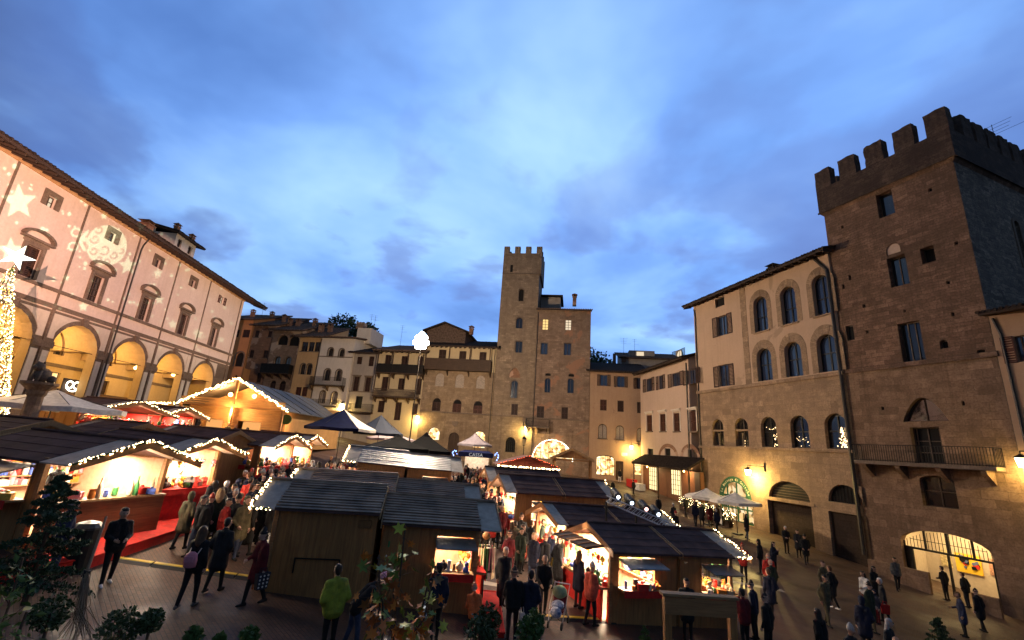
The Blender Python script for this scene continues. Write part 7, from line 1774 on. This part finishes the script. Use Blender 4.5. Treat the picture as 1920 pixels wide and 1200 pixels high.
def hm(c): return mat('hair '+c, HC[c], .6, .3, 20)
SK = [mat('skin one', (.45,.26,.18), .55, .1, 9), mat('skin two', (.36,.2,.13), .55, .1, 9), mat('skin three', (.5,.31,.23), .55, .1, 9)]
def person(label, pos, face, coat='black', trou='charcoal', hair='short', hcol='dark', ct='jacket', arms=('down','down'), stride=.0, lean=.04, puff=.0, bend=0.0, fe=False, s=1.0, shoe='black', extra='dark red', group=None, h=0.0, cr=0.0):
    me = variant((stride, arms, ct, hair, lean, puff, bend, fe, cr)); o = bpy.data.objects.new('person', me); COL.objects.link(o)
    o.location = (pos[0], pos[1], ground(pos[0], pos[1])+h-.01); o.rotation_euler = (0, 0, math.radians(face)); o.scale = (s, s, s)
    for i, m_ in enumerate((cm(coat), cm(trou), R.choice(SK), cm(shoe), hm(hcol), cm(extra))): o.material_slots[i].link = 'OBJECT'; o.material_slots[i].material = m_
    tag(o, label, 'person', group); return o
def onp(px, py): return onG(px, py)[:2]
# face: 0 looks away from the camera, 90 looks left, 180 towards the camera, -90 right
W1 = person('woman in black coat with long brown hair and pink backpack by the cable ramp', onp(347,1140), 5, 'black', 'black', 'long', 'brown', 'jacket', ('down','down'), .15, fe=True, shoe='grey')
person('man in dark coat beside the woman with the pink backpack', onp(398,1110), 0, 'charcoal', 'black', 'short', 'dark', 'knee', ('pocket','pocket'), .14)
W3 = person('woman in red and black coat with dark beanie beside the blank hut wall', onp(472,1135), 150, 'dark red', 'black', 'beanie', 'dark', 'knee', ('bag','fore'), .18, fe=True)
person('man in black and red jacket with camera standing by the red platform', onp(196,1098), -130, 'black', 'black', 'short', 'dark', 'jacket', ('fore','fore'), .1, puff=.02, shoe='white')
person('bulky man in blue jacket and grey hair at the dark fir tree', onp(92,1085), -30, 'dark blue', 'denim', 'short', 'grey', 'jacket', ('pocket','pocket'), .0, puff=.03)
G6 = person('little girl in pink jacket with turquoise backpack on the red platform', onp(322,962), 80, 'pink', 'white', 'beanie', 'pink', 'jacket', ('down','fore'), .0, fe=True, s=.72, h=.28)
person('woman in dark jacket and white shoes at the ornament counter beside the girl', onp(350,958), 75, 'black', 'black', 'bun', 'dark', 'jacket', ('fore','fore'), .0, fe=True, h=.28, shoe='white')
person('white haired man in dark jacket walking up the left aisle', onp(404,1000), 0, 'charcoal', 'khaki', 'short', 'white', 'jacket', ('swing','swing'), .15)
person('person in bright red jacket with a dark rucksack strap in the left aisle', onp(452,985), 5, 'red', 'charcoal', 'short', 'dark', 'jacket', ('swing','swing'), .18, puff=.02)
person('man in beanie and dark coat coming towards the camera in the left aisle', onp(427,1038), -170, 'charcoal', 'charcoal', 'beanie', 'dark', 'knee', ('bag','fore'), .14)
person('person in lime yellow padded jacket at the bottom beside the autumn tree', onp(612,1228), 40, 'lime', 'black', 'short', 'dark', 'jacket', ('pocket','pocket'), .0, puff=.045)
person('person in black bending over with a pink hat beside the lime jacket', onp(655,1225), -60, 'black', 'denim', 'beanie', 'pink', 'jacket', ('fore','fore'), .1, bend=.7)
person('dark figure holding a pale blue plastic bag behind the autumn tree', onp(812,1205), 20, 'navy', 'black', 'short', 'dark', 'jacket', ('bag','down'), .1)
person('woman in coral jacket and black trousers at the sweet stall counter', onp(1107,1174), -60, 'coral', 'black', 'beanie', 'white', 'jacket', ('fore','fore'), .08, puff=.04, fe=True)
person('woman in dark blue coat looking at sweets beside the coral jacket', onp(1083,1140), -50, 'navy', 'charcoal', 'long', 'brown', 'knee', ('fore','pocket'), .0, fe=True)
person('grey haired man in long dark coat walking down the middle aisle', onp(941,1142), -160, 'charcoal', 'black', 'short', 'grey', 'long', ('swing','swing'), .14)
person('man in navy cap and pale scarf standing at the red step', onp(958,1205), 10, 'black', 'black', 'beanie', 'dark', 'jacket', ('fore','down'), .0, puff=.02)
person('tall dark haired person in navy coat next to the pale scarf', onp(990,1208), -10, 'navy', 'black', 'short', 'dark', 'knee', ('pocket','pocket'), .0)
person('bald man in black pushing the stroller', onp(1017,1158), -175, 'black', 'charcoal', 'bald', 'grey', 'jacket', ('push','push'), .15)
person('woman in black top and red skirt in the middle aisle', onp(976,1073), -170, 'black', 'black', 'long', 'brown', 'skirt', ('fore','down'), .1, fe=True, extra='red')
person('person in brown fur coat beside the red skirt', onp(955,1070), -10, 'brown', 'brown', 'hood', 'brown', 'knee', ('down','down'), .15, fe=True)
person('person dressed all in cream walking in the middle aisle', onp(993,1001), 60, 'white', 'beige', 'short', 'brown', 'jacket', ('swing','fore'), .25, fe=True)
person('woman in pale mint coat at the bright counter', onp(1047,1082), -70, 'mint', 'black', 'long', 'brown', 'knee', ('fore','fore'), .0, fe=True)
person('man in dark green jacket beside the mint coat', onp(1014,1055), -100, 'dark green', 'black', 'short', 'dark', 'jacket', ('pocket','down'), .15)
person('child in yellow jacket and pompom hat in front of the mint coat', onp(1041,1098), 170, 'mustard', 'black', 'beanie', 'dark', 'jacket', ('down','down'), .0, s=.68)
person('lone dark figure walking on the wet street below the lantern', onp(1188,931), 40, 'black', 'black', 'short', 'dark', 'jacket', ('swing','swing'), .14)
person('person with white trousers at the dark door of the lantern house', onp(1162,905), -30, 'black', 'white', 'short', 'dark', 'jacket', ('pocket','down'), .1)
person('pale haired man standing before the first big gate', onp(1476,1038), 170, 'black', 'black', 'short', 'white', 'jacket', ('fore','fore'), .0)
person('person with a turquoise bag beside the pale haired man at the gate', onp(1499,1046), 150, 'charcoal', 'black', 'short', 'dark', 'knee', ('bag','fore'), .1)
person('dark figure following the turquoise bag at the gate', onp(1513,1058), 160, 'black', 'charcoal', 'beanie', 'dark', 'knee', ('pocket','pocket'), .15)
person('person looking at a glowing phone behind the lit hut gable', onp(1453,1082), -150, 'navy', 'black', 'long', 'dark', 'jacket', ('phone','phone'), .0, fe=True)
person('dark coated person left of the phone user behind the lit hut gable', onp(1428,1078), 40, 'black', 'black', 'hood', 'dark', 'jacket', ('down','down'), .1)
person('tall person in dark coat walking right of the jar window hut', onp(1448,1160), 0, 'navy', 'black', 'short', 'brown', 'knee', ('down','pocket'), .15)
person('person in dark red coat with pale strap at the bottom near the wooden frame', onp(1400,1222), 20, 'dark red', 'black', 'short', 'dark', 'jacket', ('fore','fore'), .0, puff=.02, fe=True)
person('person in navy behind the dark red coat', onp(1418,1200), 40, 'navy', 'black', 'beanie', 'dark', 'jacket', ('pocket','fore'), .0)
person('person with dark blue hat at the bottom right of the dark red coat', onp(1445,1235), 30, 'black', 'black', 'beanie', 'dark', 'jacket', ('down','down'), .0)
person('dark figure standing under the wooden frame plank', onp(1290,1200), 170, 'black', 'black', 'short', 'dark', 'knee', ('fore','down'), .0)
person('person in dark clothes with white shoes in the right lane', onp(1565,1142), 20, 'black', 'black', 'short', 'brown', 'knee', ('swing','swing'), .22, shoe='white')
person('person in mustard scarf walking in the right lane', onp(1548,1128), -160, 'khaki', 'black', 'short', 'brown', 'jacket', ('fore','down'), .15)
person('woman in white jacket in the group before the gallery shop', onp(1628,1150), 110, 'white', 'dark red', 'long', 'dark', 'jacket', ('fore','down'), .0, fe=True)
person('tall woman with long dark hair in the group before the gallery shop', onp(1645,1135), 190, 'black', 'black', 'long', 'dark', 'knee', ('down','fore'), .0, fe=True)
person('curly haired person in grey jacket leaving the gallery shop', onp(1685,1108), 160, 'grey', 'black', 'bun', 'dark', 'jacket', ('bag','down'), .12, fe=True)
person('person with a red bag in the dark group on the lane', onp(1662,1168), 60, 'charcoal', 'black', 'short', 'white', 'jacket', ('bag','pocket'), .1)
person('child in dark coat in the group before the gallery shop', onp(1648,1170), 90, 'navy', 'dark red', 'hood', 'dark', 'jacket', ('down','down'), .0, s=.75)
person('man in black standing in the lit gallery doorway', onp(1777,1126), 10, 'black', 'black', 'short', 'dark', 'jacket', ('fore','down'), .0)
person('person in black silhouetted against the right gallery window', onp(1817,1140), 20, 'black', 'charcoal', 'short', 'brown', 'jacket', ('pocket','pocket'), .0, puff=.03)
person('person in blue coat below the right gallery window', onp(1812,1195), 60, 'dark blue', 'black', 'short', 'brown', 'knee', ('down','fore'), .0)
person('dark figure farthest right below the gallery window', onp(1845,1185), 10, 'black', 'black', 'beanie', 'dark', 'knee', ('down','down'), .1)
person('stallholder in dark shirt behind the wine counter', (-12.75,14.0), -85, 'charcoal', 'black', 'bald', 'grey', 'jacket', ('fore','fore'), .0, h=.3)
person('stallholder with bright face at the lit end of the blank hut', (-6.05,14.4), 95, 'khaki', 'black', 'short', 'blond', 'jacket', ('phone','fore'), .0, puff=.02, h=.1)
person('person in orange hat crouching beside the dark green shrub', onp(884,1212), 10, 'orange', 'black', 'beanie', 'orange', 'jacket', ('fore','fore'), .0, bend=.4, s=.8)
# crowd
CR = random.Random(21); USED = {}
KEYS = [(.13,('swing','swing'),'jacket','short',False), (.0,('pocket','pocket'),'jacket','beanie',False), (.12,('swing','bag'),'knee','long',True), (.0,('fore','fore'),'jacket','short',False), (.12,('down','pocket'),'knee','hood',True), (.0,('fore','down'),'jacket','bun',True), (.13,('pocket','swing'),'long','beanie',True), (.0,('down','down'),'jacket','bald',False)]
CCOL = ['black','black','charcoal','navy','brown','dark green','black','dark blue','dark red','charcoal','khaki','black','navy','charcoal','charcoal','red']
def crowd(n, area, place, group, faces, mind=.55, hh=0.0):
    pts = []; tries = 0
    while len(pts) < n and tries < 4000:
        tries += 1; p = area(CR)
        if all((p[0]-q[0])**2+(p[1]-q[1])**2 > mind**2 for q in ALLP): pts.append(p); ALLP.append(p)
    for p in pts:
        st, ar, ct, hr, fe = CR.choice(KEYS); co_ = CR.choice(CCOL); tr_ = CR.choice(['black','charcoal','denim','black','khaki']); hc_ = CR.choice(['dark','dark','brown','blond','grey'])
        if hr in ('bald',): hc_ = 'grey'
        hd = {'short': hc_+' haired', 'long': 'long '+hc_+' haired', 'bun': hc_+' bun haired', 'beanie': 'beanie wearing', 'hood': 'hooded', 'bald': 'balding'}[hr]
        lb = '%s person in %s %s and %s trousers %s' % (hd, co_, {'jacket': 'jacket', 'knee': 'coat', 'long': 'long coat'}[ct], tr_, place)
        person(lb, p, CR.choice(faces)+CR.uniform(-35,35), co_, tr_, hr, hc_ if hr != 'beanie' else CR.choice(['dark','grey','red']), ct, ar, st, .04, 0.0, 0.0, fe, CR.uniform(.93,1.05), 'black', 'dark red', group, hh)
ALLP = [(o.location.x, o.location.y) for o in SC.objects if o.name.startswith('person')]
def la(r):
    y = r.uniform(15.2,28.5); return (r.uniform(-10.0,-7.6) if y < 20 else r.uniform(-11.2,-8.3), y)
def ma(r):
    y = 18.6+(r.random()**1.2)*25; return (r.uniform(.3,2.3) if y < 22 else r.uniform(-1.4,.2) if y < 31 else r.uniform(-3.4,-.2), y)
crowd(100, la, 'in the left aisle', 'crowd in the left aisle', [0,0,0,180,70,-90], .36)
crowd(88, ma, 'in the middle aisle', 'crowd in the middle aisle', [0,0,0,180,90,-80], .36)
crowd(10, lambda r: (r.uniform(-11.5,-6), r.uniform(30.5,35)), 'near the navy parasols', 'people near the navy parasols', [0,180,-90], .7)
crowd(7, lambda r: (r.uniform(2,9), r.uniform(34,46)), 'near the red kiosk', 'people near the red kiosk', [0,180,90], .9)
crowd(6, lambda r: (r.uniform(9.5,13.5), r.uniform(30,50)), 'on the street by the terrace', 'people on the street', [0,180,30], 1.2)
crowd(9, lambda r: (r.uniform(15.5,20.5), r.uniform(37,44)) , 'on the restaurant terrace', 'people on the restaurant terrace', [0,180,90], .8)
crowd(15, lambda r: (r.uniform(9.6,16.5), r.uniform(13.5,27)), 'in the dark right lane', 'people in the dark right lane', [0,180], 1.3)
crowd(6, lambda r: (r.uniform(-24,-17.5), r.uniform(34.3,35.2)), 'before the chalet', 'people before the chalet', [0,180,90], .8)
# carried things
def backpack(label, who, c, m2, s=1.0):
    rt = bpy.data.objects.new('backpack', None); COL.objects.link(rt); rt.matrix_world = who.matrix_basis @ Matrix.Translation((0,-.24,1.08)); tag(rt, label, 'backpack')
    mb = MB(); mb.lathe([(.06,-.17),(.14,-.15),(.15,0),(.13,.12),(.06,.17)], 10); me = mb.mesh('pack_body', True); me.materials.append(mat('pack '+c, CL.get(c, (.1,.5,.45)), .5, .1, 8)); o = obj('pack_body', me, None, rt); o.scale = (1.0*s,.62*s,1.0*s)
    fl = MB(); fl.box(-.1*s,.1*s,-.115*s,-.09*s,-.03,.09); obj('flap', fl, mat('pack '+c, CL.get(c, (.1,.5,.45))), rt)
    st = MB()
    for x in (-.1,.1): st.tube([(x,.05,.12),(x*1.2,.2,.27),(x*1.3,.33,.2)], .012, 5)
    obj('strap', st, mat('pale strap', (.5,.42,.36), .7, 0), rt)
backpack('small pink backpack on the woman in black', W1, 'pink', None)
MC['pack turquoise'] = mat('pack turquoise', (.03,.35,.28), .5, .1, 8)
backpack('turquoise backpack on the little girl', G6, 'turquoise', None)
def bag(label, who, off, m_, s=1.0, dots=False):
    rt = bpy.data.objects.new('carrier_bag', None); COL.objects.link(rt); rt.matrix_world = who.matrix_basis @ Matrix.Translation(off); tag(rt, label, 'bag')
    mb = MB(); w, h, d = .17*s, .36*s, .07*s; mb.hexa([(-d*.8,-w*.8,-h),(d*.8,-w*.8,-h),(d*.8,w*.8,-h),(-d*.8,w*.8,-h),(-d,-w,0),(d,-w,0),(d,w,0),(-d,w,0)]); o = obj('bag_body', mb, m_, rt)
    hb = MB()
    for x in (-d*.6, d*.6): hb.tube([(x,-w*.5,0),(x,-w*.3,.12),(x,w*.3,.12),(x,w*.5,0)], .008, 4)
    obj('handle', hb, m_, rt)
    if dots:
        db = MB()
        for i in range(4):
            for j in range(3): db.ball((d*(1.0-.05*i), -w*.6+w*.6*j, -h*.15-h*.23*i), .025, 6, 4, (.4,1,1)); db.ball((-d*(1.0-.05*i), -w*.6+w*.6*j, -h*.15-h*.23*i), .025, 6, 4, (.4,1,1))
        obj('dots', db, m_white, rt)
bag('black bag with white polka dots carried by the woman in red and black', W3, (-.24,.02,.78), mat('black bag', (.02,.02,.03), .5, 0), 1.0, True)
for lb, nm, off, m_ in (('white paper shopping bag beside the pale scarf', 'man in navy cap', (.24,.0,.72), m_white), ('pale blue plastic bag behind the autumn tree', 'dark figure holding a pale blue', (-.26,.0,.78), mat('pale blue plastic', (.35,.5,.62), .4, .1, 8)), ('red carrier bag in the dark group on the lane', 'person with a red bag', (-.25,0,.78), m_redc), ('turquoise bag at the first big gate', 'person with a turquoise', (-.25,0,.8), mat('pack turquoise', (.03,.35,.28)))):
    who = [o for o in SC.objects if str(o.get('label', '')).startswith(nm)][0]; bag(lb, who, off, m_)
# stroller
p = onp(1046,1172); st = thing('stroller', 'folding stroller with a pale green hood and blue patterned blanket', 'stroller', (p[0], p[1], ground(*p)), math.radians(160))
for x, y in ((-.24,-.3),(.24,-.3),(-.2,.38),(.2,.38)):
    mb = MB(); mb.cyl((x-.02,y,.1), (x+.02,y,.1), .1, .1, 12); wl = obj('wheel', mb, m_blk, st); hb = MB(); hb.cyl((x-.025,y,.1), (x+.025,y,.1), .05, .05, 8); obj('hub', hb, m_lead, wl)
mb = MB()
for x in (-.24,.24): mb.tube([(x,-.3,.12),(x,.1,.55),(x,-.45,1.02)], .014, 6); mb.tube([(x*.85,.38,.12),(x,.1,.55)], .014, 6)
mb.cyl((-.24,-.45,1.02), (.24,-.45,1.02), .018, .018, 6); obj('frame', mb, mat('stroller frame', (.4,.4,.4), .35, .1, 4, metal=.6), st)
mb = MB(); mb.hexa([(-.2,-.1,.38),(.2,-.1,.38),(.2,.3,.42),(-.2,.3,.42),(-.2,-.1,.45),(.2,-.1,.45),(.2,.3,.47),(-.2,.3,.47)]); mb.hexa([(-.2,-.28,.9),(.2,-.28,.9),(.2,-.1,.4),(-.2,-.1,.4),(-.2,-.24,.92),(.2,-.24,.92),(.2,-.06,.45),(-.2,-.06,.45)]); obj('seat', mb, mat('stroller seat', (.2,.03,.03), .8, .2, 8), st)
mb = MB(); mb.ball((0,-.12,.86), .24, 12, 8, (.95,.85,.75)); obj('hood', mb, mat('pale green cloth', (.3,.34,.18), .8, .2, 8), st, smooth=True)
mb = MB(); mb.ball((0,.1,.56), .2, 10, 7, (1,1.25,.6)); mb.ball((0,.32,.42), .16, 10, 6, (1.1,.8,1)); obj('blanket', mb, mat('blue pattern blanket', (.12,.2,.5), .8, .6, 14, var2=(.6,.62,.7)), st, smooth=True)
# garment stand beside the red step
p = onp(903,1128); gs = thing('scarf_stand', 'stand hung with striped scarves and a wool hat at the red step', 'clothes stand', (p[0], p[1], ground(*p)))
mb = MB(); mb.cyl((0,0,0), (0,0,1.85), .025, .025, 8); mb.lathe([(.3,0),(.3,.04),(.03,.08)], 10)
for i in range(4): a = math.pi*i/4; mb.cyl((-.32*math.cos(a),-.32*math.sin(a),1.6), (.32*math.cos(a),.32*math.sin(a),1.6), .012, .012, 5)
obj('rack', mb, m_iron, gs); rr = random.Random(8)
for i in range(16):
    a = 6.283*i/16; c = rr.choice(['red','white','blue','green','cream','dark','pink']); o = bpy.data.objects.new('scarf', goods_mesh('garment', c)); COL.objects.link(o); o.parent = gs; o.location = (.3*math.cos(a), .3*math.sin(a), 1.58); o.rotation_euler = (0,0,a); o.scale = (1,1,rr.uniform(1.2,1.9))
mb = MB(); mb.ball((0,0,1.9), .13, 10, 6, (1,1,.9)); obj('wool_hat', mb, mat('tan wool', (.3,.16,.07), .9, .2, 12), gs, smooth=True)
# trays of sweets on the bright counter
SW = [o for o in SC.objects if o.get('label', '').startswith('dark roofed hut whose bright')][0]
tm = {}
for i in range(7):
    y = -1.15+i*.36; c = ['gold','brown','cream','orange','red','white','pink'][i]
    rt = bpy.data.objects.new('sweet_tray', None); COL.objects.link(rt); rt.matrix_world = SW.matrix_world @ Matrix.Translation((.12, y, .97)) @ Matrix.Rotation(-.25, 4, 'Y') if False else SW.matrix_basis @ Matrix.Translation((.12, y, .97)) @ Matrix.Rotation(.2, 4, 'Y')
    tag(rt, 'wooden tray of %s sweets on the bright sweet stall counter' % c, 'tray')
    mb = MB(); mb.box(-.22,.22,-.16,.16,0,.02); mb.box(-.22,-.2,-.16,.16,.02,.08); mb.box(.2,.22,-.16,.16,.02,.08); mb.box(-.2,.2,-.16,-.14,.02,.08); mb.box(-.2,.2,.14,.16,.02,.08); obj('tray_box', mb, m_boardl, rt)
    mb = MB()
    for k in range(26): mb.ball((R.uniform(-.18,.18), R.uniform(-.12,.12), .05+R.uniform(0,.03)), .03, 6, 4)
    obj('sweets', mb, mat('goods '+c, PAL[c], .5, .2, 20), rt, stuff=True)

# raised shutters over the sweet stall front, closed hatch trim on the blank hut, waste bin by the platform
for i in range(2):
    y0, y1 = -1.3+i*1.35, -.1+i*1.35
    mb = MB(); mb.slab([(.04,y0,2.12),(.7,y0,2.02),(.7,y1,2.02),(.04,y1,2.12)], .05); obj('raised_shutter', mb, m_woodd, SW)
    for k in range(3): mb = MB(); yy = y0+.1+(y1-y0-.2)*k/2; mb.slab([(.06,yy-.04,2.145),(.69,yy-.04,2.05),(.69,yy+.04,2.05),(.06,yy+.04,2.145)], .02); obj('shutter_batten', mb, m_board, SW)
BH = [o for o in SC.objects if o.get('label', '').startswith('grey slatted roof hut with blank')][0]
for x0, x1, z0, z1 in ((-1.9,-.75,.9,.93),(-1.93,-1.9,.55,.93),(-.75,-.72,.55,.93)):
    mb = MB(); mb.box(x0,x1,1.222,1.26,z0,z1); obj('hatch_trim', mb, m_iron, BH)
p = onG(143,1068)[:2]; wb = thing('waste_bin', 'dark waste bin with a domed lid by the red platform', 'bin', (p[0], p[1], ground(*p)))
mb = MB(); mb.lathe([(.24,0),(.30,.75),(.31,.95)], 14); obj('body', mb, m_blk, wb); mb = MB(); mb.lathe([(.33,.95),(.33,1.0),(.24,1.1),(.05,1.15)], 14); obj('lid', mb, mat('grey lid', (.05,.05,.055), .4, .1, 6), wb)
